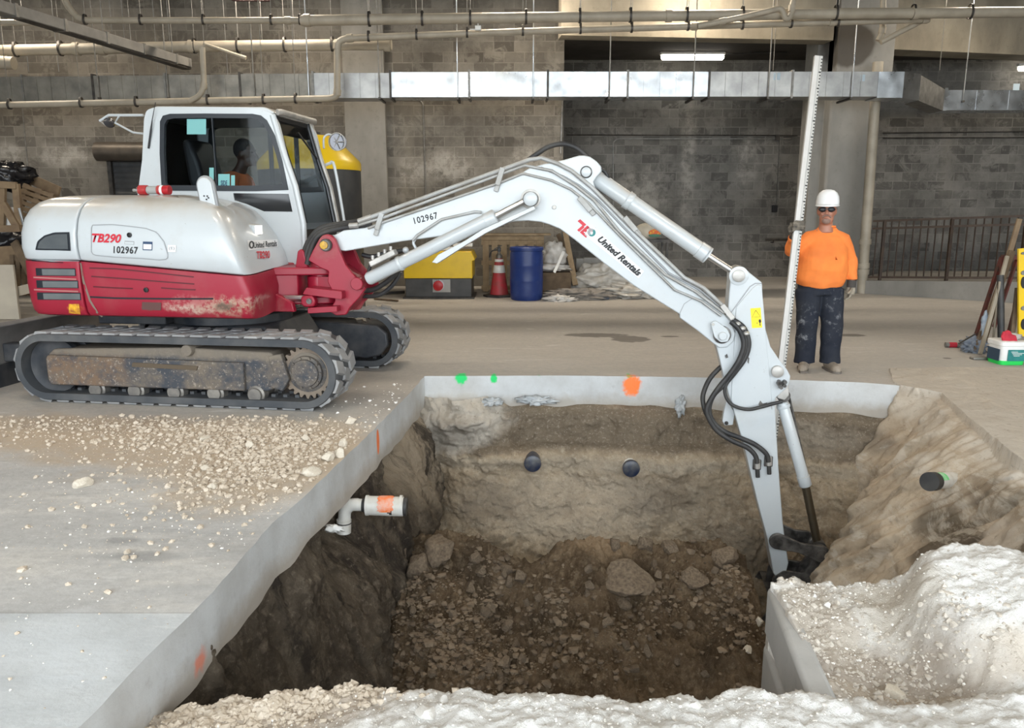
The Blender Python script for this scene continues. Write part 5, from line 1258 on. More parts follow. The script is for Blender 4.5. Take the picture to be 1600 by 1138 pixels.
# moving knuckle: two side plates above the pin, body ahead of it
up=[(482,407),(489,392),(499,374),(504,368),(511,366),(518,368),(524,374),(531,392),(541,415),(557,434),(568,442),(571,452),(562,465),(547,481),(541,492),(525,493),(514,486),(524,470),(520,455),(512,440),(514,424),(500,418)]
for y0,y1,k in((-.31,-.26,0),(.06,.11,1)):
    MB().prism(chamf(XZ(up,-.3),.012),y0,y1).build('side_plate',MR,BRK,bev=.008)
a=ML(509,384,-.3)
MB().prism([(1.12,.70),(1.20,.70),(1.33,.86),(1.30,1.0),(1.14,1.12),(1.08,1.0),(1.16,.86)],-.27,.07).build('knuckle_body',MR,BRK,bev=.015)
for z0,z1 in((.86,1.015),(.70,.765)):
    MB().lathe([(.115,z0),(.12,z0+.01),(.12,z1-.01),(.115,z1)],26,Matrix.Translation((.93,CYB,0))).box((.95,-.22,z0),(1.2,.02,z1)).build('knuckle_eye',MR,BRK)
p=ML(510,383,-.31)
pv=MB().lathe([(.055,0),(.055,.02),(.045,.03),(.01,.03)],24,Matrix.Translation(p)@Matrix.Rotation(math.pi/2,4,'X')).build('boom_foot_pin',GRS,BRK)
MB().lathe([(.036,.02),(.036,.045),(.02,.05),(.002,.05)],8,Matrix.Translation(p+Vector((-.01,0,0)))@Matrix.Rotation(math.pi/2,4,'X')).build('pin_cap',plain('yellow_cap',(.75,.45,.05),.5,0,(.35,.2,.05),20),BRK)
pb_=ML(558,442,-.31);MB().lathe([(.035,0),(.035,.015),(.02,.02),(.002,.02)],18,Matrix.Translation(pb_)@Matrix.Rotation(math.pi/2,4,'X')).build('cylinder_foot_pin',GRS,BRK)
# swing cylinder
sc=empty('swing_cylinder',parent=EX);a=ML(418,467,-.36);b=ML(478,466,-.36)
MB().cyl(a-Vector((.25,-.03,0)),b,.028,20).build('rod',CHR,sc)
e_=ML(486,470,-.36)
MB().prism(chamf([(e_.x-.08,e_.z-.03),(e_.x-.05,e_.z-.055),(e_.x+.04,e_.z-.05),(e_.x+.055,e_.z),(e_.x+.03,e_.z+.05),(e_.x-.05,e_.z+.05),(e_.x-.08,e_.z+.03)],.02),-.40,-.32).build('rod_eye',MR,sc,bev=.012)
MB().cyl(e_+Vector((0,-.05,0)),e_+Vector((0,.06,0)),.025,14).build('pin',GRS,sc)
MB().prism(chamf([(e_.x-.06,e_.z+.06),(e_.x+.30,e_.z+.02),(e_.x+.30,e_.z+.09),(e_.x-.02,e_.z+.12)],.01),-.40,-.1).prism(chamf([(e_.x-.02,e_.z-.11),(e_.x+.25,e_.z-.09),(e_.x+.25,e_.z-.04),(e_.x-.02,e_.z-.06)],.01),-.40,-.1).build('rod_bracket',MR,BRK,bev=.008)
# --- boom
BW0,BW1=-.24,.04
bo=[(506,379),(512,368),(523,367),(537,360),(570,356),(600,345),(690,316),(775,287),(812,272),(828,262),(851,256),(881,250),(898,245),(905,243),(913,243),(922,245),(932,252),(939,260),(940,268),(932,277),(927,284),(930,294),(979,351),(1027,396),(1069,435),(1099,461),(1128,487),(1142,503),(1149,520),(1146,534),(1136,543),(1124,544),(1112,535),(1090,517),(1062,497),(1062,491),(1039,477),(991,447),(943,411),(898,375),(875,358),(858,351),(845,347),(825,345),(800,346.5),(775,353),(750,360),(700,368),(630,377),(540,392.5),(535,392),(524,388),(514,394),(507,390)]
BO=XZ(bo,BW0)
boom=MB().prism(BO,BW0,BW1).build('boom',MW,EX,smooth=25,bev=.008)
fB=lambda x,y:ML(x,y,BW0-.002);fB2=lambda x,y:ML(x,y,BW0-.004)
def disc(name,px,py,r,ly,h,mat,parent,n=24,rim=None):
    p=ML(px,py,ly);o=MB().lathe([(r,0),(r,h*.8),(r*.85,h),(.002,h)],n,Matrix.Translation(p)@Matrix.Rotation(math.pi/2,4,'X')).build(name,mat,parent);return o
for px,py,r in((829,311,.062),):
    disc('boss',px,py,r*1.35,BW0,.012,DUSTC,boom);disc('pin_head',px,py,r*.92,BW0-.15,.03,MW,boom)
disc('bolt',866,324,.018,BW0,.012,DUSTC,boom)
disc('boss',916,269,.05,BW0,.01,GRS,boom);disc('pin_head',916,269,.04,BW0-.008,.02,MW,boom)
# end cover and arm pin
disc('boss',1128,523,.075,BW0,.02,GRS,boom)
MB().prism(chamf(XZ([(1110,505),(1118,501),(1136,514),(1141,524),(1137,534),(1126,535),(1116,527)],BW0-.03),.015),BW0-.04,BW0-.02).build('pin_plate',MW,boom,bev=.004)
disc('pin_head',1129,525,.036,BW0-.035,.025,MW,boom);disc('bolt',1114,507,.012,BW0-.035,.012,DUSTC,boom)
# seam plate near the end
line('weld_seam',[(1062,490),(1069,475),(1084,465),(1110,473)],1.2,GREYL,boom,fB)
line('weld_seam',[(1135,487),(1145,505),(1148,520)],1.0,GREYL,boom,fB)
# lettering
text('fleet_number','102967',648,350.5,38,10.5,INK,boom,fB,-14,0,.02,sp=1.15)
def poly(name,pts,mat,parent,fn):
    return MB().add([tuple(fn(x,y)) for x,y in pts],[tuple(range(len(pts)))]).build(name,mat,parent,smooth=0)
patch('name_plate',[(923,351),(1006,424)],[(913,367),(998,435)],WST,boom,2,2,fn=fB)
# rotated frame along the plate: origin, along, across
def along(u,v,o=(913.5,362),ang=41.5):
    c,s=math.cos(math.radians(ang)),math.sin(math.radians(ang));return (o[0]+u*c+v*s,o[1]+u*s-v*c)
def bar2(u0,v0,u1,v1,sk=0):
    return [along(u0,v0),along(u1,v0),along(u1+sk,v1),along(u0+sk,v1)]
ox=(898,346)
A2=lambda u,v:along(u,v,(896.5,352.5),41)
def q2(u0,v0,u1,v1,s=0):return [A2(u0,v0),A2(u1,v0),A2(u1+s,v1),A2(u0+s,v1)]
for q in (q2(0,9,13,14,1),q2(8.5,-2,13,9,1.5),q2(14,-2,18,14,2),q2(18,10,28,14,.8),q2(18,4,27,8,.6),q2(18,-2,27,2,.5)):
    poly('red_logo',q,RINK,boom,fB)
def half(name,c,a0,a1,r0,r1,mat):
    pts=[(c[0]+r1*math.cos(t),c[1]+r1*math.sin(t)) for t in [math.radians(a0+(a1-a0)*k/12) for k in range(13)]]+[(c[0]+r0*math.cos(t)*.6,c[1]+r0*math.sin(t)) for t in [math.radians(a1+(a0-a1)*k/12) for k in range(13)]]
    poly(name,pts,mat,boom,fB2)
half('name_emblem',(924.5,363.5),130,310,3.4,6.3,plain('emblem_grey',(.30,.31,.32),.5));half('name_emblem',(924.5,363.5),-50,130,3.4,6.3,plain('emblem_teal',(.02,.20,.20),.5))
text('name_lettering','United Rentals',932.5,376,86,11,INK,boom,fB2,41.5,.28,.05)
PIPG=plain('dusty_white_pipe',(.40,.41,.41),.4,.1,(.30,.29,.27),6)
# pipes and clamps on the boom side
def mtube(name,pts,ly,r,mat,parent,n=8,sp=0,dly=None):
    P=[ML(x,y,ly+(dly[i] if dly else 0)) for i,(x,y) in enumerate(pts)]
    if sp:P=spline(P,sp)
    return MB().tube(P,r,n).build(name,mat,parent,smooth=60)
mtube('steel_pipe',[(578,340),(690,299),(828,249.5),(846,247),(872,256),(893,267),(925,293),(982,351),(1069,434),(1099,450),(1136,484)],BW0-.02,.018,PIPG,boom,10)
mtube('steel_pipe',[(556,353),(600,340),(820,258.5),(862,267),(899,290),(928,313),(967,361),(1039,429),(1087,456),(1131,489)],BW0-.02,.013,PIPG,boom)
mtube('steel_pipe',[(575,357),(600,347),(780,286),(817,271),(862,282),(892,296),(919,317),(967,367),(1054,453),(1096,471),(1127,494)],BW0-.02,.011,PIPG,boom)
mtube('steel_pipe',[(845,262),(880,276),(905,290),(935,314),(975,356),(1045,427),(1092,452),(1134,487)],BW0-.0,.010,GREYL,boom)
mtube('steel_pipe',[(645,376),(652,368),(690,343),(742,331),(752,332)],-.27,.012,PIPG,boom)
for x,y,ang in((594,346,70),(782,276,72),(914,319,-48),(985,350,-48),(1136,487,-50)):
    p=ML(x,y,BW0-.01);M_=Matrix.Translation(p)@Matrix.Rotation(-math.radians(ang),4,'Y')
    MB().box((-.075,-.035,-.022),(.075,-.0,.022),M_).box((-.13 if ang>0 else .04,-.012,-.02),(-.04 if ang>0 else .12,.0,.02),M_).build('pipe_clamp',DUSTC if x==1136 else PIPG,boom,bev=.004)
for k,(a_,b_) in enumerate((((560,346),(580,339)),((546,353),(560,352)))):
    mtube('hose_fitting',[a_,b_],BW0-.02,.024,DUSTC,boom,8)
# hoses around the boom foot
RB_=M['rubber']
for k,(o1,o2) in enumerate(((0,0),(2,7),(6,13))):
    mtube('hydraulic_hose',[(474+o1,400+o2),(482+o1,378+o2*.6),(500,358+o2*.7),(530,351+o2*.5),(562,346+o2*.55),(580,340+o2*.7)],-.16-.03*k,.026,RB_,boom,10,5)
mtube('hydraulic_hose',[(826,250),(840,240),(858,229),(880,225),(900,231),(915,243),(926,256),(935,272)],-.1,.022,RB_,boom,10,5)
# --- boom cylinder
def ram(name,label,a,b,c,rb,rr,mb_=MW,mr_=CHR,ly=-.1,rings=(),neck=None,par=None):
    r_=empty(name,parent=par or EX)
    A=ML(*a,ly);B=ML(*b,ly);C=ML(*c,ly);d=(B-A).normalized()
    prof=[A,A+d*.02,B-d*.10,B-d*.098,B-d*.01,B]
    MB().tube(prof,[rb*.8,rb,rb,rb*1.1,rb*1.1,rb*.9],24).build('barrel',mb_,r_,smooth=50)
    MB().cyl(B-d*.02,C,rr,20).build('rod',mr_,r_)
    for t,l,k in rings:
        P=A.lerp(B,t);MB().tube([P-d*l/2,P-d*l/2+d*.005,P+d*l/2-d*.005,P+d*l/2],[rb*k*.97,rb*k,rb*k,rb*k*.97],24).build('collar',mb_,r_)
    return r_,A,B,C,d
bc,A,B,C,d=ram('boom_cylinder','',(574,437),(775,337.5),(822,313),.058,.027,rings=((.26,.03,1.15),(.82,.006,1.03)),ly=-.335)
MB().lathe([(.055,-.09),(.06,-.08),(.06,.05),(.055,.055)],24,Matrix.Translation(ML(829,311,-.335))@Matrix.Rotation(math.pi/2,4,'X')).build('rod_eye',GRS,bc)
MB().lathe([(.050,-.06),(.055,-.055),(.055,.05),(.05,.055)],24,Matrix.Translation(ML(560,443,-.335))@Matrix.Rotation(math.pi/2,4,'X')).build('barrel_eye',MR,bc)
# flat rod guard below
ga=[(675,410),(685,398),(727,376),(755,358),(834,322),(837,327),(760,364),(730,382),(683,412)]
MB().prism(XZ(ga,-.38),-.39,-.30).build('rod_guard',MW,bc,bev=.004)
# valve block on the barrel
p=ML(600,412,-.36);vb=MB().bar(p-d*.13+Vector((0,0,.05)),p+d*.12+Vector((0,0,.05)),.10,.05).build('valve_block',DUSTC,bc,bev=.008)
for k in range(4):
    q=p+d*(-.1+.06*k)+Vector((0,-.03,.08));MB().cyl(q,q+Vector((0,0,.035)),.014,8).build('valve_nut',DUSTC,vb)
mtube('hydraulic_hose',[(560,455),(585,452),(610,436),(624,420)],-.06,.024,RB_,bc,10,5);mtube('hydraulic_hose',[(556,462),(590,462),(614,445),(626,425)],-.0,.02,RB_,bc,10,5)
mtube('hydraulic_hose',[(566,398),(580,401),(605,398),(628,392)],.0,.022,RB_,bc,10,5);mtube('hydraulic_hose',[(575,428),(585,402),(608,395),(632,391)],-.16,.016,RB_,bc,10,5)
MB().ball(ML(634,391,-.2),.03,12).build('hose_elbow',MW,bc)
mtube('steel_pipe',[(638,395),(650,390),(646,378),(660,362)],-.22,.013,MW,bc,8,4)
# --- arm
ARM0,ARM1=-.215,.015
ar=[(1119,541),(1111,528),(1112,518),(1120,508),(1131,500),(1137,486),(1141,440),(1141,428),(1146,420),(1154,416),(1163,418),(1172,427),(1190,441),(1191,446),(1192,470),(1196,514),(1204,542),(1216,560),(1230,578),(1235,588),(1234,598),(1228,608),(1212,622),(1211,640),(1217,738),(1223,815),(1226,838),(1232,880),(1228,898),(1216,906),(1208,896),(1199,842),(1183,783),(1166,711),(1146,640),(1138,617),(1131,590),(1124,560)]
arm=MB().prism(XZ(ar,ARM0),ARM0,ARM1).build('arm',MW,EX,smooth=25,bev=.008)
fA=lambda x,y:ML(x,y,ARM0-.002);fA2=lambda x,y:ML(x,y,ARM0-.004)
# stiffening side plate of the upper arm
MB().prism(XZ([(1150,480),(1162,466),(1176,450),(1184,444),(1190,447),(1194,492),(1198,540),(1204,600),(1206,628),(1150,640),(1142,625)],ARM0),ARM0-.008,ARM0+.01).build('side_stiffener',MW,arm,bev=.004)
disc('boss',1154,431,.078,ARM0,.018,MW,arm);disc('pin_head',1154,431,.052,ARM0-.016,.02,DUSTC,arm)
line('weld_seam',[(1140,492),(1150,478),(1172,448),(1180,443),(1190,443)],1.6,GREYL,arm,fA2)
line('weld_seam',[(1191,470),(1195,520),(1201,580),(1206,640)],1.4,GREYL,arm,fA2)
YST=plain('yellow_sticker',(.95,.70,.01),.4)
fS=lambda x,y:ML(x,y,ARM0-.011);fS2=lambda x,y:ML(x,y,ARM0-.013)
patch('warning_sticker',[(1172.5,482),(1188.5,481)],[(1175,513),(1191,512)],YST,arm,2,2,fn=fS)
line('sticker_print',[(1181,485),(1188,495),(1175,496),(1181,485)],.7,INK,arm,fS2);poly('sticker_print',[(1185.5,499.5),(1188.5,499),(1189.5,503),(1188,505),(1188.5,509),(1187,509),(1187,505),(1185.5,503)],INK,arm,fS2);poly('sticker_print',[(1182,504.5),(1184,504.5),(1184,505.5),(1182,505.5)],INK,arm,fS2)
# small left flange and rear lug pins
MB().prism(XZ([(1138,628),(1133,645),(1130,662),(1134,669),(1147,668),(1150,650)],ARM0),-.14,-.06).build('hose_flange',MW,arm,bev=.005)
disc('pin_head',1135,661,.016,-.14,.015,GRS,arm)
MB().lathe([(.05,0),(.05,.04),(.03,.05),(.002,.05)],20,Matrix.Translation(ML(1214,580,ARM0))@Matrix.Rotation(math.pi/2,4,'X')).build('pin_head',DUSTC,arm)
mb=MB();c=ML(1220,599,ARM0-.03)
for k in range(9):
    t=2.4*k;q=c+Vector((.035*math.cos(t)*(k%3)/2,-.02,.035*math.sin(t)*(k%3)/2));mb.cyl(q,q+Vector((0,.05,0)),.016,7)
mb.build('greased_bolts',GRS,arm)
GS=GRS
for pts in ([(1185,632),(1188,626),(1192,631),(1199,629),(1197,635),(1188,636)],[(1133,556),(1136,553),(1138,559),(1134,560)],[(1169,558),(1171,560),(1170,569),(1168,566)]):
    poly('grease_smear',pts,GS,arm,fS)
# fork ears at the arm tip
# --- arm cylinder
ac,A,B,C,d=ram('arm_cylinder','',(925,274),(1106,399.5),(1144,424),.068,.028,rings=((.32,.05,1.12),(.30,.01,1.18),(.99,.03,1.1)))
MB().lathe([(.06,-.08),(.065,-.07),(.065,.07),(.06,.08)],22,Matrix.Translation(ML(1153,430,-.1))@Matrix.Rotation(math.pi/2,4,'X')).build('rod_eye',GRS,ac)
mtube('hydraulic_hose',[(928,262),(945,268),(950,282),(944,290)],-.12,.016,RB_,ac,8,5)
mtube('steel_pipe',[(950,300),(965,312),(975,318)],-.12,.012,GRS,ac)
# --- bucket cylinder, links, bucket
kc,A,B,C,d=ram('bucket_cylinder','',(1222,628),(1259,760),(1277,848),.050,.036,mr_=ROD,rings=((.05,.03,1.15),))
MB().lathe([(.05,-.09),(.055,-.08),(.055,.08),(.05,.09)],20,Matrix.Translation(ML(1222,616,-.1))@Matrix.Rotation(math.pi/2,4,'X')).build('barrel_eye',GRS,kc)
mtube('steel_pipe',[(1233,622),(1242,660),(1256,720),(1264,758)],-.04,.012,GRS,kc)
MB().prism(chamf(XZ([(1214,604),(1232,601),(1233,618),(1226,626),(1214,622)],-.19),.01),-.20,.0).build('head_bracket',DUSTC,kc,bev=.008)
lk=empty('bucket_linkage',parent=EX)
def strap(pa,pb,ra,rb_,y0,y1,mat,nm='link'):
    a=ML(*pa,-.2);b=ML(*pb,-.2);t=math.atan2(b.z-a.z,b.x-a.x);P=[]
    for k in range(11):
        q=t+math.pi/2+math.pi*k/10;P.append((a.x+ra*math.cos(q),a.z+ra*math.sin(q)))
    mx_,mz_=(a.x+b.x)/2,(a.z+b.z)/2;n_=(math.cos(t-math.pi/2),math.sin(t-math.pi/2));w_=min(ra,rb_)*.62
    P.append((mx_+n_[0]*w_,mz_+n_[1]*w_))
    for k in range(11):
        q=t-math.pi/2+math.pi*k/10;P.append((b.x+rb_*math.cos(q),b.z+rb_*math.sin(q)))
    P.append((mx_-n_[0]*w_,mz_-n_[1]*w_))
    return MB().prism(P,y0,y1).build(nm,mat,lk,bev=.006)
strap((1213,842),(1281,862),.072,.075,-.27,-.235,GRS);strap((1213,842),(1281,862),.072,.075,.035,.07,GRS)
strap((1281,862),(1263,908),.06,.07,-.20,-.16,GRS,'bucket_link');strap((1281,862),(1263,908),.06,.07,-.04,.0,GRS,'bucket_link')
for px,py,r in((1213,842,.042),(1281,862,.045),(1263,908,.04),(1222,905,.05)):
    p=ML(px,py,-.2);MB().cyl((p.x,-.285,p.z),(p.x,.085,p.z),r,22).build('pin',GRS,lk)
MB().lathe([(.055,-.07),(.055,.07)],20,Matrix.Translation(ML(1279,852,-.1))@Matrix.Rotation(math.pi/2,4,'X')).build('rod_eye',GRS,lk)
p1=ML(1222,905,-.2);p2=ML(1263,908,-.2)
bk=empty('bucket',parent=EX)
ear=[(p1.x-.08,p1.z+.02),(p1.x,p1.z+.09),(p2.x,p2.z+.07),(p2.x+.08,p2.z),(p2.x+.10,p2.z-.15),(p1.x-.10,p1.z-.15)]
for y in(-.22,.02):MB().prism(chamf(ear,.02),y,y+.03).build('ear',GRS,bk,bev=.004)
cx_=p1.x+.05;cz_=p1.z-.42
sh=[(p1.x-.12,p1.z-.14),(p2.x+.12,p2.z-.14),(p2.x+.20,cz_),(p2.x+.05,cz_-.20),(p1.x-.15,cz_-.24),(p1.x-.38,cz_-.16)]
inn_=[(x*.94+cx_*.06,z*.94+cz_*.06) for x,z in sh]
mb=MB()
for i in range(5):
    a=sh[i];b=sh[i+1];c=inn_[i+1];d_=inn_[i];mb.prism([a,b,c,d_],-.42,.22)
mb.prism(sh,-.44,-.42).prism(sh,.22,.24);mb.build('shell',GRS,bk,bev=.004)
for k in range(4):
    y=-.40+k*.18;MB().prism([(sh[-1][0]+.03,sh[-1][1]-.02),(sh[-1][0]-.12,sh[-1][1]+.02),(sh[-1][0],sh[-1][1]+.04)],y,y+.06).build('tooth',GRS,bk)
# --- hoses down the arm
AH=empty('arm_hoses',parent=EX)
HZ=[[(1146,500),(1162,512),(1170,535),(1165,558),(1150,580),(1133,600),(1115,618),(1108,640),(1115,660),(1133,675),(1158,685),(1180,695),(1197,709),(1201,722)],
    [(1142,503),(1155,516),(1162,538),(1155,562),(1140,585),(1120,580),(1105,594),(1098,617),(1101,640),(1112,661),(1126,678),(1146,690),(1168,700),(1180,712),(1183,724)],
    [(1144,502),(1158,514),(1166,537),(1159,562),(1143,588),(1133,606),(1135,622),(1146,634),(1168,640),(1190,636),(1208,631),(1222,628)]]
MB().tube(spline([ML(x,y,-.26) for x,y in HZ[0]],6),.021,10).build('hydraulic_hose',RB_,AH,smooth=60)
MB().tube(spline([ML(x,y,-.29) for x,y in [HZ[1][i] for i in(0,1,2,3,4)]+[(1125,603),(1112,622),(1104,642),(1113,664)]+HZ[1][10:]],6),.021,10).build('hydraulic_hose',RB_,AH,smooth=60)
MB().tube(spline([ML(x,y,ly) for (x,y),ly in zip([(1128,572),(1112,588),(1102,606),(1098,624),(1103,645),(1114,663),(1128,679)],[-.1,-.12,-.16,-.2,-.24,-.26,-.28])],6),.021,10).build('hydraulic_hose',RB_,AH,smooth=60)
MB().tube(spline([ML(x,y,-.27) for x,y in HZ[2]],6),.015,10).build('hydraulic_hose',RB_,AH,smooth=60)
for px,py in((1183,727),(1201,722)):
    p=ML(px,py,-.245);MB().cyl(p+Vector((0,0,.05)),p+Vector((.005,0,-.03)),.024,8).build('fitting',DUSTC,AH)
    MB().cyl(p+Vector((.004,0,-.03)),p+Vector((.012,0,-.11)),.018,10).build('plug',RB_,AH)
    MB().cbox(p+Vector((.0,.015,.0)),(.07,.03,.09)).build('fitting_block',GRS,AH,bev=.006)
for px,py in((1152,506),(1160,513),(1166,521)):
    MB().ball(ML(px,py,-.27),(.03,.03,.02),10).build('hose_clamp',DUSTC,AH)
# ---------------- people ----------------
SKIN=plain('ruddy_skin',(.42,.20,.13),.5,0,(.36,.15,.10),9);SKIN2=plain('dark_skin',(.045,.022,.014),.42,0,(.06,.03,.02),9)
SHIRT=plain('orange_shirt',(.95,.26,.05),.85,0,(.74,.19,.04),4,.5,bs=9)
m=N('navy_trousers');col=m.mix(m.mapr(m.noise(5,5),.4,.7),(.008,.012,.024),(.022,.026,.036))
for c,r in (((-.12,-.1,.50),(.10,.3,.16)),((-.12,-.1,.36),(.09,.3,.10)),((.14,-.1,.45),(.08,.3,.15)),((.1,-.1,.75),(.1,.3,.1))):
    k=m.math('MULTIPLY',m.spot(c,r,.6,.5,9),m.mapr(m.noise(11,8,.75),.54,.66));col=m.mix(m.math('MULTIPLY',k,.55),col,(.30,.31,.33))
TROU=m.fin(col,.85,0,m.bump(m.noise(11,4),.3,.02))
GLOVE=plain('work_glove',(.22,.19,.15),.85,0,(.05,.045,.04),14);BOOT=plain('dusty_boot',(.36,.31,.25),.85,0,(.24,.20,.16),9,.3)
HATM=plain('hard_hat_white',(.82,.83,.84),.25,0,(.74,.74,.73),5,lo=.5,hi=.8)
def hand(mb,wr,dirv,palm_n,side,curl,s=1.,spread=.012,thumb=None):
    """palm plus five bent fingers; dirv along the fingers, palm_n the way the palm faces, side towards the thumb"""
    dirv=Vector(dirv).normalized();n=Vector(palm_n).normalized();t=Vector(side).normalized()
    kn=wr+dirv*.085*s
    mb.tube([wr-dirv*.02*s,wr,wr+dirv*.04*s,kn],[.027*s,.03*s,.040*s,.038*s],12,flat=.6)
    for k,(o,L) in enumerate(((.030,.072),(.010,.080),(-.010,.075),(-.029,.060))):
        p=kn+t*o*s-dirv*.01*s;P=[p];d=dirv.copy();r=[.0105*s]
        for j,f in enumerate((.42,.32,.26)):
            a=curl[j];d=(d*math.cos(a)+n*math.sin(a)).normalized();e2=(n*math.cos(a)-d*0).normalized();P.append(P[-1]+d*L*f*s);r.append((.0100-.0009*j)*s)
            n_=(n-d*n.dot(d))
            if n_.length>1e-3:n_.normalize()
            n2=n_;n=n if j<0 else n
            # rotate the bend frame with the finger
            if n_.length>.5: nn_=n_
            else: nn_=n
            n_save=nn_
            n=Vector(n);  # keep hand normal for next fingers
            d_next=d
            if j<2:
                a2=curl[j+1]
                d=(d*math.cos(a2)+nn_*math.sin(a2)).normalized();curl_done=True
                P.append(P[-1]+d*L*(.32,.26)[j]*s);r.append((.0096-.0009*j)*s)
                n_=nn_-d*nn_.dot(d)
                if j==0:
                    nn3=(nn_*math.cos(a2)-d_next*math.sin(a2)).normalized();a3=curl[2]
                    d3=(d*math.cos(a3)+nn3*math.sin(a3)).normalized();P.append(P[-1]+d3*L*.26*s);r.append(.008*s)
                break
        mb.tube(P,r[:len(P)],8)
        mb.ball(P[-1],r[len(P)-1],8)
    th=thumb or (t*.8+dirv*.5+n*.3)
    th=Vector(th).normalized();b=wr+dirv*.025*s+t*.025*s
    mb.tube([b,b+th*.035*s,b+th*.062*s+n*.008*s,b+th*.082*s+n*.018*s],[.014*s,.0125*s,.0115*s,.009*s],8);mb.ball(b+th*.082*s+n*.018*s,.009*s,8)
WB=Vector((3.07,7.88,0));WK=empty('person',tuple(WB));tag(WK,'standing person in white hard hat, dark glasses and orange shirt holding the long staff','person')
w=lambda px,py,dy=0:W(px,py,WB.y+dy)-WB
HD=w(1292,331,-.02);HD.z-=.0
AL=[w(1262,364),w(1240,392,-.05),w(1243,372,-.20)]      # arm holding the staff
AL=[w(1264,373),w(1235,393,-.03),w(1241,368,-.22)]
AR=[w(1319,376),w(1330,405,.02),w(1331,441,-.02)]
HIP=w(1281,441);LL=[w(1263,452),w(1261,506,-.02),w(1257,560,.03)];LR=[w(1299,452),w(1300,508,-.03),w(1296,566,-.0)]
LL[2].z=.10;LR[2].z=.10
HDc=HD;RH=Matrix.Rotation(-.36,3,'Z')
mb=MB()
mb.ball(HDc+RH@Vector((0,0,.02)),(.081,.098,.115),20).ball(HDc+RH@Vector((0,-.03,-.065)),(.068,.070,.064),16)
mb.tube([HDc+RH@Vector((0,-.095,.02)),HDc+RH@Vector((0,-.118,-.015)),HDc+RH@Vector((0,-.122,-.026))],[.010,.015,.017],10)
mb.ball(HDc+RH@Vector((0,-.098,-.060)),(.026,.012,.009),10);mb.ball(HDc+RH@Vector((0,-.088,-.094)),(.026,.018,.018),10)
for s in(-1,1):
    mb.ball(HDc+RH@Vector((s*.080,.0,.0)),(.012,.022,.034),10);mb.ball(HDc+RH@Vector((s*.035,-.082,-.022)),(.024,.014,.02),10)
mb.tube([HDc+RH@Vector((0,.02,-.05)),HDc+RH@Vector((0,.025,-.13)),HDc+RH@Vector((0,.03,-.20))],[.061,.064,.08],16)
SH=w(1292,362,.02)
mb.tube([HIP+Vector((0,0,-.05)),HIP+Vector((0,0,.12)),SH+Vector((0,0,-.2)),SH+Vector((0,0,-.04))],[.13,.145,.16,.11],16,flat=.75)
for A in(AL,AR):mb.tube([SH+(A[0]-SH)*.5,A[0],A[1],A[2]],[.06,.05,.04,.03],12)
for L_ in(LL,LR):mb.tube([L_[0]+Vector((0,0,.05)),L_[1],L_[2]],[.08,.055,.04],12)
blend('body',mb,SKIN,WK,.008,3)
# shirt
mb=MB()
mb.tube([HIP+Vector((-.0,0,-.025)),HIP+Vector((0,-.01,.03)),HIP+Vector((.005,-.02,.13)),HIP+Vector((.01,-.01,.28)),SH+Vector((.005,0,-.14)),SH+Vector((0,0,-.055)),SH+Vector((0,.0,.0)),SH+Vector((0,-.004,.052))],[.225,.245,.256,.245,.225,.180,.118,.084],28,flat=.66)
for A,s in((AL,-1),(AR,1)):
    mb.tube([SH+(A[0]-SH)*.35+Vector((0,0,-.03)),A[0],A[0].lerp(A[1],.5),A[1],A[1].lerp(A[2],.5),A[2].lerp(A[1],.10)],[.085,.074,.066,.060,.057,.054],16)
mb.ball(HIP+Vector((0,-.06,.12)),(.17,.12,.14),18)
sh_=blend('shirt',mb,SHIRT,WK,.009,5,(.018,8))
MB().tube([SH+Vector((.074*math.cos(t),.0+.062*math.sin(t),.050)) for t in [2*math.pi*k/24 for k in range(25)]],.010,8).build('collar',SHIRT,sh_)
for dx,dz,r_ in((-.14,-.19,.013),(-.045,-.245,.006)):
    pass
# trousers
mb=MB()
mb.tube([HIP+Vector((0,0,.04)),HIP+Vector((0,0,-.03)),HIP+Vector((0,.0,-.12))],[.205,.215,.205],24,flat=.66)
for L_,s in((LL,-1),(LR,1)):
    mb.tube([L_[0]+Vector((0,0,0)),L_[0].lerp(L_[1],.5),L_[1],L_[1].lerp(L_[2],.5),L_[2]+Vector((0,0,.04)),L_[2]+Vector((0,0,-.03))],[.122,.118,.108,.100,.102,.106],18,flat=.95)
blend('trousers',mb,TROU,WK,.010,4,(.012,8))
# boots
for L_,dx in((LL,-.09),(LR,.0)):
    a=Vector((L_[2].x,L_[2].y,0));f=Vector((dx,-.20,0)).normalized();mb=MB()
    mb.tube([a+Vector((0,0,.15)),a+Vector((0,0,.05))],[.055,.06],14)
    mb.tube([a-f*.06+Vector((0,0,.045)),a+Vector((0,0,.05)),a+f*.10+Vector((0,0,.045)),a+f*.20+Vector((0,0,.035)),a+f*.235+Vector((0,0,.03))],[.042,.052,.052,.045,.02],14)
    b_=blend('boot',mb,BOOT,WK,.007,3)
    MB().prism(soften([(a.x-.05,a.y+.06),(a.x+.05,a.y+.06),(a.x+.05+dx*.4,a.y-.1),(a.x+.045+dx,a.y-.24),(a.x-.045+dx,a.y-.24),(a.x-.055+dx*.4,a.y-.1)],None),.0,.022,'z').build('sole',plain('boot_sole',(.16,.14,.12),.9) if 'boot_sole' not in bpy.data.materials else bpy.data.materials['boot_sole'],b_)
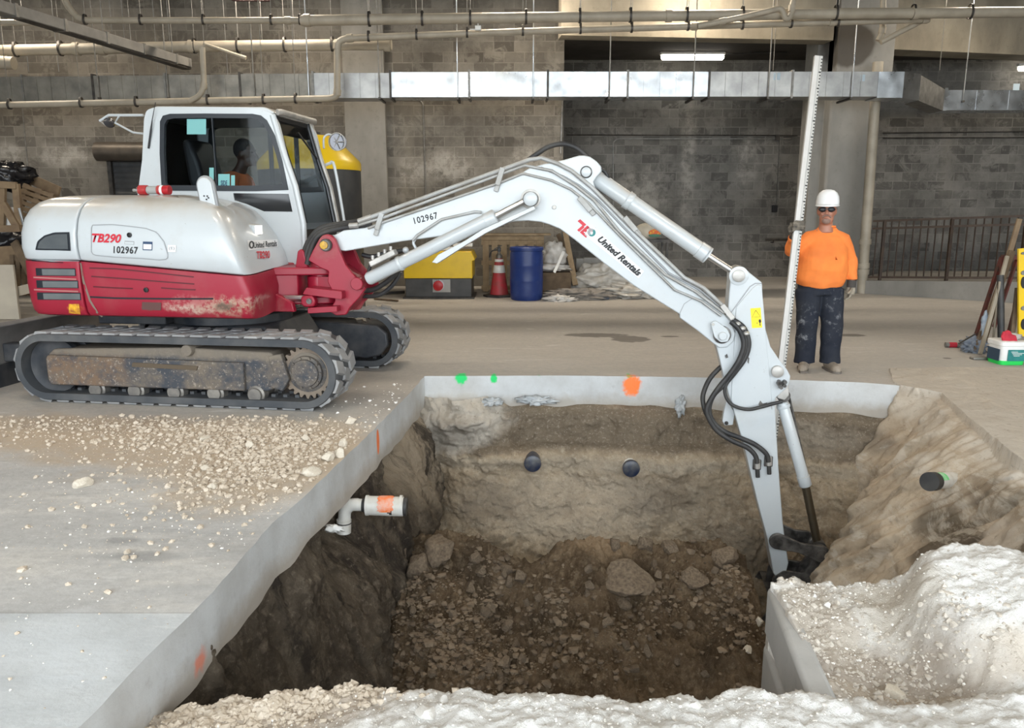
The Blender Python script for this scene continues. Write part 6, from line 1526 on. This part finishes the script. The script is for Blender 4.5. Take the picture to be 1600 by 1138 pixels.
# staff first, so that the hand can close on it
SA=W(1278.5,88,7.74);SB=W(1204,712,7.16);sd=(SB-SA).normalized()
def staff_at(z):
    t=(z-SA.z)/(SB.z-SA.z);return SA.lerp(SB,t)
st=empty('measuring_staff',tuple(SB));tag(st,'tall white levelling staff with dark tick marks held upright by the worker','measuring staff')
u_=Vector((1,0,0));bx_=(SA-SB)
yv=Vector((0,1,0));n_=(yv-sd*yv.dot(sd)).normalized();sx_=n_.cross(sd).normalized()
if sx_.x<0:sx_=-sx_
def stf(name,u0,u1,v0,v1,mat,t0=0.,t1=1.,par=st):
    P=[]
    for t in(t0,t1):
        for v in(v0,v1):
            for u in(u0,u1):P.append(bx_*t+sx_*u+n_*v)
    return MB().add(P,[(0,1,3,2),(4,6,7,5),(0,4,5,1),(1,5,7,3),(3,7,6,2),(2,6,4,0)]).build(name,mat,par)
STW=plain('staff_white',(.60,.585,.56),.4,0,(.52,.50,.47),3)
stf('staff_body',-.037,.037,-.016,.016,STW);stf('scale_strip',.008,.037,-.0175,-.016,plain('scale_cream',(.48,.47,.44),.5))
stf('edge_groove',.006,.010,-.0175,-.0165,GREYL)
mb=MB();Ln=bx_.length;k=0
while k*.03<Ln-.02:
    t=k*.03/Ln;w_=.012 if k%5 else .022
    P=[]
    for tt in(t,t+.012/Ln):
        for u in(.036-w_,.036):P.append(bx_*tt+sx_*u+n_*-.0182)
    mb.add(P,[(0,1,3,2)]);k+=1
o=mb.build('tick_marks',INK,st,smooth=0);tag(o,kind='stuff')
# gloves
gz=w(1245,352).z;gp=staff_at(gz)-WB
mb=MB();wr=AL[2]+(gp+Vector((-.03,-.0,-.05))-AL[2])*.35
up=-sd
# fist around the staff: palm behind and left of it, fingers wrapping across the front
pc=gp+Vector((-.045,.02,-.02))
mb.tube([AL[2],AL[2].lerp(pc,.5),pc],[.034,.036,.042],12)
mb.tube([pc-up*.045,pc+up*.05],[.030,.030],10)
for k,o_ in enumerate((.045,.022,-.002,-.026)):
    b=pc+up*o_+Vector((-.005,-.02,0));r_=.0125-.0008*k
    P=[b,b+Vector((-.004,-.035,0)),gp+up*(o_-.0)+Vector((-.035,-.042,0)),gp+up*(o_-.004)+Vector((.0,-.046,0)),gp+up*(o_-.006)+Vector((.034,-.034,0)),gp+up*(o_-.006)+Vector((.054,-.016,0))]
    mb.tube(P,[r_,r_,r_,r_*.96,r_*.92,r_*.8],8);mb.ball(P[-1],r_*.8,8)
P=[pc+up*.03+Vector((.01,.01,0)),gp+up*.055+Vector((-.01,.035,0)),gp+up*.068+Vector((.035,.03,0)),gp+up*.072+Vector((.056,.005,0))]
mb.tube(P,[.015,.0145,.013,.011],8)
gl1=blend('glove',mb,GLOVE,WK,.0045,2);MB().tube([AL[1].lerp(AL[2],.86),AL[2]+(AL[2]-AL[1]).normalized()*.02],[.046,.042],14).build('glove_cuff',plain('dark_cuff',(.06,.055,.05),.9),gl1)
mb=MB();wv=AR[2]+Vector((-.0,-.0,-.03))
hand(mb,wv,(-.12,-.1,-1),(-.9,-.25,.1),(-.25,-1,-.1),(.35,.5,.4),1.12)
mb.tube([AR[2],wv],[.034,.032],12)
gl2=blend('glove',mb,plain('pale_glove',(.38,.34,.27),.85,0,(.20,.17,.13),12),WK,.0045,2);MB().tube([AR[2]+Vector((0,0,.02)),AR[2]+Vector((-.003,0,-.05))],[.044,.042],14).build('glove_cuff',bpy.data.materials['dark_cuff'],gl2)
# hat, glasses, beard
hc=HDc+RH@Vector((0,.0,.065));hat=MB()
prof=[(.103,.0),(.105,.012),(.104,.04),(.098,.08),(.081,.115),(.052,.138),(.02,.147),(.001,.148)]
hat.lathe(prof,36,Matrix.Translation(hc)@Matrix.Diagonal((1,1.14,1,1)),cap=False)
V_=[];n=36
for k in range(n):
    t=2*math.pi*k/n;fr_=max(0,-math.sin(t));r0=.101;r1=.113+.030*fr_**2
    V_.append((r0*math.cos(t),r0*1.14*math.sin(t),.006));V_.append((r1*math.cos(t),r1*1.14*math.sin(t),-.004-.012*fr_))
hat.add([RH@Vector(v)+hc for v in V_],[(2*k,2*k+1,2*((k+1)%n)+1,2*((k+1)%n)) for k in range(n)])
for dx in(-.035,0,.035):hat.tube([hc+RH@Vector((dx*.6,.135*math.cos(a)*.86,.141*math.sin(a)+(.002))) for a in [math.radians(25+130*k/10) for k in range(11)]],.006,6)
HT=hat.build('hard_hat',HATM,WK,smooth=50,solid=.004)
gl_=empty('sunglasses',parent=WK)
for s in(-1,1):
    MB().ball(HDc+RH@Vector((s*.038,-.090,.022)),(.038,.018,.026),16).build('lens',INK,gl_);MB().bar(HDc+RH@Vector((s*.068,-.075,.026)),HDc+RH@Vector((s*.082,.01,.020)),.006,.010).build('temple',INK,gl_)
MB().bar(HDc+RH@Vector((-.02,-.104,.026)),HDc+RH@Vector((.02,-.104,.026)),.008,.008).build('bridge',INK,gl_)
bm_=MB().ball(HDc+RH@Vector((0,-.072,-.088)),(.043,.040,.034),16)
bm_.tube([HDc+RH@Vector((.038*math.cos(t),-.090-.012*math.sin(t),-.058+.026*math.sin(t))) for t in [math.pi*k/8 for k in range(9)]],.008,8)
blend('beard',bm_,plain('grey_stubble',(.22,.13,.10),.9,0,(.27,.19,.155),60),WK,.005,2,(.002,90))
MB().ball(HDc+RH@Vector((0,-.101,-.062)),(.020,.008,.004),12).build('mouth',plain('lips',(.25,.09,.07),.5),WK)
MB().tube([HDc+RH@Vector((.082*math.cos(t),.03+.09*math.sin(t),.03)) for t in [math.radians(-20+220*k/12) for k in range(13)]],.014,8).build('hair',plain('grey_hair',(.18,.16,.14),.9),WK)
# ---- operator in the cab
OP=empty('person',(MO[0],MO[1],0),MA);tag(OP,'excavator operator in an orange shirt sitting in the cab, looking down at the pit','person')
hd=ML(383,241,.55)
mb=MB();fw=Vector((1,0,-.22)).normalized()
mb.ball(hd+Vector((0,0,.025)),(.100,.080,.115),20).ball(hd+Vector((.035,0,-.06)),(.066,.056,.058),16)
mb.tube([hd+Vector((.098,0,.01)),hd+Vector((.125,0,-.03)),hd+Vector((.122,0,-.038))],[.011,.017,.018],10)
mb.ball(hd+Vector((.098,0,-.072)),(.016,.028,.012),10);mb.ball(hd+Vector((.088,0,-.10)),(.02,.026,.018),10);mb.ball(hd+Vector((.088,0,.035)),(.02,.06,.014),10)
for s in(-1,1):mb.ball(hd+Vector((-.005,s*.080,-.005)),(.022,.012,.034),10)
hp=Vector((hd.x-.30,.57,hd.z-.66));sh=hd+Vector((-.10,.02,-.22))
mb.tube([hd+Vector((-.01,0,-.05)),hd+Vector((-.045,0,-.13)),sh+Vector((0,0,.02))],[.058,.056,.07],14)
mb.tube([hp,hp.lerp(sh,.5),sh],[.13,.14,.12],16)
EL=[]
for s in(-1,1):
    a=sh+Vector((0,s*.17,-.03));b=sh+Vector((.05,s*.23,-.30));c=sh+Vector((.28,s*.22,-.33));c.x=min(c.x,.42);EL.append((a,b,c,s))
    mb.tube([sh,a,b,c],[.07,.05,.042,.03],12)
    hand(mb,c,(.9,0,-.25),(0,0,-1),(0,-s,0),(.5,.6,.5),1.0)
    kn=hp+Vector((.42,s*.12,.03));kn.x=min(kn.x,.42);mb.tube([hp+Vector((0,s*.08,0)),kn,Vector((min(kn.x+.05,.5),kn.y,1.22))],[.09,.07,.05],12)
blend('body',mb,SKIN2,OP,.009,3)
mb=MB();mb.tube([hp+Vector((0,0,-.02)),hp.lerp(sh,.4),hp.lerp(sh,.8),sh+Vector((.0,0,-.01)),sh+Vector((.015,0,.045))],[.17,.18,.17,.14,.08],20)
for a,b,c,s in EL:mb.tube([sh+Vector((0,s*.08,-.03)),a,b,b.lerp(c,.35)],[.09,.075,.062,.056],12)
blend('shirt',mb,plain('dull_orange_shirt',(.62,.17,.05),.85,0,(.45,.14,.05),6),OP,.011,4,(.008,9))
mb=MB()
for s in(-1,1):
    kn=hp+Vector((.42,s*.12,.03));kn.x=min(kn.x,.42);mb.tube([hp+Vector((0,s*.07,0)),kn,Vector((min(kn.x+.05,.5),kn.y,1.26))],[.11,.085,.065],12)
blend('trousers',mb,INK,OP,.012,3)
mb=MB().ball(hd+Vector((-.014,0,.045)),(.102,.086,.108),20);blend('hair',mb,plain('black_hair',(.006,.005,.005),.8),OP,.007,1,(.002,60))
for s in(-1,1):MB().ball(hd+Vector((.088,s*.032,.012)),(.012,.016,.008),10).build('eye',plain('eye_dark',(.02,.015,.012),.3) if 'eye_dark' not in bpy.data.materials else bpy.data.materials['eye_dark'],OP)
# ---------------- pipes, stones and rubble in and around the pit ----------------
def stonemesh(name,seed,mat,sub=2,amp=.35):
    rn=random.Random(seed);bm=bmesh.new();bmesh.ops.create_icosphere(bm,subdivisions=sub,radius=1)
    cuts=[(Vector((rn.uniform(-1,1),rn.uniform(-1,1),rn.uniform(-1,1))).normalized(),rn.uniform(.45,.85)) for _ in range(9)]
    for v in bm.verts:
        p=v.co.copy()
        for n,d in cuts:
            k=p.dot(n)
            if k>d:p-=n*(k-d)
        v.co=p*(1+amp*.4*MN.noise(p*2.3+Vector((seed,0,0)))+.06*MN.noise(p*7))
    me=bpy.data.meshes.new(name);bm.to_mesh(me);bm.free();me.materials.append(mat)
    me.polygons.foreach_set('use_smooth',[True]*len(me.polygons));me.set_sharp_from_angle(angle=math.radians(32));return me
def stone(name,me,c,r,rot,label,group=None,cat='stone'):
    o=bpy.data.objects.new(name,me);COL.objects.link(o);o.location=c;o.scale=r;o.rotation_euler=rot;return tag(o,label,cat,group)
def bvhw(n):
    o=bpy.data.objects[n];return BVHTree.FromPolygons([v.co.copy() for v in o.data.vertices],[tuple(p.vertices) for p in o.data.polygons])
TP=bvhw('dirt_pile');TS=bvhw('sand_heap');TR=bvhw('pit_face_right');TBk=bvhw('pit_face_back');TL=bvhw('pit_face_left')
CAMP=Vector((0,0,H))
def down(T_,x,y):
    h=T_.ray_cast(Vector((x,y,3)),Vector((0,0,-1)));return h[0]
RM=[stonemesh('rock',k,M['rock'],3) for k in range(4)];RD=[stonemesh('dirt_rock',10+k,M['rock_dirt'],3) for k in range(6)];RW=[stonemesh('white_rock',20+k,M['rock_white'],2) for k in range(4)]
rn=random.Random(5);rr=lambda:(rn.uniform(0,6),rn.uniform(0,6),rn.uniform(0,6))
# stones lying on the slab, largest first
for px,py,w_,h_,lb in ((130,761,17,10,'large pale limestone lump lying alone on the bare slab at left'),(242,796,6,5,'small round white stone on the slab, nearest the viewer'),(490,741,17,10,'white stone at the slab rim, lowest of the spoil stones'),(510,720,13,10,'pale stone on the slab rim just above the lowest one'),(530,713,12,10,'rounded pale stone touching the slab rim'),(548,661,10,7,'pale stone on bare slab below the track front'),(330,764,8,7,'pale stone at the lower left end of the spoil patch'),(392,700,9,8,'pale chunk in the middle of the gravel patch'),(535,697,9,9,'upright pale stone on the right side of the gravel patch'),(478,688,8,6,'pale stone near the top of the gravel patch'),(320,688,9,6,'pale stone left in the gravel patch, above the bare slab'),(322,734,9,5,'flat pale stone pair on the slab left of the gravel'),(190,742,4,3,'tiny stone beside the large lump on the bare slab')):
    g=G(px,py);s=g.y/F*1.0*1.04
    stone('rock',RM[rn.randrange(4)],(g.x,g.y,h_*s*.55),(w_*s*1.1,w_*s*.8,h_*s*.95),(0,0,rn.uniform(0,6)),lb)
def gravel(name,label,spots,mat,n,smin,smax,T_=None,seed=1,cat='gravel',shape=0,flat=.7,sink=.3,clip=None):
    rg=random.Random(seed);mb=MB()
    base=[]
    for k in range(5):
        bm=bmesh.new();bmesh.ops.create_icosphere(bm,subdivisions=1,radius=1)
        for v in bm.verts:v.co*=1+.35*rg.uniform(-1,1)
        bm.verts.index_update();base.append(([v.co.copy() for v in bm.verts],[[v.index for v in f.verts] for f in bm.faces]));bm.free()
    tot=sum(s[4] for s in spots);c=0;V=[];Fs=[]
    while c<n:
        q=rg.uniform(0,tot)
        for s in spots:
            q-=s[4]
            if q<=0:break
        x=rg.gauss(s[0],s[2]);y=rg.gauss(s[1],s[3]);c+=1
        if clip and not clip(x,y):continue
        z=0.
        if T_:
            h=down(T_,x,y)
            if h is None:continue
            z=h.z
        r=smin*(smax/smin)**(rg.random()**2.6);vs,fs=base[rg.randrange(5)];a=rg.uniform(0,6.3);ca,sa=math.cos(a),math.sin(a);e=rg.uniform(.7,1.3);o=len(V)
        for v in vs:V.append((x+r*(v.x*ca*e-v.y*sa),y+r*(v.x*sa*e+v.y*ca),z+r*(v.z*flat+(flat-(.75 if T_ is TS else sink)))))
        Fs+=[[i+o for i in f] for f in fs]
    me=bpy.data.meshes.new(name);me.from_pydata(V,[],Fs);me.materials.append(mat);o=bpy.data.objects.new(name,me);COL.objects.link(o);return tag(o,label,cat,None,'stuff')
def onslab(x,y):
    return x<lerp1(y,ly_,lx_)-.03 and y<6.05
gravel('gravel','scattered tan gravel and crumbs spread on the slab beside the near track',[(-1.62,4.95,.26,.42,3.6),(-2.1,5.5,.5,.28,2.4),(-3.2,5.75,.7,.22,1.2),(-1.9,4.6,.5,.5,.4),(-2.3,4.2,.9,.9,.4)],M['gravel'],9500,.0025,.021,None,3,clip=onslab)
gravel('gravel','white crumbs sprinkled over the bare slab in front of the spoil',[(-2.4,4.2,1.1,.9,1),(-1.7,3.6,.5,.7,.5)],M['rock_white'],600,.002,.009,None,4,clip=onslab)
gravel('gravel','pale crumbs on the slab between the track front and the pit corner',[(-1.15,6.3,.2,.35,1),(-1.0,7.0,.15,.25,.4)],M['rock_white'],110,.004,.018,None,14,clip=lambda x,y:x<lerp1(y,ly_,lx_)-.03)
CL=[]
for px,py,a,b,k in ((690,985,.22,.22,3),(640,930,.12,.2,1),(760,960,.16,.3,2),(860,960,.12,.2,1.2),(740,1030,.3,.1,2),(1020,960,.2,.15,1),(1150,950,.12,.3,1.5),(1110,900,.2,.1,.8),(950,1020,.25,.15,.8),(850,860,.2,.05,.6)):
    h=see(TP,px,py)
    if h is not None: CL.append((h.x,h.y,a,b,k))
gravel('clods','crumbly brown clods covering the dirt heap',CL,M['rock_dirt'],3600,.006,.034,TP,5,'clods',shape=0,clip=lambda x,y:-1.1<x<1.9)
gravel('crumbs','fine white crumbs and chips over the near sand heap',[(-.2,2.45,.9,.12,2),(.6,2.4,.6,.1,1),(1.4,3.0,.3,.25,1.2),(1.35,3.25,.25,.06,.7)],M['rock_white'],2600,.002,.008,TS,6,'crumbs')
gravel('crumbs','tan crumbs along the left end of the near heap',[(-.95,2.6,.25,.08,2),(-.7,2.62,.4,.05,1),(-1.15,2.4,.12,.1,.7)],M['gravel'],2600,.005,.022,TS,7,'crumbs')
gravel('crumbs','grey rubble crumbs in the hollow of the right sand spur',[(1.45,2.75,.3,.12,2),(1.3,3.1,.2,.2,1)],plain('grey_tan_crumbs',(.40,.35,.29),.95,0,(.6,.55,.48),20),1600,.004,.016,TS,8,'crumbs')
# bigger rocks on the heap
for k,(px,py,w_,h_,lb) in enumerate(((985,908,40,26,'largest pale brown boulder in the middle of the dirt heap'),(690,862,34,26,'blocky brown boulder at the upper left of the dirt heap'),(652,884,24,24,'brown boulder left of the blocky one on the dirt heap'),(626,868,22,16,'rounded brown boulder at the far left crest of the heap'),(811,903,13,12,'small tan round rock left of the heap centre'),(795,910,9,9,'small brown rock touching the tan round rock'),(1085,903,26,14,'flat tan rock right of the largest boulder'),(960,852,13,12,'grey pointed rock on the heap crest'),(1012,852,16,16,'pointed grey brown rock on the crest, right of the grey one'),(1168,1018,8,7,'small yellowish rock low on the right of the heap'),(975,945,12,10,'dark rock under the largest boulder'),(745,872,14,8,'flat pale clod near the left crest'),(735,920,10,9,'grey clod on the left slope of the heap'),(1048,860,18,12,'brown clod on the crest, right part'),(1128,868,24,14,'wide brown clod at the right end of the crest'),(1186,972,7,7,'small tan rock at the right edge of the heap'),(870,1040,8,6,'small brown clod at the bottom centre of the heap'),(790,1035,14,9,'brown clod at the bottom of the heap, left of centre'),(1122,882,12,9,'grey brown clod below the wide clod'),(560,930,12,12,'dark clod low on the left soil face'))):
    h=see(TP,px,py+h_*.4)
    if h is None:continue
    s=(h-CAMP).length/F
    stone('rock',RD[k%6] if k not in(9,15) else RM[k%4],(h.x,h.y+h_*s*.2,h.z+h_*s*.45),(w_*s*1.05,w_*s*.85,h_*s*1.1),(0,0,rn.uniform(0,6)),lb)
for k in range(60):
    px=rn.uniform(590,1190);py=rn.uniform(870,1060);h=see(TP,px,py)
    if h is None:continue
    r=rn.uniform(.025,.06);stone('rock',RD[rn.randrange(6)],(h.x,h.y,h.z+r*.3),(r,r*rn.uniform(.7,1),r*rn.uniform(.6,.9)),rr(),'small brown clod of soil lying on the dirt heap','clods on the dirt heap','clod')
# rocks on the near sand
for k,(px,py,w_,h_,lb,mt) in enumerate(((1396,1087,17,11,'tan rounded rock at the foot of the right sand spur','m'),(275,1104,12,12,'brown clod against the slab side at the near left','d'),(258,1108,10,10,'smaller brown clod left of the first against the slab side','d'),(340,1068,16,13,'rounded tan clod in the brown crumbs at left','d'),(665,1117,18,11,'white stone low in the near sand heap, left of centre','w'),(692,1098,9,9,'squarish white stone in the near sand heap','w'),(1087,1105,9,7,'cream stone in the near sand heap right of centre','w'),(1382,902,5,5,'small white stone on the spur beside the mound','w'),(1292,948,6,6,'small white stone on top of the spur','w'),(1272,933,5,5,'tiny white stone near the spur corner','w'))):
    h=see(TS,px,py)
    if h is None:continue
    s=(h-CAMP).length/F;me={'m':RM,'d':RD,'w':RW}[mt][k%4]
    stone('rock',me,(h.x,h.y,h.z+h_*s*.3),(w_*s,w_*s*.8,h_*s),(0,0,rn.uniform(0,6)),lb)
for k,(px,py,w_,h_) in enumerate(((838,626,26,6),(1063,634,7,13),(1335,637,10,7),(1290,633,20,4),(770,628,14,6))):
    g=W(px,py,7.50);lump('concrete_drip','ragged blue grey concrete drip under the slab edge, %s'%('below the second green mark','narrow hanging tongue left of the hoses','small tongue below the worker, right one','flat strip below the worker','beside the spilled sand')[k],'concrete',(g.x,g.y+.0,g.z),(w_*.0061,.05,h_*.0063),plain('blue_grey_concrete',(.36,.385,.40),.85,0,(.50,.51,.51),9,.4) if 'blue_grey_concrete' not in bpy.data.materials else bpy.data.materials['blue_grey_concrete'],.8,7,sub=4,seed=k)
# --- PVC assembly out of the left face
PW=M['pvc_white'];r=empty('drain_fitting');Y0=5.45
P_=lambda x,y,dy=0:W(x,y,Y0+dy)
r.location=P_(590,790);tag(r,'white plastic drain coupling and elbow with orange paint sticking out of the left pit side','pipe')
lo_=lambda x,y,dy=0:P_(x,y,dy)-r.location
MB().tube([lo_(572,790),lo_(573,790),lo_(630,792),lo_(631,792)],[.066,.071,.071,.066],26).build('coupling',PW,r)
for x,k in((574,1.06),(627,1.05)):MB().tube([lo_(x-2,790),lo_(x+2,790)],.071*k,26).build('coupling_rim',PW,r)
MB().tube([lo_(607,790.6),lo_(614,791)],.0725,26).build('rubber_band',M['rubber'],r)
orp=painted('orange_spray',(.95,.20,.03),(.75,.71,.66),.5,.6,9)
mb=MB()
for j in range(9):
    for i in range(15):
        t=math.radians(-20+125*i/14);x=592+24*j/8-1.5*math.sin(i*2.1);c=lo_(x,790.4)
        mb.v.append(tuple(c+Vector((0,-.0737*math.cos(t),.0737*math.sin(t)))))
for j in range(8):
    for i in range(14):
        if (i in(0,13) and j in(0,7)):continue
        a=j*15+i;mb.f.append((a,a+1,a+16,a+15))
mb.build('sprayed_mark',orp,r,smooth=180)
MB().tube([lo_(628,792),lo_(636,792.5)],.067,26).build('end_cap',M['rubber'],r)
MB().tube([lo_(546,789),lo_(556,789),lo_(574,790)],.045,20).build('pipe_run',PW,r);MB().tube([lo_(566,789.6),lo_(571,789.8)],.050,20).build('rubber_ring',M['rubber'],r)
MB().tube(spline([lo_(560,789),lo_(549,789.5),lo_(540,797),lo_(538,810),lo_(537,831)],5),.047,20).build('elbow',PW,r)
MB().tube([lo_(537.5,812),lo_(537,832)],.054,20).build('socket',PW,r);MB().tube([lo_(537.6,816),lo_(537.6,817.5)],.0555,20).build('rubber_ring',M['rubber'],r)
h=W(533,776,5.5);lump('concrete_blob','lump of set mortar hanging under the slab edge above the drain fitting','mortar',h,(.06,.06,.05),M['rock_white'],.6,8,seed=2)
h=W(516,826,4.9);lump('plastic_scrap','torn white plastic scrap stuck in the left pit side','scrap',(h.x+.02,h.y,h.z),(.05,.02,.025),M['white_plastic'],.9,8,seed=5)
# dark caps of pipes in the back face
for px,py,lb in((832,718,'capped black pipe end in the back pit face, left one of the pair'),(985,726,'capped black pipe end in the back pit face, right one of the pair')):
    h=see(TBk,px,py+4);r=empty('buried_pipe',tuple(h));tag(r,lb,'pipe')
    pb2=plain('blue_black_pvc',(.02,.028,.06),.35,0,(.10,.10,.10),12) if 'blue_black_pvc' not in bpy.data.materials else bpy.data.materials['blue_black_pvc']
    MB().tube([(0,.35,.02),(0,-.03,.0),(0,-.04,0)],[.078,.078,.07],24).build('pipe_run',PW if px>900 else pb2,r)
    MB().tube([(0,-.02,.0),(0,-.06,0),(0,-.067,0)],[.083,.083,.074],24).build('end_cap',pb2,r)
    lump('soil_lump','','',tuple(h),(.1,.05,.04),M['pit_back'],.5,8,seed=4,kind=None);o=bpy.context.scene.objects[-1] if False else None
for o in list(COL.objects):
    if o.name.startswith('soil_lump'):bpy.data.objects.remove(o)
# white pipe with the green mark in the right bank
h=see(TR,1478,752);Ya=h.y;A_=W(1452,753,Ya-.28);B_=W(1500,749,Ya+.10)
r=empty('buried_pipe',tuple(A_));tag(r,'white pipe with green spray and a dark cap jutting from the right sand bank','pipe');d=(B_-A_)
MB().tube([d*.1,d*1.6],.058,26).build('pipe_run',PW,r);MB().tube([Vector((0,0,0)),d*.0+d.normalized()*.0,d.normalized()*.09],[.058,.066,.066],26).build('end_cap',M['rubber'],r)
gp_=painted('green_spray',(.05,.68,.14),(.72,.71,.67),.9,.6,16)
mb=MB();dn=d.normalized();a1=dn.cross(Vector((0,0,1))).normalized();b1=a1.cross(dn)
for j in range(6):
    for i in range(13):
        t=math.radians(20+130*i/12);c=dn*(.10+.11*j/5);mb.v.append(tuple(c+(a1*math.cos(t)+b1*math.sin(t))*.0596))
for j in range(5):
    for i in range(12):
        a=j*13+i;mb.f.append((a,a+1,a+14,a+13))
mb.build('sprayed_mark',gp_,r,smooth=180)
